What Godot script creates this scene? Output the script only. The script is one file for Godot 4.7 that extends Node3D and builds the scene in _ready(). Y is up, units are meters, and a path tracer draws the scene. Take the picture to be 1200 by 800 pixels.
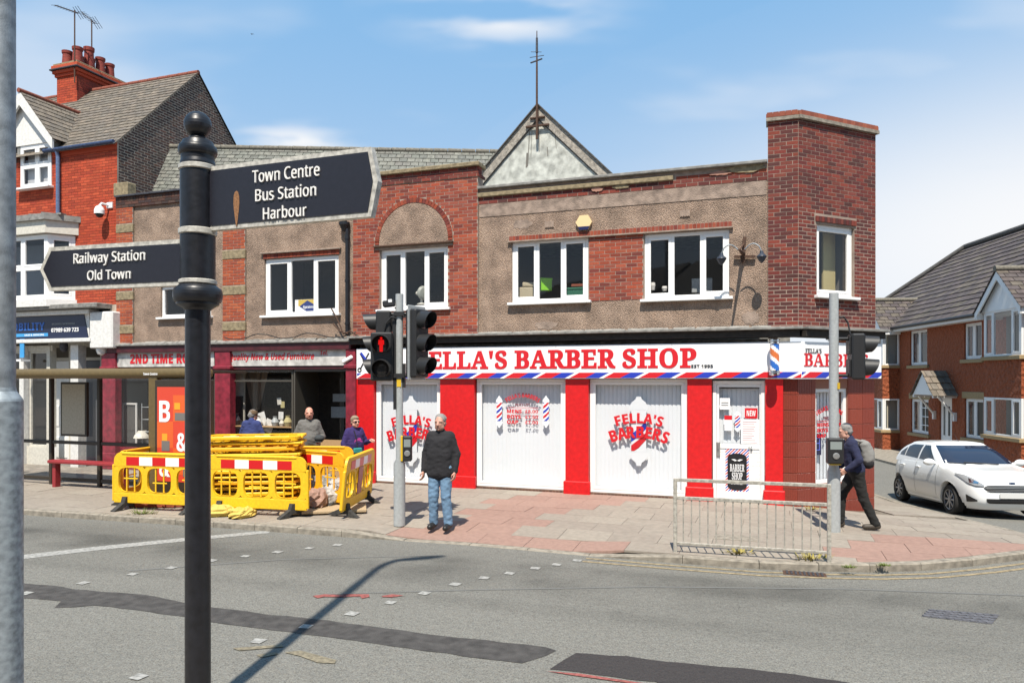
extends Node3D
# A corner parade of shops across a road. Pavement level is y = 0, the road lies 0.1 m lower.
# A photo pixel gives a direction only; distances come from the ground, the shop fronts or usual sizes.
const FP := 860.0
const CX := 600.0
const HY := 445.0
const EYE := 2.4
const ROAD := -0.1

var U := Vector3(0.9427, 0, 0.3336).normalized()     # along the shop fronts, to the right and nearer
var N := Vector3(-0.3336, 0, 0.9427).normalized()    # out of the shop fronts
var O := Vector3.ZERO                                # foot of the front where the corner tower begins
var FB := Basis()
var CU := Vector3.ZERO                               # the chamfered corner front
var CN := Vector3.ZERO
var off := Vector3.ZERO                              # subtracted from geometry given in front coordinates
var rng := RandomNumberGenerator.new()
var mats := {}
var taken := {}
var T := {}
var turned: Node = null                              # parts given to this thing are placed in the frame `turn`
var turn := Transform3D()


class MB:
	var v := PackedVector3Array()
	var n := PackedVector3Array()
	var c := PackedColorArray()
	var col := Color.WHITE
	var colored := false

	func tint(k: Color) -> void:
		col = k
		colored = true

	func vert(p: Vector3, q: Vector3) -> void:
		v.append(p)
		n.append(q)
		c.append(col)

	func tri(a: Vector3, b: Vector3, d: Vector3) -> void:
		var q := (b - a).cross(d - a).normalized()
		vert(a, q); vert(d, q); vert(b, q)

	func trin(a: Vector3, b: Vector3, d: Vector3, na: Vector3, nb: Vector3, nd: Vector3) -> void:
		vert(a, na); vert(d, nd); vert(b, nb)

	func quad(a: Vector3, b: Vector3, d: Vector3, e: Vector3) -> void:
		var q := (d - a).cross(e - b).normalized()
		vert(a, q); vert(d, q); vert(b, q)
		vert(a, q); vert(e, q); vert(d, q)

	func qn(a: Vector3, b: Vector3, d: Vector3, e: Vector3, na: Vector3, nb: Vector3, nd: Vector3, ne: Vector3) -> void:
		trin(a, b, d, na, nb, nd)
		trin(a, d, e, na, nd, ne)

	func box(p: Vector3, s: Vector3, b := Basis(), back := true) -> void:
		var x := b.x * s.x * 0.5
		var y := b.y * s.y * 0.5
		var z := b.z * s.z * 0.5
		quad(p - x - y + z, p + x - y + z, p + x + y + z, p - x + y + z)
		if back:
			quad(p + x - y - z, p - x - y - z, p - x + y - z, p + x + y - z)
		quad(p + x - y + z, p + x - y - z, p + x + y - z, p + x + y + z)
		quad(p - x - y - z, p - x - y + z, p - x + y + z, p - x + y - z)
		quad(p - x + y + z, p + x + y + z, p + x + y - z, p - x + y - z)
		quad(p - x - y - z, p + x - y - z, p + x - y + z, p - x - y + z)

	func span(lo: Vector3, hi: Vector3) -> void:
		box((lo + hi) * 0.5, (hi - lo).abs())

	# a box with its edges cut off
	func cbox(p: Vector3, s: Vector3, k: float, b := Basis()) -> void:
		var h := s * 0.5
		var i := h - Vector3(k, k, k)
		var P := func(a: Vector3) -> Vector3: return p + b * a
		for f in 3:
			for sg in [-1.0, 1.0]:
				var g := (f + 1) % 3
				var e := (f + 2) % 3
				var cs := []
				for q in [[-1, -1], [1, -1], [1, 1], [-1, 1]]:
					var w := Vector3.ZERO
					w[f] = h[f] * sg
					w[g] = i[g] * q[0]
					w[e] = i[e] * q[1]
					cs.append(P.call(w))
				if sg > 0:
					quad(cs[0], cs[1], cs[2], cs[3])
				else:
					quad(cs[3], cs[2], cs[1], cs[0])
				# the edge between face f,sg and face g,tg
				for tg in [-1.0, 1.0]:
					var a0 := Vector3.ZERO; var a1 := Vector3.ZERO; var b0 := Vector3.ZERO; var b1 := Vector3.ZERO
					a0[f] = h[f] * sg; a0[g] = i[g] * tg; a0[e] = -i[e]
					a1 = a0; a1[e] = i[e]
					b0[f] = i[f] * sg; b0[g] = h[g] * tg; b0[e] = -i[e]
					b1 = b0; b1[e] = i[e]
					if sg * tg > 0:
						quad(P.call(a0), P.call(b0), P.call(b1), P.call(a1))
					else:
						quad(P.call(a1), P.call(b1), P.call(b0), P.call(a0))
		for sx in [-1.0, 1.0]:
			for sy in [-1.0, 1.0]:
				for sz in [-1.0, 1.0]:
					var x := Vector3(h.x * sx, i.y * sy, i.z * sz)
					var y := Vector3(i.x * sx, h.y * sy, i.z * sz)
					var z := Vector3(i.x * sx, i.y * sy, h.z * sz)
					if sx * sy * sz > 0:
						tri(P.call(x), P.call(y), P.call(z))
					else:
						tri(P.call(z), P.call(y), P.call(x))

	func tube(a: Vector3, b: Vector3, r0: float, r1: float, seg := 12, caps := true) -> void:
		var d := (b - a).normalized()
		var s := d.cross(Vector3(0, 0, 1) if absf(d.z) < 0.9 else Vector3(1, 0, 0)).normalized()
		var t := d.cross(s)
		for k in seg:
			var k0 := TAU * k / seg
			var k1 := TAU * (k + 1) / seg
			var e0 := s * cos(k0) + t * sin(k0)
			var e1 := s * cos(k1) + t * sin(k1)
			if r1 > 0.0001:
				qn(a + e0 * r0, a + e1 * r0, b + e1 * r1, b + e0 * r1, e0, e1, e1, e0)
			else:
				trin(a + e0 * r0, a + e1 * r0, b, e0, e1, (e0 + e1).normalized())
			if caps:
				tri(a, a + e1 * r0, a + e0 * r0)
				if r1 > 0.0001:
					tri(b, b + e0 * r1, b + e1 * r1)

	func path(pts: Array, r: float, seg := 8) -> void:
		for k in pts.size() - 1:
			tube(pts[k], pts[k + 1], r, r, seg, true)
			if k > 0:
				ball(pts[k], Vector3(r, r, r), seg, 4)

	# profile: Vector2(radius, height) from the bottom up
	func lathe(at: Vector3, prof: Array, seg := 24, b := Basis()) -> void:
		for j in prof.size() - 1:
			var p: Vector2 = prof[j]
			var q: Vector2 = prof[j + 1]
			var e := q - p
			if e.length() < 0.00001:
				continue
			var nr := Vector2(e.y, -e.x).normalized()
			for k in seg:
				var k0 := TAU * k / seg
				var k1 := TAU * (k + 1) / seg
				var c0 := Vector3(cos(k0), 0, -sin(k0))
				var c1 := Vector3(cos(k1), 0, -sin(k1))
				var n0 := b * (c0 * nr.x + Vector3.UP * nr.y)
				var n1 := b * (c1 * nr.x + Vector3.UP * nr.y)
				var a0 := at + b * (c0 * p.x + Vector3.UP * p.y)
				var a1 := at + b * (c1 * p.x + Vector3.UP * p.y)
				var b0 := at + b * (c0 * q.x + Vector3.UP * q.y)
				var b1 := at + b * (c1 * q.x + Vector3.UP * q.y)
				if p.x < 0.00001:
					trin(a0, b1, b0, n0, n1, n0)
				elif q.x < 0.00001:
					trin(a0, a1, b0, n0, n1, n0)
				else:
					qn(a0, a1, b1, b0, n0, n1, n1, n0)

	func ball(p: Vector3, r: Vector3, seg := 16, rings := 8, b := Basis()) -> void:
		for j in rings:
			var t0 := PI * j / rings - PI / 2
			var t1 := PI * (j + 1) / rings - PI / 2
			for k in seg:
				var k0 := TAU * k / seg
				var k1 := TAU * (k + 1) / seg
				var q := []
				for w in [[t0, k0], [t0, k1], [t1, k1], [t1, k0]]:
					q.append(Vector3(cos(w[0]) * cos(w[1]), sin(w[0]), -cos(w[0]) * sin(w[1])))
				var m := []
				for w in q:
					m.append((b * (w / r)).normalized())
				if j == 0:
					trin(p + b * (q[0] * r), p + b * (q[2] * r), p + b * (q[3] * r), m[0], m[2], m[3])
				elif j == rings - 1:
					trin(p + b * (q[0] * r), p + b * (q[1] * r), p + b * (q[2] * r), m[0], m[1], m[2])
				else:
					qn(p + b * (q[0] * r), p + b * (q[1] * r), p + b * (q[2] * r), p + b * (q[3] * r), m[0], m[1], m[2], m[3])

	# a flat outline (x, y), counter-clockwise, pushed from z0 to z1 in the frame x
	func prism(poly: PackedVector2Array, z0: float, z1: float, x := Transform3D()) -> void:
		if Geometry2D.is_polygon_clockwise(poly):
			poly.reverse()
		var ix := Geometry2D.triangulate_polygon(poly)
		for k in range(0, ix.size(), 3):
			var a := poly[ix[k]]; var b := poly[ix[k + 1]]; var d := poly[ix[k + 2]]
			if (b - a).cross(d - a) < 0:
				var w := b; b = d; d = w
			tri(x * Vector3(a.x, a.y, z1), x * Vector3(b.x, b.y, z1), x * Vector3(d.x, d.y, z1))
			tri(x * Vector3(a.x, a.y, z0), x * Vector3(d.x, d.y, z0), x * Vector3(b.x, b.y, z0))
		for k in poly.size():
			var a := poly[k]
			var b := poly[(k + 1) % poly.size()]
			quad(x * Vector3(a.x, a.y, z0), x * Vector3(b.x, b.y, z0), x * Vector3(b.x, b.y, z1), x * Vector3(a.x, a.y, z1))

	func sheet(poly: Array) -> void:      # a flat polygon on the ground, facing up; points are Vector3
		var p2 := PackedVector2Array()
		for q in poly:
			p2.append(Vector2(q.x, q.z))
		var ix := Geometry2D.triangulate_polygon(p2)
		for k in range(0, ix.size(), 3):
			var a: Vector3 = poly[ix[k]]; var b: Vector3 = poly[ix[k + 1]]; var d: Vector3 = poly[ix[k + 2]]
			if (b - a).cross(d - a).y < 0:
				var w := b; b = d; d = w
			tri(a, b, d)

	func mesh(shift := Vector3.ZERO) -> ArrayMesh:
		var m := ArrayMesh.new()
		if v.is_empty():
			return m
		var w := v
		if shift != Vector3.ZERO:
			w = PackedVector3Array()
			w.resize(v.size())
			for k in v.size():
				w[k] = v[k] - shift
		var a := []
		a.resize(Mesh.ARRAY_MAX)
		a[Mesh.ARRAY_VERTEX] = w
		a[Mesh.ARRAY_NORMAL] = n
		if colored:
			a[Mesh.ARRAY_COLOR] = c
		m.add_surface_from_arrays(Mesh.PRIMITIVE_TRIANGLES, a)
		return m


# pixels and places
func ray(px: float, py: float) -> Vector3:
	return Vector3((px - CX) / FP, (HY - py) / FP, -1)

func gnd(px: float, py: float, y := 0.0) -> Vector3:
	var r := ray(px, py)
	return Vector3(0, EYE, 0) + r * ((y - EYE) / r.y)

func at(px: float, py: float, d: float) -> Vector3:
	return Vector3(0, EYE, 0) + ray(px, py) * d

func upright(px: float, foot: Vector3, py: float) -> float:   # height of pixel row py at the depth of foot
	return EYE + (HY - py) / FP * -foot.z

func onp(px: float, py: float, o: Vector3, u: Vector3, nn: Vector3, z := 0.0) -> Vector2:
	var e := Vector3(0, EYE, 0)
	var r := ray(px, py)
	var p := e + r * ((o + nn * z - e).dot(nn) / r.dot(nn)) - o
	return Vector2(p.dot(u), p.y)

func F(px: float, py: float, z := 0.0) -> Vector2:      # on the shop fronts
	return onp(px, py, O, U, N, z)

func S(px: float, z := 0.0) -> float:
	return F(px, HY, z).x

func C(px: float, py: float, z := 0.0) -> Vector2:      # on the chamfered corner
	return onp(px, py, O + U * S(935), CU, CN, z)

func fall(x: float, d: float) -> float:                 # the side street drops away
	return minf(0.46, maxf(0.0, 0.04 * (x - 5.5) + 0.0594 * (d - 12.0))) * smoothstep(4.9, 6.9, x)


# nodes
func numbered(k: String) -> String:
	var q: int = taken.get(k, 0)
	taken[k] = q + 1
	return k if q == 0 else "%s_%03d" % [k, q]

func tag(o: Node3D, label: String, category: String, group := "") -> Node3D:
	o.set_meta("label", label)
	o.set_meta("category", category)
	if group:
		o.set_meta("group", group)
	return o

func thing(called: String, label: String, category: String, x := Transform3D(), group := "") -> Node3D:
	var o := Node3D.new()
	o.name = numbered(called)
	add_child(o)
	o.transform = x
	tag(o, label, category, group)
	return o

func obj(called: String, b: Variant, m: Material, parent: Node = null) -> MeshInstance3D:
	var o := MeshInstance3D.new()
	o.name = called
	o.mesh = b.mesh(off) if b is MB else b
	o.material_override = m
	if parent == null:
		o.name = numbered(called)
		add_child(o)
	else:
		parent.add_child(o, true)
		if parent == turned:
			o.transform = turn
	return o

func struct(called: String, b: Variant, m: Material) -> MeshInstance3D:
	var o := obj(called, b, m)
	o.set_meta("kind", "structure")
	return o

func lab(o: Node, label: String) -> Node:
	o.set_meta("label", label)
	return o

func dup(src: Node3D, x: Transform3D, label := "") -> Node3D:
	var r: Node3D = src.duplicate()
	r.name = numbered(str(src.name))
	add_child(r)
	r.transform = x
	if label:
		r.set_meta("label", label)
	return r

func facing(p: Vector3, yaw := 0.0) -> Transform3D:
	return Transform3D(Basis(Vector3.UP, yaw), p)

# a thing on the shop fronts; what is built for it next is given in front coordinates
func fthing(called: String, label: String, category: String, s: float, y: float, z: float, group := "") -> Node3D:
	off = Vector3(s, y, z)
	return thing(called, label, category, front(s, y, z), group)

func front(s: float, y := 0.0, z := 0.0) -> Transform3D:    # a frame on the shop fronts
	return Transform3D(FB, O + U * s + N * z + Vector3(0, y, 0))


# textures and materials
func grey_noise(sd: int, freq: float, oct: int, lo: float, hi: float, size := 512, kind := FastNoiseLite.TYPE_SIMPLEX_SMOOTH, curve := 1.0) -> ImageTexture:
	var f := FastNoiseLite.new()
	f.seed = sd
	f.frequency = freq
	f.noise_type = kind
	f.fractal_octaves = oct
	var d := f.get_seamless_image(size, size).get_data()
	var lut := PackedByteArray()
	for k in 256:
		lut.append(int(255.0 * lerpf(lo, hi, pow(k / 255.0, curve))))
	var o := PackedByteArray()
	o.resize(d.size())
	for k in d.size():
		o[k] = lut[d[k]]
	return ImageTexture.create_from_image(Image.create_from_data(size, size, false, Image.FORMAT_L8, o))

func bump(sd: int, freq: float, oct: int, strength: float, size := 512, kind := FastNoiseLite.TYPE_SIMPLEX_SMOOTH) -> ImageTexture:
	var f := FastNoiseLite.new()
	f.seed = sd
	f.frequency = freq
	f.noise_type = kind
	f.fractal_octaves = oct
	var im := f.get_seamless_image(size, size)
	im.convert(Image.FORMAT_RGBA8)
	im.bump_map_to_normal_map(strength)
	return ImageTexture.create_from_image(im)

# stones of several tones in a dark binder
func speckle(sd: int, size: int, lo: float, hi: float, big: float) -> ImageTexture:
	var r := RandomNumberGenerator.new()
	r.seed = sd
	var f := FastNoiseLite.new()
	f.seed = sd
	f.frequency = 0.011
	f.fractal_octaves = 4
	var g := f.get_seamless_image(size, size).get_data()
	var o := PackedByteArray()
	o.resize(size * size * 3)
	for y in size:
		for x in size:
			var q := y * size + x
			var k := lerpf(lo, hi, r.randf()) * (1.0 - big * 0.5 + big * (g[q] / 255.0 - 0.5) * 2.0)
			if r.randf() < 0.03:
				k *= 0.55
			elif r.randf() < 0.03:
				k *= 1.25
			var w := r.randf() * 0.05
			o[q * 3] = clampi(int(255 * k * (1.0 + w)), 0, 255)
			o[q * 3 + 1] = clampi(int(255 * k), 0, 255)
			o[q * 3 + 2] = clampi(int(255 * k * (1.0 - w)), 0, 255)
	return ImageTexture.create_from_image(Image.create_from_data(size, size, false, Image.FORMAT_RGB8, o))

func M(key: String, k := Color(0.5, 0.5, 0.5), rough := 0.7, o := {}) -> StandardMaterial3D:
	if mats.has(key):
		return mats[key]
	var m := StandardMaterial3D.new()
	m.resource_name = key
	m.albedo_color = k.linear_to_srgb()
	m.roughness = rough
	m.metallic = o.get("metal", 0.0)
	m.metallic_specular = o.get("spec", 0.5)
	if o.has("tex"):
		m.albedo_texture = T[o.tex]
	if o.has("norm"):
		m.normal_enabled = true
		m.normal_texture = T[o.norm]
		m.normal_scale = o.get("nscale", 1.0)
	if o.has("tex") or o.has("norm"):
		m.uv1_triplanar = true
		m.uv1_world_triplanar = o.get("world", false)
		var s: float = o.get("scale", 1.0)
		m.uv1_scale = Vector3(s, s, s)
		m.uv1_triplanar_sharpness = 4.0
	if o.get("vc", false):
		m.vertex_color_use_as_albedo = true
	if o.has("coat"):
		m.clearcoat_enabled = true
		m.clearcoat = o.coat
		m.clearcoat_roughness = 0.08
	if o.has("alpha"):
		m.transparency = BaseMaterial3D.TRANSPARENCY_ALPHA
		m.albedo_color.a = o.alpha
	if o.has("emit"):
		m.emission_enabled = true
		m.emission = o.emit
		m.emission_energy_multiplier = o.get("power", 1.0)
	if o.has("back"):
		m.backlight_enabled = true
		m.backlight = o.back
	mats[key] = m
	return m


# lettering
func font_of(f: String) -> Font:
	if f.ends_with("heavy"):
		var v := FontVariation.new()
		v.base_font = font_of(f.replace("heavy", "bold"))
		v.variation_embolden = 0.7
		return v
	var s := SystemFont.new()
	s.font_names = PackedStringArray(["Droid Serif" if f.begins_with("serif") else "Droid Sans"])
	s.font_weight = 700 if f.ends_with("bold") else 400
	return s

func letters(words: String, f: String, depth := 0.02, slant := 0.0) -> ArrayMesh:
	var t := TextMesh.new()
	t.text = words
	t.font = font_of(f)
	t.font_size = 96
	t.pixel_size = 0.01
	t.depth = 0.02
	t.curve_step = 1.0
	var bb := t.get_aabb()
	var st := SurfaceTool.new()
	st.begin(Mesh.PRIMITIVE_TRIANGLES)
	st.append_from(t, 0, Transform3D(Basis(Vector3(1, 0, 0), Vector3(slant, 1, 0), Vector3(0, 0, depth / 0.02)), Vector3.ZERO) * Transform3D(Basis(), -bb.get_center()))
	return st.commit()

# words centred at p in the parent's frame, w wide and h high (h of the drawn letters)
func text(parent: Node3D, words: String, f: String, p: Vector3, w: float, h: float, m: Material, called := "lettering", x := Basis(), depth := 0.012, slant := 0.0) -> MeshInstance3D:
	var raw := letters(words, f, 0.02, slant)
	var bb := raw.get_aabb()
	var st := SurfaceTool.new()
	st.begin(Mesh.PRIMITIVE_TRIANGLES)
	var k := Basis(Vector3(w / bb.size.x, 0, 0), Vector3(0, h / bb.size.y, 0), Vector3(0, 0, depth / 0.02))
	st.append_from(raw, 0, Transform3D(k, -(k * bb.get_center())))
	var o := obj(called, st.commit(), m, parent)
	o.transform = Transform3D(x, p - off)
	return o

# words bent along an arch: centre p of the circle, radius r, letter height h
func arched(parent: Node3D, words: String, f: String, p: Vector3, r: float, h: float, spread: float, m: Material, called := "lettering") -> MeshInstance3D:
	var fo := font_of(f)
	var adv := []
	var total := 0.0
	for ch in words:
		var q := fo.get_string_size(ch, HORIZONTAL_ALIGNMENT_LEFT, -1, 96).x
		adv.append(q)
		total += q
	var st := SurfaceTool.new()
	st.begin(Mesh.PRIMITIVE_TRIANGLES)
	var run := 0.0
	for k in words.length():
		var a: float = ((run + adv[k] * 0.5) / total - 0.5) * spread
		run += adv[k]
		if words[k] == " ":
			continue
		var t := TextMesh.new()
		t.text = words[k]
		t.font = fo
		t.font_size = 96
		t.pixel_size = 0.01
		t.depth = 0.02
		t.curve_step = 1.0
		var bb := t.get_aabb()
		var g := h / 0.70
		var wid: float = spread * r / total * 100.0
		var b := Basis(Vector3.FORWARD, a) * Basis.from_scale(Vector3(wid, g, 0.4))
		var mid := Vector3(bb.get_center().x, 0, 0)
		st.append_from(t, 0, Transform3D(b, Vector3(sin(a), cos(a), 0) * r - b * mid))
	var o := obj(called, st.commit(), m, parent)
	o.position = p - off
	return o


func _ready() -> void:
	rng.seed = 11
	# camera: level, with the lens shifted up a little
	var cam := Camera3D.new()
	cam.name = "camera"
	add_child(cam)
	cam.position = Vector3(0, EYE, 0)
	cam.projection = Camera3D.PROJECTION_FRUSTUM
	cam.near = 0.1
	cam.far = 2000.0
	cam.size = 0.1 * 800.0 / FP
	cam.frustum_offset = Vector2(0, 0.1 * (HY - 400.0) / FP)
	cam.current = true
	# sky, sun and exposure
	var we := WorldEnvironment.new()
	we.name = "world"
	var env := Environment.new()
	env.background_mode = Environment.BG_SKY
	env.sky = Sky.new()
	var psm := PanoramaSkyMaterial.new()
	psm.panorama = sky_picture()
	env.sky.sky_material = psm
	env.background_energy_multiplier = 0.68
	env.tonemap_mode = Environment.TONE_MAPPER_LINEAR
	env.tonemap_exposure = 1.5
	env.sdfgi_enabled = true
	env.ssao_enabled = true
	env.ssil_enabled = true
	we.environment = env
	add_child(we)
	var sun := DirectionalLight3D.new()
	sun.name = "sun"
	add_child(sun)
	sun.light_energy = 1.6
	sun.light_color = Color(1.0, 0.965, 0.91)
	sun.light_angular_distance = 0.5
	sun.shadow_enabled = true
	var el := deg_to_rad(60.0)
	var az := deg_to_rad(7.5)
	sun.look_at_from_position(Vector3.ZERO, Vector3(sin(az) * cos(el), -sin(el), -cos(az) * cos(el)))

	# the line of the fronts and of the chamfered corner
	var foot := gnd(900, HY + 127.0 * (900.0 + 1830.0) / 2390.0)
	O = foot
	FB = Basis(U, Vector3.UP, N)
	CU = (Basis(Vector3.UP, deg_to_rad(45.0)) * U).normalized()
	CN = (Basis(Vector3.UP, deg_to_rad(45.0)) * N).normalized()
	make_textures()
	print("textures ", Time.get_ticks_msec())

	make_ground()
	print("ground ", Time.get_ticks_msec())
	barber_building()
	print("barber ", Time.get_ticks_msec())
	furniture_building()
	brick_house()
	back_roofs()
	corner_houses()
	opposite_terrace()
	print("buildings ", Time.get_ticks_msec())
	finger_post()
	lamp_post()
	traffic_signals()
	guard_rail()
	bus_shelter()
	works_barriers()
	hatchback()
	print("street ", Time.get_ticks_msec())
	people()
	small_things()
	print("done ", Time.get_ticks_msec())


func sky_picture() -> ImageTexture:
	var w := 2048
	var h := 1024
	var f := FastNoiseLite.new()
	f.seed = 5
	f.frequency = 1.0
	f.fractal_octaves = 5
	var g := FastNoiseLite.new()
	g.seed = 9
	g.frequency = 1.0
	g.fractal_octaves = 3
	# cloud banks: azimuth, height, half widths, density
	var banks := [[0.64, 0.16, 0.40, 0.16, 1.0], [-0.01, 0.462, 0.11, 0.03, 1.0], [-0.285, 0.303, 0.06, 0.016, 1.0], [0.1, 0.16, 0.6, 0.07, 0.6]]
	var d := PackedFloat32Array()
	d.resize(w * h * 3)
	for y in h:
		var e := PI * 0.5 - PI * (y + 0.5) / h
		var se := sin(e)
		var ce := cos(e)
		var k := 1.0 - exp(-maxf(se, 0.0) * 4.0)
		var base := Vector3(0.93, 0.96, 0.98).lerp(Vector3(0.115, 0.40, 0.77), k)
		if se < 0.0:
			base = Vector3(0.26, 0.26, 0.25)
		for x in w:
			var c := base
			if se > 0.0:
				var a := TAU * (x + 0.5) / w
				var q := 1.0 / (se + 0.12)
				var px := sin(a) * ce * q
				var pz := -cos(a) * ce * q
				var m := f.get_noise_2d(px * 0.55 + 3.1, pz * 1.25)
				var t := g.get_noise_2d(px * 0.33 - 7.0, pz * 0.33 + 2.0)
				var cl := smoothstep(0.12, 0.62, m * 0.7 + t * 0.75) * 0.4
				for q4 in banks:
					var da: float = (wrapf(a - q4[0], -PI, PI)) / q4[2]
					var de: float = (e - q4[1]) / q4[3]
					var gg := exp(-da * da - de * de) * q4[4] as float
					if gg > 0.02:
						cl = maxf(cl, gg * (clampf(1.2 + m * 0.7, 0.0, 1.0) if q4[3] > 0.1 else smoothstep(-0.25, 0.35, f.get_noise_2d(px * 1.6, pz * 5.0))))
				cl *= smoothstep(0.0, 0.06, se)
				c = c.lerp(Vector3(0.93, 0.94, 0.96), cl)
			var o := (y * w + x) * 3
			d[o] = c.x
			d[o + 1] = c.y
			d[o + 2] = c.z
	return ImageTexture.create_from_image(Image.create_from_data(w, h, false, Image.FORMAT_RGBF, d.to_byte_array()))


func make_textures() -> void:
	T.stones = speckle(3, 1024, 0.70, 1.0, 0.0)
	T.dashes = speckle(4, 512, 0.72, 1.0, 0.16)
	T.blotch = grey_noise(7, 0.008, 5, 0.72, 1.0)
	T.grime = grey_noise(8, 0.012, 6, 0.62, 1.0, 512, FastNoiseLite.TYPE_SIMPLEX_SMOOTH, 0.7)
	T.grain = grey_noise(21, 0.09, 4, 0.78, 1.0)
	T.soft = grey_noise(22, 0.02, 4, 0.88, 1.0)
	T.nfine = bump(31, 0.12, 3, 6.0)
	T.nrough = bump(32, 0.06, 5, 14.0)
	T.ndash = bump(34, 0.26, 3, 9.0)
	T.nsoft = bump(33, 0.012, 3, 4.0)
	# shared materials; colours are linear base colours
	M("asphalt", Color(0.208, 0.212, 0.197), 0.9, {"tex": "stones", "norm": "nfine", "nscale": 0.15, "scale": 0.14, "world": true, "vc": true})
	M("patch", Color(0.072, 0.067, 0.063), 0.93, {"tex": "grime", "norm": "nfine", "nscale": 0.3, "scale": 0.9, "world": true})
	M("patch_new", Color(0.044, 0.040, 0.041), 0.9, {"tex": "stones", "norm": "nfine", "nscale": 0.4, "scale": 0.2, "world": true})
	M("joint_seal", Color(0.135, 0.135, 0.128), 0.92)
	M("road_white", Color(0.39, 0.385, 0.36), 0.8, {"tex": "grime", "scale": 2.3, "world": true})
	M("road_yellow", Color(0.37, 0.29, 0.17), 0.85, {"tex": "grime", "scale": 1.7, "world": true})
	M("road_red", Color(0.34, 0.10, 0.085), 0.85, {"tex": "grime", "scale": 3.0, "world": true})
	M("road_ochre", Color(0.26, 0.225, 0.155), 0.9, {"tex": "grime", "scale": 3.0, "world": true})
	for k in 5:
		var e := [0.0, -0.018, 0.012, -0.008, 0.02][k] as float
		M("slab%d" % k, Color(0.298 + e, 0.258 + e, 0.212 + e * 0.8), 0.9, {"tex": "soft", "norm": "nfine", "nscale": 0.25, "scale": 0.5 + 0.13 * k, "world": true})
		M("pink%d" % k, Color(0.325 + e * 0.7, 0.205 + e * 0.5, 0.163 + e * 0.4), 0.9, {"tex": "soft", "norm": "nfine", "nscale": 0.3, "scale": 0.6 + 0.13 * k, "world": true})
	M("kerb", Color(0.35, 0.31, 0.25), 0.9, {"tex": "grime", "norm": "nfine", "nscale": 0.5, "scale": 1.1, "world": true})
	M("bed", Color(0.20, 0.17, 0.13), 0.95, {"tex": "grime", "scale": 1.0, "world": true})
	M("render", Color(0.465, 0.352, 0.278), 0.95, {"tex": "dashes", "norm": "ndash", "nscale": 0.6, "scale": 0.3})
	M("render_smooth", Color(0.395, 0.30, 0.24), 0.95, {"tex": "grime", "norm": "nfine", "nscale": 0.5, "scale": 0.6})
	M("mortar", Color(0.40, 0.31, 0.25), 0.95, {"tex": "blotch", "scale": 1.0})
	M("mortar_dark", Color(0.15, 0.045, 0.025), 0.95, {"tex": "blotch", "scale": 1.0})
	M("brick_vc", Color(1, 1, 1), 0.88, {"tex": "grain", "norm": "nfine", "nscale": 0.5, "scale": 2.0, "vc": true})
	M("stone", Color(0.35, 0.28, 0.17), 0.92, {"tex": "grime", "norm": "nfine", "nscale": 0.4, "scale": 1.3})
	M("slate_vc", Color(1, 1, 1), 0.75, {"tex": "grime", "norm": "nfine", "nscale": 0.4, "scale": 1.2, "vc": true})
	M("lead", Color(0.31, 0.30, 0.275), 0.6, {"tex": "grime", "norm": "nsoft", "nscale": 0.6, "scale": 0.8})
	M("wood_dark", Color(0.035, 0.028, 0.022), 0.8, {"tex": "grime", "scale": 1.3})
	M("upvc", Color(0.80, 0.80, 0.79), 0.35)
	M("white_paint", Color(0.78, 0.77, 0.74), 0.6, {"tex": "soft", "norm": "nsoft", "nscale": 0.3, "scale": 0.9})
	M("cream_paint", Color(0.66, 0.63, 0.55), 0.65, {"tex": "soft", "scale": 0.9})
	M("red_paint", Color(0.66, 0.006, 0.008), 0.5, {"tex": "soft", "norm": "nsoft", "nscale": 0.25, "scale": 0.8})
	M("maroon", Color(0.30, 0.022, 0.042), 0.5, {"tex": "grime", "norm": "nsoft", "nscale": 0.3, "scale": 0.7})
	M("maroon_dark", Color(0.085, 0.010, 0.016), 0.55, {"tex": "grime", "scale": 0.7})
	M("sign_white", Color(0.84, 0.84, 0.84), 0.35)
	M("ink_red", Color(0.58, 0.012, 0.02), 0.4)
	M("ink_blue", Color(0.02, 0.045, 0.42), 0.4)
	M("ink_white", Color(0.82, 0.82, 0.82), 0.4)
	M("ink_black", Color(0.012, 0.012, 0.014), 0.45)
	M("glass", Color(0.03, 0.035, 0.04), 0.02, {"alpha": 0.05})
	M("room", Color(0.16, 0.15, 0.135), 0.9)
	M("room_dark", Color(0.12, 0.11, 0.10), 0.9)
	M("shop_frame", Color(0.07, 0.062, 0.05), 0.5)
	M("floor_in", Color(0.09, 0.075, 0.06), 0.8)
	M("black_metal", Color(0.012, 0.013, 0.017), 0.42, {"tex": "grime", "scale": 1.5})
	M("black_plastic", Color(0.018, 0.018, 0.019), 0.5, {"tex": "soft", "scale": 2.0})
	M("galv", Color(0.36, 0.40, 0.43), 0.55, {"tex": "grime", "norm": "nfine", "nscale": 0.15, "scale": 1.6, "metal": 0.35})
	M("grey_paint", Color(0.40, 0.42, 0.42), 0.5, {"tex": "soft", "scale": 1.5})
	M("cream_steel", Color(0.49, 0.46, 0.395), 0.55, {"tex": "grime", "scale": 2.5})
	M("barrier", Color(0.88, 0.53, 0.012), 0.5, {"tex": "soft", "norm": "nsoft", "nscale": 0.2, "scale": 1.5})
	M("barrier_old", Color(0.87, 0.44, 0.010), 0.55, {"tex": "soft", "scale": 1.5})
	M("rubber", Color(0.05, 0.048, 0.045), 0.9, {"tex": "grime", "scale": 2.0})
	M("ref_red", Color(0.55, 0.008, 0.010), 0.3)
	M("ref_white", Color(0.78, 0.78, 0.78), 0.3)
	M("bronze", Color(0.165, 0.115, 0.045), 0.45, {"tex": "soft", "scale": 1.0, "metal": 0.2})
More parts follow.
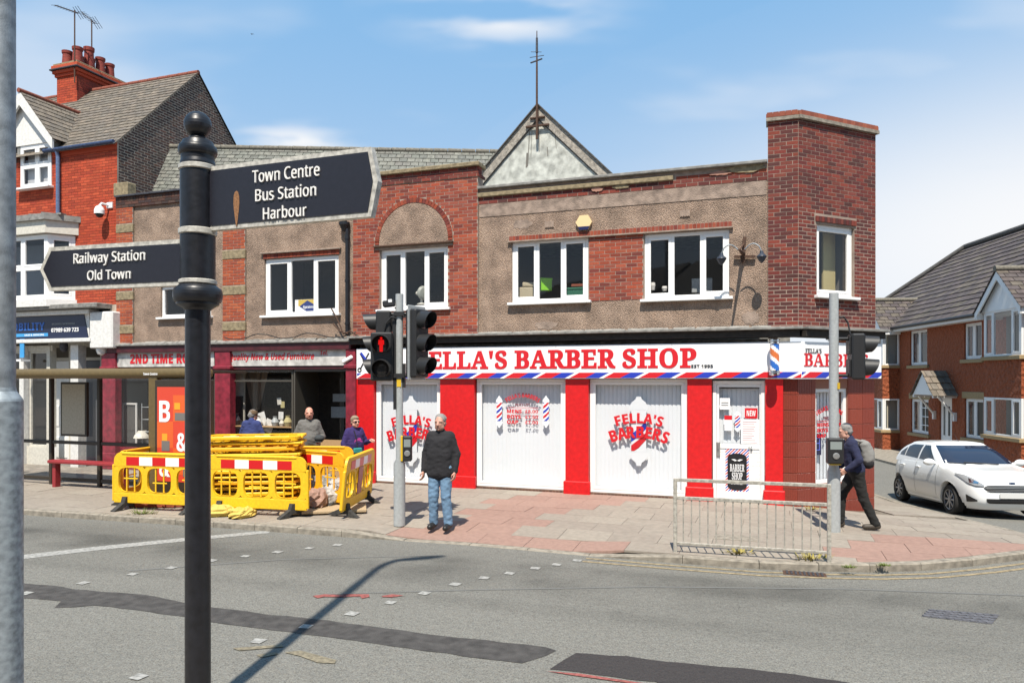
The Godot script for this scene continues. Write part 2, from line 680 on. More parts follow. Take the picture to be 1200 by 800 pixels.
	M("bronze_dark", Color(0.035, 0.026, 0.016), 0.5, {"tex": "soft", "scale": 1.0})
	M("wood", Color(0.42, 0.26, 0.12), 0.75, {"tex": "grain", "scale": 0.8})
	M("iron", Color(0.085, 0.085, 0.10), 0.6, {"tex": "grime", "scale": 2.0, "metal": 0.4})
	M("rust", Color(0.10, 0.05, 0.03), 0.8, {"tex": "grime", "scale": 3.0})


# the ground
func road_y(x: float, d: float) -> float:
	return ROAD - fall(x, d) + 0.06 * smoothstep(7.6, 8.6, x) * smoothstep(10.6, 12.0, d)

func kerb_line() -> Array:      # the road's edge, left to right, then round the corner into the side street
	var a := []
	a.append(gnd(25, 603, ROAD) + (gnd(25, 603, ROAD) - gnd(400, 628, ROAD)) * 2.0)
	for p in [[25, 603], [120, 609.5], [250, 618], [400, 629], [550, 639], [690, 651.5], [800, 660.5], [890, 667], [960, 669.5], [1020, 670.5], [1080, 669], [1140, 663.5], [1200, 656]]:
		a.append(gnd(p[0], p[1], ROAD))
	for p in [[7.8, 10.47], [8.22, 10.9], [8.42, 11.5], [8.52, 12.4], [8.7, 13.96], [8.9, 16.0], [9.1, 17.8], [9.95, 28.0], [12.5, 60.0]]:
		a.append(Vector3(p[0], ROAD, -p[1]))
	return a

func side2(a: Array, k: int, w: float) -> Vector2:      # a point w to the left of polyline a at k (towards the shops)
	var p: Vector3 = a[maxi(k - 1, 0)]
	var q: Vector3 = a[mini(k + 1, a.size() - 1)]
	var d := Vector2(q.x - p.x, q.z - p.z).normalized()
	return Vector2(a[k].x, a[k].z) + Vector2(d.y, -d.x) * w

func drop(s: float) -> float:       # how far the kerb is dropped, by photo column
	return smoothstep(430, 470, s) * (1.0 - smoothstep(690, 740, s)) * 0.085

func column(p: Vector3) -> float:
	return CX + FP * p.x / -p.z if p.z < -1.0 else -2000.0

func steps(marks: Array) -> PackedFloat32Array:     # [from, step, from, step, ..., end]
	var r := PackedFloat32Array()
	var k := 0
	while k < marks.size() - 1:
		var a: float = marks[k]
		var b: float = marks[k + 2]
		var n := maxi(1, int(round((b - a) / marks[k + 1])))
		for j in n:
			r.append(lerpf(a, b, float(j) / n))
		k += 2
	r.append(marks[-1])
	return r

func make_ground() -> void:
	var kl := kerb_line()
	var k0: Vector3 = kl[1]
	var kd: Vector3 = ((kl[9] as Vector3) - k0).normalized()
	var kn := Vector3(kd.z, 0, -kd.x)          # towards the shops
	# the road: one sheet to the horizon, its tone worn along the wheel tracks
	var f := FastNoiseLite.new()
	f.seed = 40
	f.frequency = 0.5
	f.fractal_octaves = 5
	var xs := steps([-600, 200, -200, 60, -20, 1.5, -11, 0.16, 11, 1.0, 18, 20, 200, 200, 600])
	var ds := steps([-600, 200, -100, 50, 0, 2.0, 4.0, 0.14, 15.0, 0.8, 30, 15, 200, 200, 900])
	var cols := []
	var pts := []
	for d in ds:
		var pr := PackedVector3Array()
		var cr := PackedColorArray()
		for x in xs:
			pr.append(Vector3(x, road_y(x, d), -d))
			var w := Vector3(x, 0, -d) - k0
			var t := -w.dot(kn)
			var s := w.dot(kd)
			var n := f.get_noise_2d(s * 0.28, t * 1.9)
			var n2 := f.get_noise_2d(s * 1.3 + 50.0, t * 1.3)
			var k := 1.0 + n * 0.10 + n2 * 0.07
			var n3 := f.get_noise_2d(s * 0.12 + 90.0, t * 3.4)
			var track := exp(-pow((t - 1.25 - n * 0.35) / 0.5, 2.0)) * 0.22 + exp(-pow((t - 1.3) / 1.1, 2.0)) * (0.22 + n3 * 0.25) + exp(-pow((t - 2.55 + n * 0.5) / 0.3, 2.0)) * (0.14 + n3 * 0.2)
			k -= track * clampf(0.75 + n2 * 1.2, 0.2, 1.2)
			k = clampf(k, 0.45, 1.35)
			cr.append(Color(k, k, k))
		pts.append(pr)
		cols.append(cr)
	var b := MB.new()
	b.colored = true
	for j in ds.size() - 1:
		for i in xs.size() - 1:
			var c4 := [cols[j][i], cols[j][i + 1], cols[j + 1][i + 1], cols[j + 1][i]]
			var p4 := [pts[j][i], pts[j][i + 1], pts[j + 1][i + 1], pts[j + 1][i]]
			for q in [0, 2, 1, 0, 3, 2]:
				b.col = c4[q]
				b.vert(p4[q], Vector3.UP)
	var road := struct("road", b, M("asphalt"))

	# markings and repairs on the road, each its own sheet
	var lift := ROAD + 0.004
	var mark := func(called: String, poly: Array, m: String, y: float) -> void:
		var s := MB.new()
		var w := []
		for i in poly.size():
			var p0 := gnd(poly[i][0], poly[i][1], y)
			var p1 := gnd(poly[(i + 1) % poly.size()][0], poly[(i + 1) % poly.size()][1], y)
			var n := maxi(1, int(p0.distance_to(p1) / 0.16)) if called == "asphalt_repair" else 1
			for j in n:
				w.append(p0.lerp(p1, float(j) / n) + Vector3(rng.randf_range(-1, 1), 0, rng.randf_range(-1, 1)) * (0.016 if n > 1 else 0.0))
		s.sheet(w)
		obj(called, s, M(m), road)
	mark.call("asphalt_repair", [[-40, 676], [23, 683], [60, 686], [100, 691.5], [140, 694], [170, 697], [217, 706], [247, 711], [320, 720], [400, 729], [470, 738], [533, 747], [590, 752], [640, 758], [652, 762], [640, 768], [613, 777], [500, 762.5], [400, 748], [320, 738.5], [247, 728.5], [217, 723], [160, 714], [110, 709.5], [63, 712], [70, 704], [23, 700], [-40, 692]], "patch", lift)
	mark.call("asphalt_repair", [[673, 764], [735, 769], [800, 776.5], [870, 783], [933, 790], [983, 798], [1100, 815], [1060, 870], [900, 822], [767, 799], [677, 787], [643, 783]], "patch_new", lift)
	mark.call("stop_line", [[-20, 655.5], [25, 650], [110, 640.5], [200, 631.5], [318, 621], [314, 624.5], [205, 635], [110, 645], [25, 655], [-20, 660]], "road_white", lift)
	mark.call("road_joint", [[380, 695.5], [560, 690.3], [760, 686.8], [1000, 689.5], [1230, 698], [1230, 699.2], [1000, 690.7], [760, 687.9], [560, 691.3], [380, 696.4]], "joint_seal", lift)
	mark.call("road_joint", [[150, 668], [330, 655], [520, 650], [521, 650.7], [331, 655.8], [151, 669]], "joint_seal", lift)
	# the red spray marks and the ochre ones
	for q in [[[366, 698], [380, 696], [405, 697], [404, 699.5], [380, 699], [372, 700.5]], [[402, 696], [432, 696], [433, 699], [424, 701], [422, 698.5], [403, 699]], [[447, 698], [460, 696], [473, 697.5], [459, 699.5], [448, 699.2]], [[640, 786], [680, 789], [760, 801], [752, 802], [672, 791]]]:
		mark.call("spray_mark", q, "road_red", lift + 0.004)
	for q in [[[272, 759], [330, 755], [332, 757.5], [280, 762]], [[333, 764], [352, 762], [394, 773], [392, 777], [372, 776], [350, 768]], [[300, 767], [322, 764], [326, 766], [306, 770]]]:
		mark.call("spray_mark", q, "road_ochre", lift + 0.004)
	# studs of the two crossing lines
	for p in [[30, 695], [97, 683], [155, 672.7], [200, 665.3], [248, 656.7], [287, 651.7], [325, 646.7], [362, 642.3], [395, 638.5], [162, 793], [302, 751], [358, 734], [412, 719], [457, 706], [497, 695], [533, 684.5], [567, 677], [597, 671.7], [627, 665.7], [652, 661.5], [676, 656.7]]:
		var g := gnd(p[0], p[1], lift)
		var s := MB.new()
		var e := 0.055 + rng.randf() * 0.012
		var by := Basis(Vector3.UP, atan2(-kd.z, kd.x) + rng.randf_range(-0.1, 0.1))
		var w := []
		for q in [[-1, -1], [1.1, -0.9], [1, 1], [-0.9, 1]]:
			w.append(g + by * Vector3(q[0] * e, 0, q[1] * e) + Vector3(0, 0.004, 0))
		s.sheet(w)
		obj("crossing_stud", s, M("road_white"), road)
	# double yellow lines along the kerb to the right
	for r in [0.12, 0.30]:
		var s := MB.new()
		var pl := []
		for k in range(6, 18):
			pl.append(k)
		for k in pl.size() - 1:
			var a0 := side2(kl, pl[k], -r)
			var a1 := side2(kl, pl[k + 1], -r)
			var c0 := side2(kl, pl[k], -r - 0.06)
			var c1 := side2(kl, pl[k + 1], -r - 0.06)
			var w := []
			for q in [a0, a1, c1, c0]:
				w.append(Vector3(q.x, road_y(q.x, -q.y) + 0.005, q.y))
			s.sheet(w)
		obj("yellow_line", s, M("road_yellow"), road)

	# the pavement: a bed, and slabs clipped to its outline
	var poly := PackedVector2Array()
	for k in kl.size():
		poly.append(side2(kl, k, 0.135))
	var back := [O + U * (S(935) + 2.0) + CU * 1.0, O + U * S(1024) - N * 14.0 + CU * 1.0, Vector3(9.2, 0, -58), O + U * (-40.0) - N * 0.3]
	var cend := O + U * S(935) + CU * C(1024, 445).x
	poly.append(Vector2(cend.x + 0.5, cend.z - 40.0))
	poly.append(Vector2(cend.x, cend.z) + Vector2(-0.1, -0.05))
	var c0 := O + U * S(935) - N * 0.1
	poly.append(Vector2(c0.x, c0.z))
	var lf := O - U * 40.0 - N * 0.1
	poly.append(Vector2(lf.x, lf.z))
	var pb := MB.new()
	# the bed follows the fall, so it is cut in strips
	var bedw := []
	for cell in 60:
		var sx := -26.0 + cell
		for cz in 34:
			var zz := -60.0 + cz * 2.0 if cz < 20 else -20.0 + (cz - 20) * 1.0
			var hh := 2.0 if cz < 20 else 1.0
			var cellp := PackedVector2Array([Vector2(sx, zz), Vector2(sx + 1.0, zz), Vector2(sx + 1.0, zz + hh), Vector2(sx, zz + hh)])
			for r in Geometry2D.intersect_polygons(cellp, poly):
				var w := []
				for q in r:
					var g3 := Vector3(q.x, 0, q.y)
					w.append(Vector3(q.x, -fall(q.x, -q.y) - 0.02 - drop(column(g3)) * 1.2 * (1.0 - smoothstep(0.6, 2.6, (g3 - k0).dot(kn))), q.y))
				pb.sheet(w)
	var pave := struct("pavement", pb, M("bed"))
	# red areas beside the crossings
	var reds := []
	for rp in [[[455, 633], [520, 607], [560, 592], [640, 574], [760, 580], [690, 596], [600, 619], [730, 634], [700, 652], [560, 642]], [[978, 655], [1003, 622], [1110, 632], [1290, 640], [1290, 690], [1080, 680], [975, 672]]]:
		var r := PackedVector2Array()
		for p in rp:
			var g := gnd(p[0], p[1])
			r.append(Vector2(g.x, g.z))
		reds.append(r)
	var slabs := []
	var grid := Transform3D(FB, O)
	for iz in range(-1, 11):
		for ix in range(-38, 14):
			var ss := ix * 0.76 + (0.38 if iz % 2 else 0.0)
			var z0 := iz * 0.6
			var q := PackedVector2Array()
			for e in [[0, 0], [1, 0], [1, 1], [0, 1]]:
				var p := grid * Vector3(ss + e[0] * 0.76, 0, z0 + e[1] * 0.6)
				q.append(Vector2(p.x, p.z))
			for r in Geometry2D.intersect_polygons(q, poly):
				for sh in Geometry2D.offset_polygon(r, -0.003):
					var mid := Vector2.ZERO
					for p in sh:
						mid += p / sh.size()
					if sh.size() < 3 or mid.y < -21.0 or mid.x < -16.0:
						continue
					slabs.append([sh, mid])
	# behind the chamfer along the side street
	for iz in 40:
		for ix in 6:
			var q := PackedVector2Array()
			var a := Vector2(7.4 + ix * 0.6 + iz * 0.05, -14.2 - iz * 0.62)
			for e in [[0, 0], [0.6, 0], [0.65, -0.62], [0.05, -0.62]]:
				q.append(a + Vector2(e[0], e[1]))
			for r in Geometry2D.intersect_polygons(q, poly):
				var gm := PackedVector2Array()
				for p in r:
					var l := grid.affine_inverse() * Vector3(p.x, 0, p.y)
					gm.append(p)
				var mid := Vector2.ZERO
				for p in gm:
					mid += p / gm.size()
				var lo := grid.affine_inverse() * Vector3(mid.x, 0, mid.y)
				if lo.z > -0.6 and lo.x < 14 * 0.76:
					continue
				for sh in Geometry2D.offset_polygon(gm, -0.0045):
					slabs.append([sh, mid])
	slabs.sort_custom(func(a, c): return a[1].length() < c[1].length())
	var rest := MB.new()
	rest.colored = true
	var cnt := 0
	for sl in slabs:
		var mid: Vector2 = sl[1]
		var red := false
		for r in reds:
			red = red or Geometry2D.is_point_in_polygon(mid, r)
		var s := MB.new() if cnt < 300 else rest
		var w := []
		var jy := rng.randf_range(-0.003, 0.003)
		var px := column(Vector3(mid.x, 0, mid.y))
		for q in sl[0]:
			# slabs at the dropped kerb dip towards the road
			var gy := -fall(q.x, -q.y) + jy
			var g3 := Vector3(q.x, 0, q.y)
			var t := (g3 - k0).dot(kn)
			gy -= drop(column(g3)) * (1.0 - smoothstep(0.1, 1.3, t))
			w.append(Vector3(q.x, gy, q.y))
		s.col = Color(0.298, 0.258, 0.212) * rng.randf_range(0.85, 1.1)
		s.sheet(w)
		for k in w.size():
			var a: Vector3 = w[k]
			var c: Vector3 = w[(k + 1) % w.size()]
			var dn := Vector3(0, -0.03, 0)
			s.quad(a, c, c + dn, a + dn)
		if cnt < 300:
			obj("paving_slab", s, M(("pink%d" if red else "slab%d") % rng.randi_range(0, 4)), pave)
		cnt += 1
	if cnt > 300:
		M("slab_vc", Color(1, 1, 1), 0.9, {"tex": "blotch", "scale": 1.0, "world": true, "vc": true})
		obj("paving_slabs", rest, M("slab_vc"), pave).set_meta("kind", "stuff")
	print("slabs ", cnt)
	# kerb stones
	var run := 0.0
	for k in kl.size() - 1:
		var a: Vector3 = kl[k]
		var c: Vector3 = kl[k + 1]
		var ia := side2(kl, k, 0.128)
		var ic := side2(kl, k + 1, 0.128)
		var len := a.distance_to(c)
		var cn := maxi(1, int(round(len / 0.915)))
		if k == 0:
			cn = 12
		for j in cn:
			var t0 := float(j) / cn + 0.004 / len
			var t1 := float(j + 1) / cn - 0.004 / len
			var q := []
			for t in [t0, t1]:
				var e := a.lerp(c, t)
				var i := ia.lerp(ic, t)
				var top := -fall(e.x, -e.z) - drop(column(e)) + rng.randf_range(-0.004, 0.004)
				var low := minf(road_y(e.x, -e.z), top) - 0.05
				q.append([Vector3(e.x, low, e.z), Vector3(e.x, top - 0.015, e.z), Vector3(lerpf(e.x, i.x, 0.12), top, lerpf(e.z, i.y, 0.12)), Vector3(i.x, top, i.y), Vector3(i.x, low, i.y)])
			var s := MB.new()
			for w in 4:
				s.quad(q[0][w], q[1][w], q[1][w + 1], q[0][w + 1])
			for e in 2:
				var p: Array = q[e]
				var ord := [p[0], p[1], p[2], p[3], p[4]] if e == 1 else [p[4], p[3], p[2], p[1], p[0]]
				s.tri(ord[0], ord[2], ord[1]); s.tri(ord[0], ord[3], ord[2]); s.tri(ord[0], ord[4], ord[3])
			obj("kerb_stone", s, M("kerb"), pave)
	# ironwork: a cover in the road, a gully by the kerb, a cover in the pavement
	var mb := MB.new()
	var cv := []
	for p in [[1080, 722], [1163, 731], [1172, 720], [1090, 713.5]]:
		cv.append(gnd(p[0], p[1], ROAD + 0.004))
	mb.sheet(cv)
	var rim := obj("access_cover", mb, M("cover_iron", Color(0.135, 0.135, 0.15), 0.7, {"tex": "grime", "scale": 2.0}), road)
	lab(rim, "rectangular blue grey iron cover set in the road")
	mb = MB.new()
	for i in 9:
		for j in 4:
			var p: Vector3 = cv[0].lerp(cv[1], (i + 0.5) / 9.0).lerp(cv[3].lerp(cv[2], (i + 0.5) / 9.0), (j + 0.5) / 4.0)
			mb.box(p + Vector3(0, 0.003, 0), Vector3(0.065, 0.008, 0.045), Basis(Vector3.UP, 0.0))
	obj("tread_pattern", mb, M("cover_iron"), rim)
	var gp := gnd(943, 672.5, ROAD)
	var gx := Transform3D(Basis(Vector3.UP, atan2(-kd.z, kd.x)), gp + Vector3(0, 0.004, 0))
	mb = MB.new()
	mb.box(gx * Vector3(0, -0.004, 0), Vector3(0.52, 0.012, 0.2), gx.basis)
	var gu := obj("gully_grate", mb, M("rust"), road)
	mb = MB.new()
	for i in 9:
		mb.box(gx * Vector3(-0.21 + i * 0.0525, 0.006, 0), Vector3(0.026, 0.012, 0.16), gx.basis)
	obj("grate_bar", mb, M("iron"), gu)
	mb = MB.new()
	var ac := gnd(862, 630)
	mb.box(ac + Vector3(0, 0.001, 0), Vector3(0.62, 0.012, 0.34), FB)
	obj("inspection_cover", mb, M("kerb"), pave)
	# the pavement on the near side, under the photographer, and the one before the houses across the side street
	var nb := MB.new()
	var n0 := gnd(300, 900, ROAD)
	var np := []
	for q in [[-60.0, 4.1], [60.0, 4.1], [60.0, -20.0], [-60.0, -20.0]]:
		np.append(Vector3(0, 0.0, 0) + kd * q[0] + Vector3(0, 0, 0) + Vector3(kn.x, 0, kn.z) * q[1])
	nb.sheet(np)
	for k in [0]:
		nb.quad(np[0] + Vector3(0, -0.12, 0), np[0], np[1], np[1] + Vector3(0, -0.12, 0))
	struct("near_pavement", nb, M("slab1"))
	var fb2 := MB.new()
	var a1 := Vector3(12.35, -0.42, -17.5)
	var a2 := Vector3(16.7, -0.42, -70.0)
	var e1 := Vector3(40, -0.42, -70)
	var e2 := Vector3(40, -0.42, -10)
	var a0 := Vector3(13.2, -0.42, -14.0)
	fb2.sheet([a1, a2, e1, e2, a0])
	fb2.quad(a1 + Vector3(0, -0.14, 0), a1, a2, a2 + Vector3(0, -0.14, 0))
	fb2.quad(a0 + Vector3(0, -0.14, 0), a0, a1, a1 + Vector3(0, -0.14, 0))
	struct("far_pavement", fb2, M("kerb"))


# the builder's kit
# a wall from z0 to z1 with holes (Rect2 in s and y), as one shell with reveals
func wall(b: MB, s0: float, s1: float, y0: float, y1: float, z0: float, z1: float, holes := []) -> void:
	var xs := [s0, s1]
	var ys := [y0, y1]
	for h in holes:
		for q in [h.position.x, h.end.x]:
			if q > s0 and q < s1: xs.append(q)
		for q in [h.position.y, h.end.y]:
			if q > y0 and q < y1: ys.append(q)
	xs.sort()
	ys.sort()
	var solid := func(i: int, j: int) -> bool:
		if i < 0 or j < 0 or i >= xs.size() - 1 or j >= ys.size() - 1:
			return false
		var m := Vector2((xs[i] + xs[i + 1]) * 0.5, (ys[j] + ys[j + 1]) * 0.5)
		for h in holes:
			if h.has_point(m):
				return false
		return xs[i + 1] - xs[i] > 0.00001 and ys[j + 1] - ys[j] > 0.00001
	for i in xs.size() - 1:
		for j in ys.size() - 1:
			if not solid.call(i, j):
				continue
			var a := Vector3(xs[i], ys[j], z1); var c := Vector3(xs[i + 1], ys[j], z1)
			var d := Vector3(xs[i + 1], ys[j + 1], z1); var e := Vector3(xs[i], ys[j + 1], z1)
			var k := Vector3(0, 0, z0 - z1)
			b.quad(a, c, d, e)
			b.quad(c + k, a + k, e + k, d + k)
			if not solid.call(i - 1, j): b.quad(a + k, a, e, e + k)
			if not solid.call(i + 1, j): b.quad(c, c + k, d + k, d)
			if not solid.call(i, j - 1): b.quad(a + k, c + k, c, a)
			if not solid.call(i, j + 1): b.quad(e, d, d + k, e + k)

func hole(s0: float, s1: float, y0: float, y1: float) -> Rect2:
	return Rect2(s0, y0, s1 - s0, y1 - y0)

# the inside of a room: floor, ceiling and walls with thickness of a board, open towards the window
func room(parent: Node3D, s0: float, s1: float, y0: float, y1: float, zf: float, depth: float, m: String) -> void:
	var b := MB.new()
	var t := 0.04
	b.span(Vector3(s0 - t, y0 - t, zf - depth), Vector3(s0, y1 + t, zf))
	b.span(Vector3(s1, y0 - t, zf - depth), Vector3(s1 + t, y1 + t, zf))
	b.span(Vector3(s0, y0 - t, zf - depth), Vector3(s1, y0, zf))
	b.span(Vector3(s0, y1, zf - depth), Vector3(s1, y1 + t, zf))
	b.span(Vector3(s0 - t, y0 - t, zf - depth - t), Vector3(s1 + t, y1 + t, zf - depth))
	obj("interior", b, M(m), parent)

# a casement window: frame > panes, sill.  lights: shares of the width; sash: which lights carry an opening sash
func casement(parent: Node3D, s0: float, s1: float, y0: float, y1: float, z: float, lights: Array, sash := [], sill := true, mat := "upvc", transom := 0.0, fw := 0.072, pane := "glass") -> MeshInstance3D:
	var b := MB.new()
	var dz := 0.065
	b.cbox(Vector3((s0 + s1) * 0.5, y1 - fw * 0.5, z - dz * 0.5), Vector3(s1 - s0, fw, dz), 0.006)
	b.cbox(Vector3((s0 + s1) * 0.5, y0 + fw * 0.5, z - dz * 0.5), Vector3(s1 - s0, fw, dz), 0.006)
	for q in [s0 + fw * 0.5, s1 - fw * 0.5]:
		b.cbox(Vector3(q, (y0 + y1) * 0.5, z - dz * 0.5), Vector3(fw, y1 - y0 - 2 * fw, dz), 0.006)
	var x := s0
	var panes := []
	for k in lights.size():
		var w: float = lights[k] * (s1 - s0)
		var a := x + (fw if k == 0 else fw * 0.45)
		var c := x + w - (fw if k == lights.size() - 1 else fw * 0.45)
		if k < lights.size() - 1:
			b.cbox(Vector3(x + w, (y0 + y1) * 0.5, z - dz * 0.5), Vector3(fw * 0.9, y1 - y0 - 2 * fw, dz), 0.006)
		var cells := [[y0 + fw, y1 - fw]]
		if transom > 0.0:
			var ty := lerpf(y0, y1, transom)
			b.box(Vector3((a + c) * 0.5, ty, z - dz * 0.5), Vector3(c - a, fw * 0.8, dz - 0.006))
			cells = [[y0 + fw, ty - fw * 0.4], [ty + fw * 0.4, y1 - fw]]
		for cell in cells:
			var i := 0.0
			if k in sash:
				i = 0.055
				var zz := z + 0.004
				b.cbox(Vector3((a + c) * 0.5, cell[1] - i * 0.5, zz - 0.025), Vector3(c - a, i, 0.05), 0.006)
				b.cbox(Vector3((a + c) * 0.5, cell[0] + i * 0.5, zz - 0.025), Vector3(c - a, i, 0.05), 0.006)
				for q in [a + i * 0.5, c - i * 0.5]:
					b.cbox(Vector3(q, (cell[0] + cell[1]) * 0.5, zz - 0.025), Vector3(i, cell[1] - cell[0] - 2 * i, 0.05), 0.006)
			panes.append([a + i, c - i, cell[0] + i, cell[1] - i])
		x += w
	var o := obj("window", b, M(mat), parent)
	for p in panes:
		var g := MB.new()
		g.quad(Vector3(p[0], p[2], z - 0.03), Vector3(p[1], p[2], z - 0.03), Vector3(p[1], p[3], z - 0.03), Vector3(p[0], p[3], z - 0.03))
		obj("pane", g, M(pane), o)
	if sill:
		var g := MB.new()
		g.cbox(Vector3((s0 + s1) * 0.5, y0 - 0.03, z + 0.04), Vector3(s1 - s0 + 0.14, 0.055, 0.24), 0.008)
		obj("sill", g, M(mat), o)
	return o

# courses of bricks on the plane z = 0 of frame x; holes are Rect2 or [centre, radius] of a round-headed recess.
# the first `keep` become parts of their own, the others go into `rest`
var joint := 0.0105
var brick_mesh: ArrayMesh
func brick_mats(set_name: String, pal: Array) -> Array:
	var a := []
	for k in pal.size():
		a.append(M("%s_%d" % [set_name, k], pal[k], 0.88, {"tex": "grain", "norm": "nfine", "nscale": 0.5, "scale": 2.0}))
	return a

func bricks(parent: Node3D, set_name: String, pal: Array, x: Transform3D, s0: float, s1: float, y0: float, y1: float, holes: Array, keep: int, rest: MB, header := false, cut: Variant = null) -> int:
	if brick_mesh == null:
		var b := MB.new()
		b.cbox(Vector3.ZERO, Vector3(0.215, 0.065, 0.03), 0.004)
		brick_mesh = b.mesh()
	var ms := brick_mats(set_name, pal)
	var L := 0.225
	var n := int(ceil((y1 - y0) / 0.075))
	var made := 0
	rest.colored = true
	for j in n:
		var lo := y0 + j * 0.075
		var hi := minf(lo + 0.075, y1)
		if hi - lo < 0.03:
			continue
		var mid := (lo + hi) * 0.5
		var spans := [[s0, s1]]
		if cut != null:
			var e: Array = cut.call(mid)
			spans = [[maxf(s0, e[0]), minf(s1, e[1])]] if e[1] > e[0] else []
		for h in holes:
			var a := 0.0
			var c := 0.0
			if h is Rect2:
				if mid < h.position.y - 0.01 or mid > h.end.y + 0.01:
					continue
				a = h.position.x
				c = h.end.x
			else:
				var dy: float = mid - h[0].y
				if dy < 0 or dy > h[1]:
					continue
				var w := sqrt(h[1] * h[1] - dy * dy)
				a = h[0].x - w
				c = h[0].x + w
			var nx := []
			for p in spans:
				if c <= p[0] or a >= p[1]:
					nx.append(p)
					continue
				if a > p[0]: nx.append([p[0], a])
				if c < p[1]: nx.append([c, p[1]])
			spans = nx
		var hd := header and j % 2 == 1
		var LL := L * 0.5 if hd else L
		var sh := fmod(j, 2) * L * (0.25 if header else 0.5)
		for p in spans:
			var k := floor((p[0] - s0 - sh) / LL)
			while true:
				var a: float = maxf(p[0], s0 + sh + k * LL)
				var c: float = minf(p[1], s0 + sh + (k + 1) * LL)
				k += 1
				if a >= p[1]:
					break
				if c - a < 0.035:
					continue
				var w := c - a - joint
				var t := rng.randi_range(0, pal.size() - 1)
				var jit := rng.randf_range(-0.001, 0.001)
				var ctr := Vector3((a + c) * 0.5, mid, -0.0185 + jit)
				if made < keep:
					var o := MeshInstance3D.new()
					o.name = "brick"
					o.mesh = brick_mesh
					o.material_override = ms[t]
					o.transform = x * Transform3D(Basis.from_scale(Vector3(w / 0.215, (hi - lo - joint) / 0.065, 1)), ctr)
					o.position -= off
					parent.add_child(o, true)
					made += 1
				else:
					rest.col = pal[t] * rng.randf_range(0.85, 1.15)
					rest.box(x * ctr, Vector3(w, hi - lo - joint, 0.03), x.basis, false)
	return made

# a row of bricks standing on end
func soldiers(b: MB, x: Transform3D, s0: float, s1: float, y0: float, y1: float, pal: Array, w := 0.075, proud := 0.0) -> void:
	b.colored = true
	var n := int(round((s1 - s0) / w))
	for k in n:
		b.col = pal[rng.randi_range(0, pal.size() - 1)] * rng.randf_range(0.85, 1.1)
		var p := lerpf(s0, s1, (k + 0.5) / n)
		b.box(x * Vector3(p, (y0 + y1) * 0.5, proud - 0.009), Vector3((s1 - s0) / n - 0.009, y1 - y0 - 0.008, 0.03 + proud), x.basis, false)

# vertical louvres hanging behind a pane
func louvres(parent: Node3D, s0: float, s1: float, y0: float, y1: float, z: float, x := Transform3D()) -> void:
	var n := int(round((s1 - s0) / 0.089))
	var w := (s1 - s0) / n
	for k in n:
		var b := MB.new()
		var m := s0 + (k + 0.5) * w
		var tilt := Basis(Vector3.UP, deg_to_rad(9.0 + rng.randf_range(-0.5, 0.5)))
		var pr := []
		for e in 4:
			var u := -0.5 + e / 3.0
			pr.append(tilt * Vector3(u * w * 1.04, 0, 0.004 * (1.0 - 4.0 * u * u)))
		for e in 3:
			b.quad(x * (Vector3(m, y0, z) + pr[e]), x * (Vector3(m, y0, z) + pr[e + 1]), x * (Vector3(m, y1, z) + pr[e + 1]), x * (Vector3(m, y1, z) + pr[e]))
		obj("blind_slat", b, M("louvre", Color(0.74, 0.775, 0.81), 0.8, {"back": Color(0.25, 0.25, 0.25)}), parent)

# the slanted red and blue bars along the foot of a fascia
func stripes(parent: Node3D, x: Transform3D, s0: float, s1: float, y0: float, y1: float, pitch: float) -> void:
	var lim := PackedVector2Array([Vector2(s0, y0), Vector2(s1, y0), Vector2(s1, y1), Vector2(s0, y1)])
	var k := s0 - pitch
	while k < s1:
		for q in [["red_stripe", 0.0, 0.47, "ink_red"], ["blue_stripe", 0.47, 0.86, "ink_blue"]]:
			var sl := (y1 - y0) * 1.9
			var p := PackedVector2Array([Vector2(k + q[1] * pitch, y0), Vector2(k + q[2] * pitch, y0), Vector2(k + q[2] * pitch + sl, y1), Vector2(k + q[1] * pitch + sl, y1)])
			for i in Geometry2D.intersect_polygons(p, lim):
				var e := MB.new()
				e.prism(i, 0.0, 0.004, x)
				obj(q[0], e, M(q[3]), parent)
		k += pitch

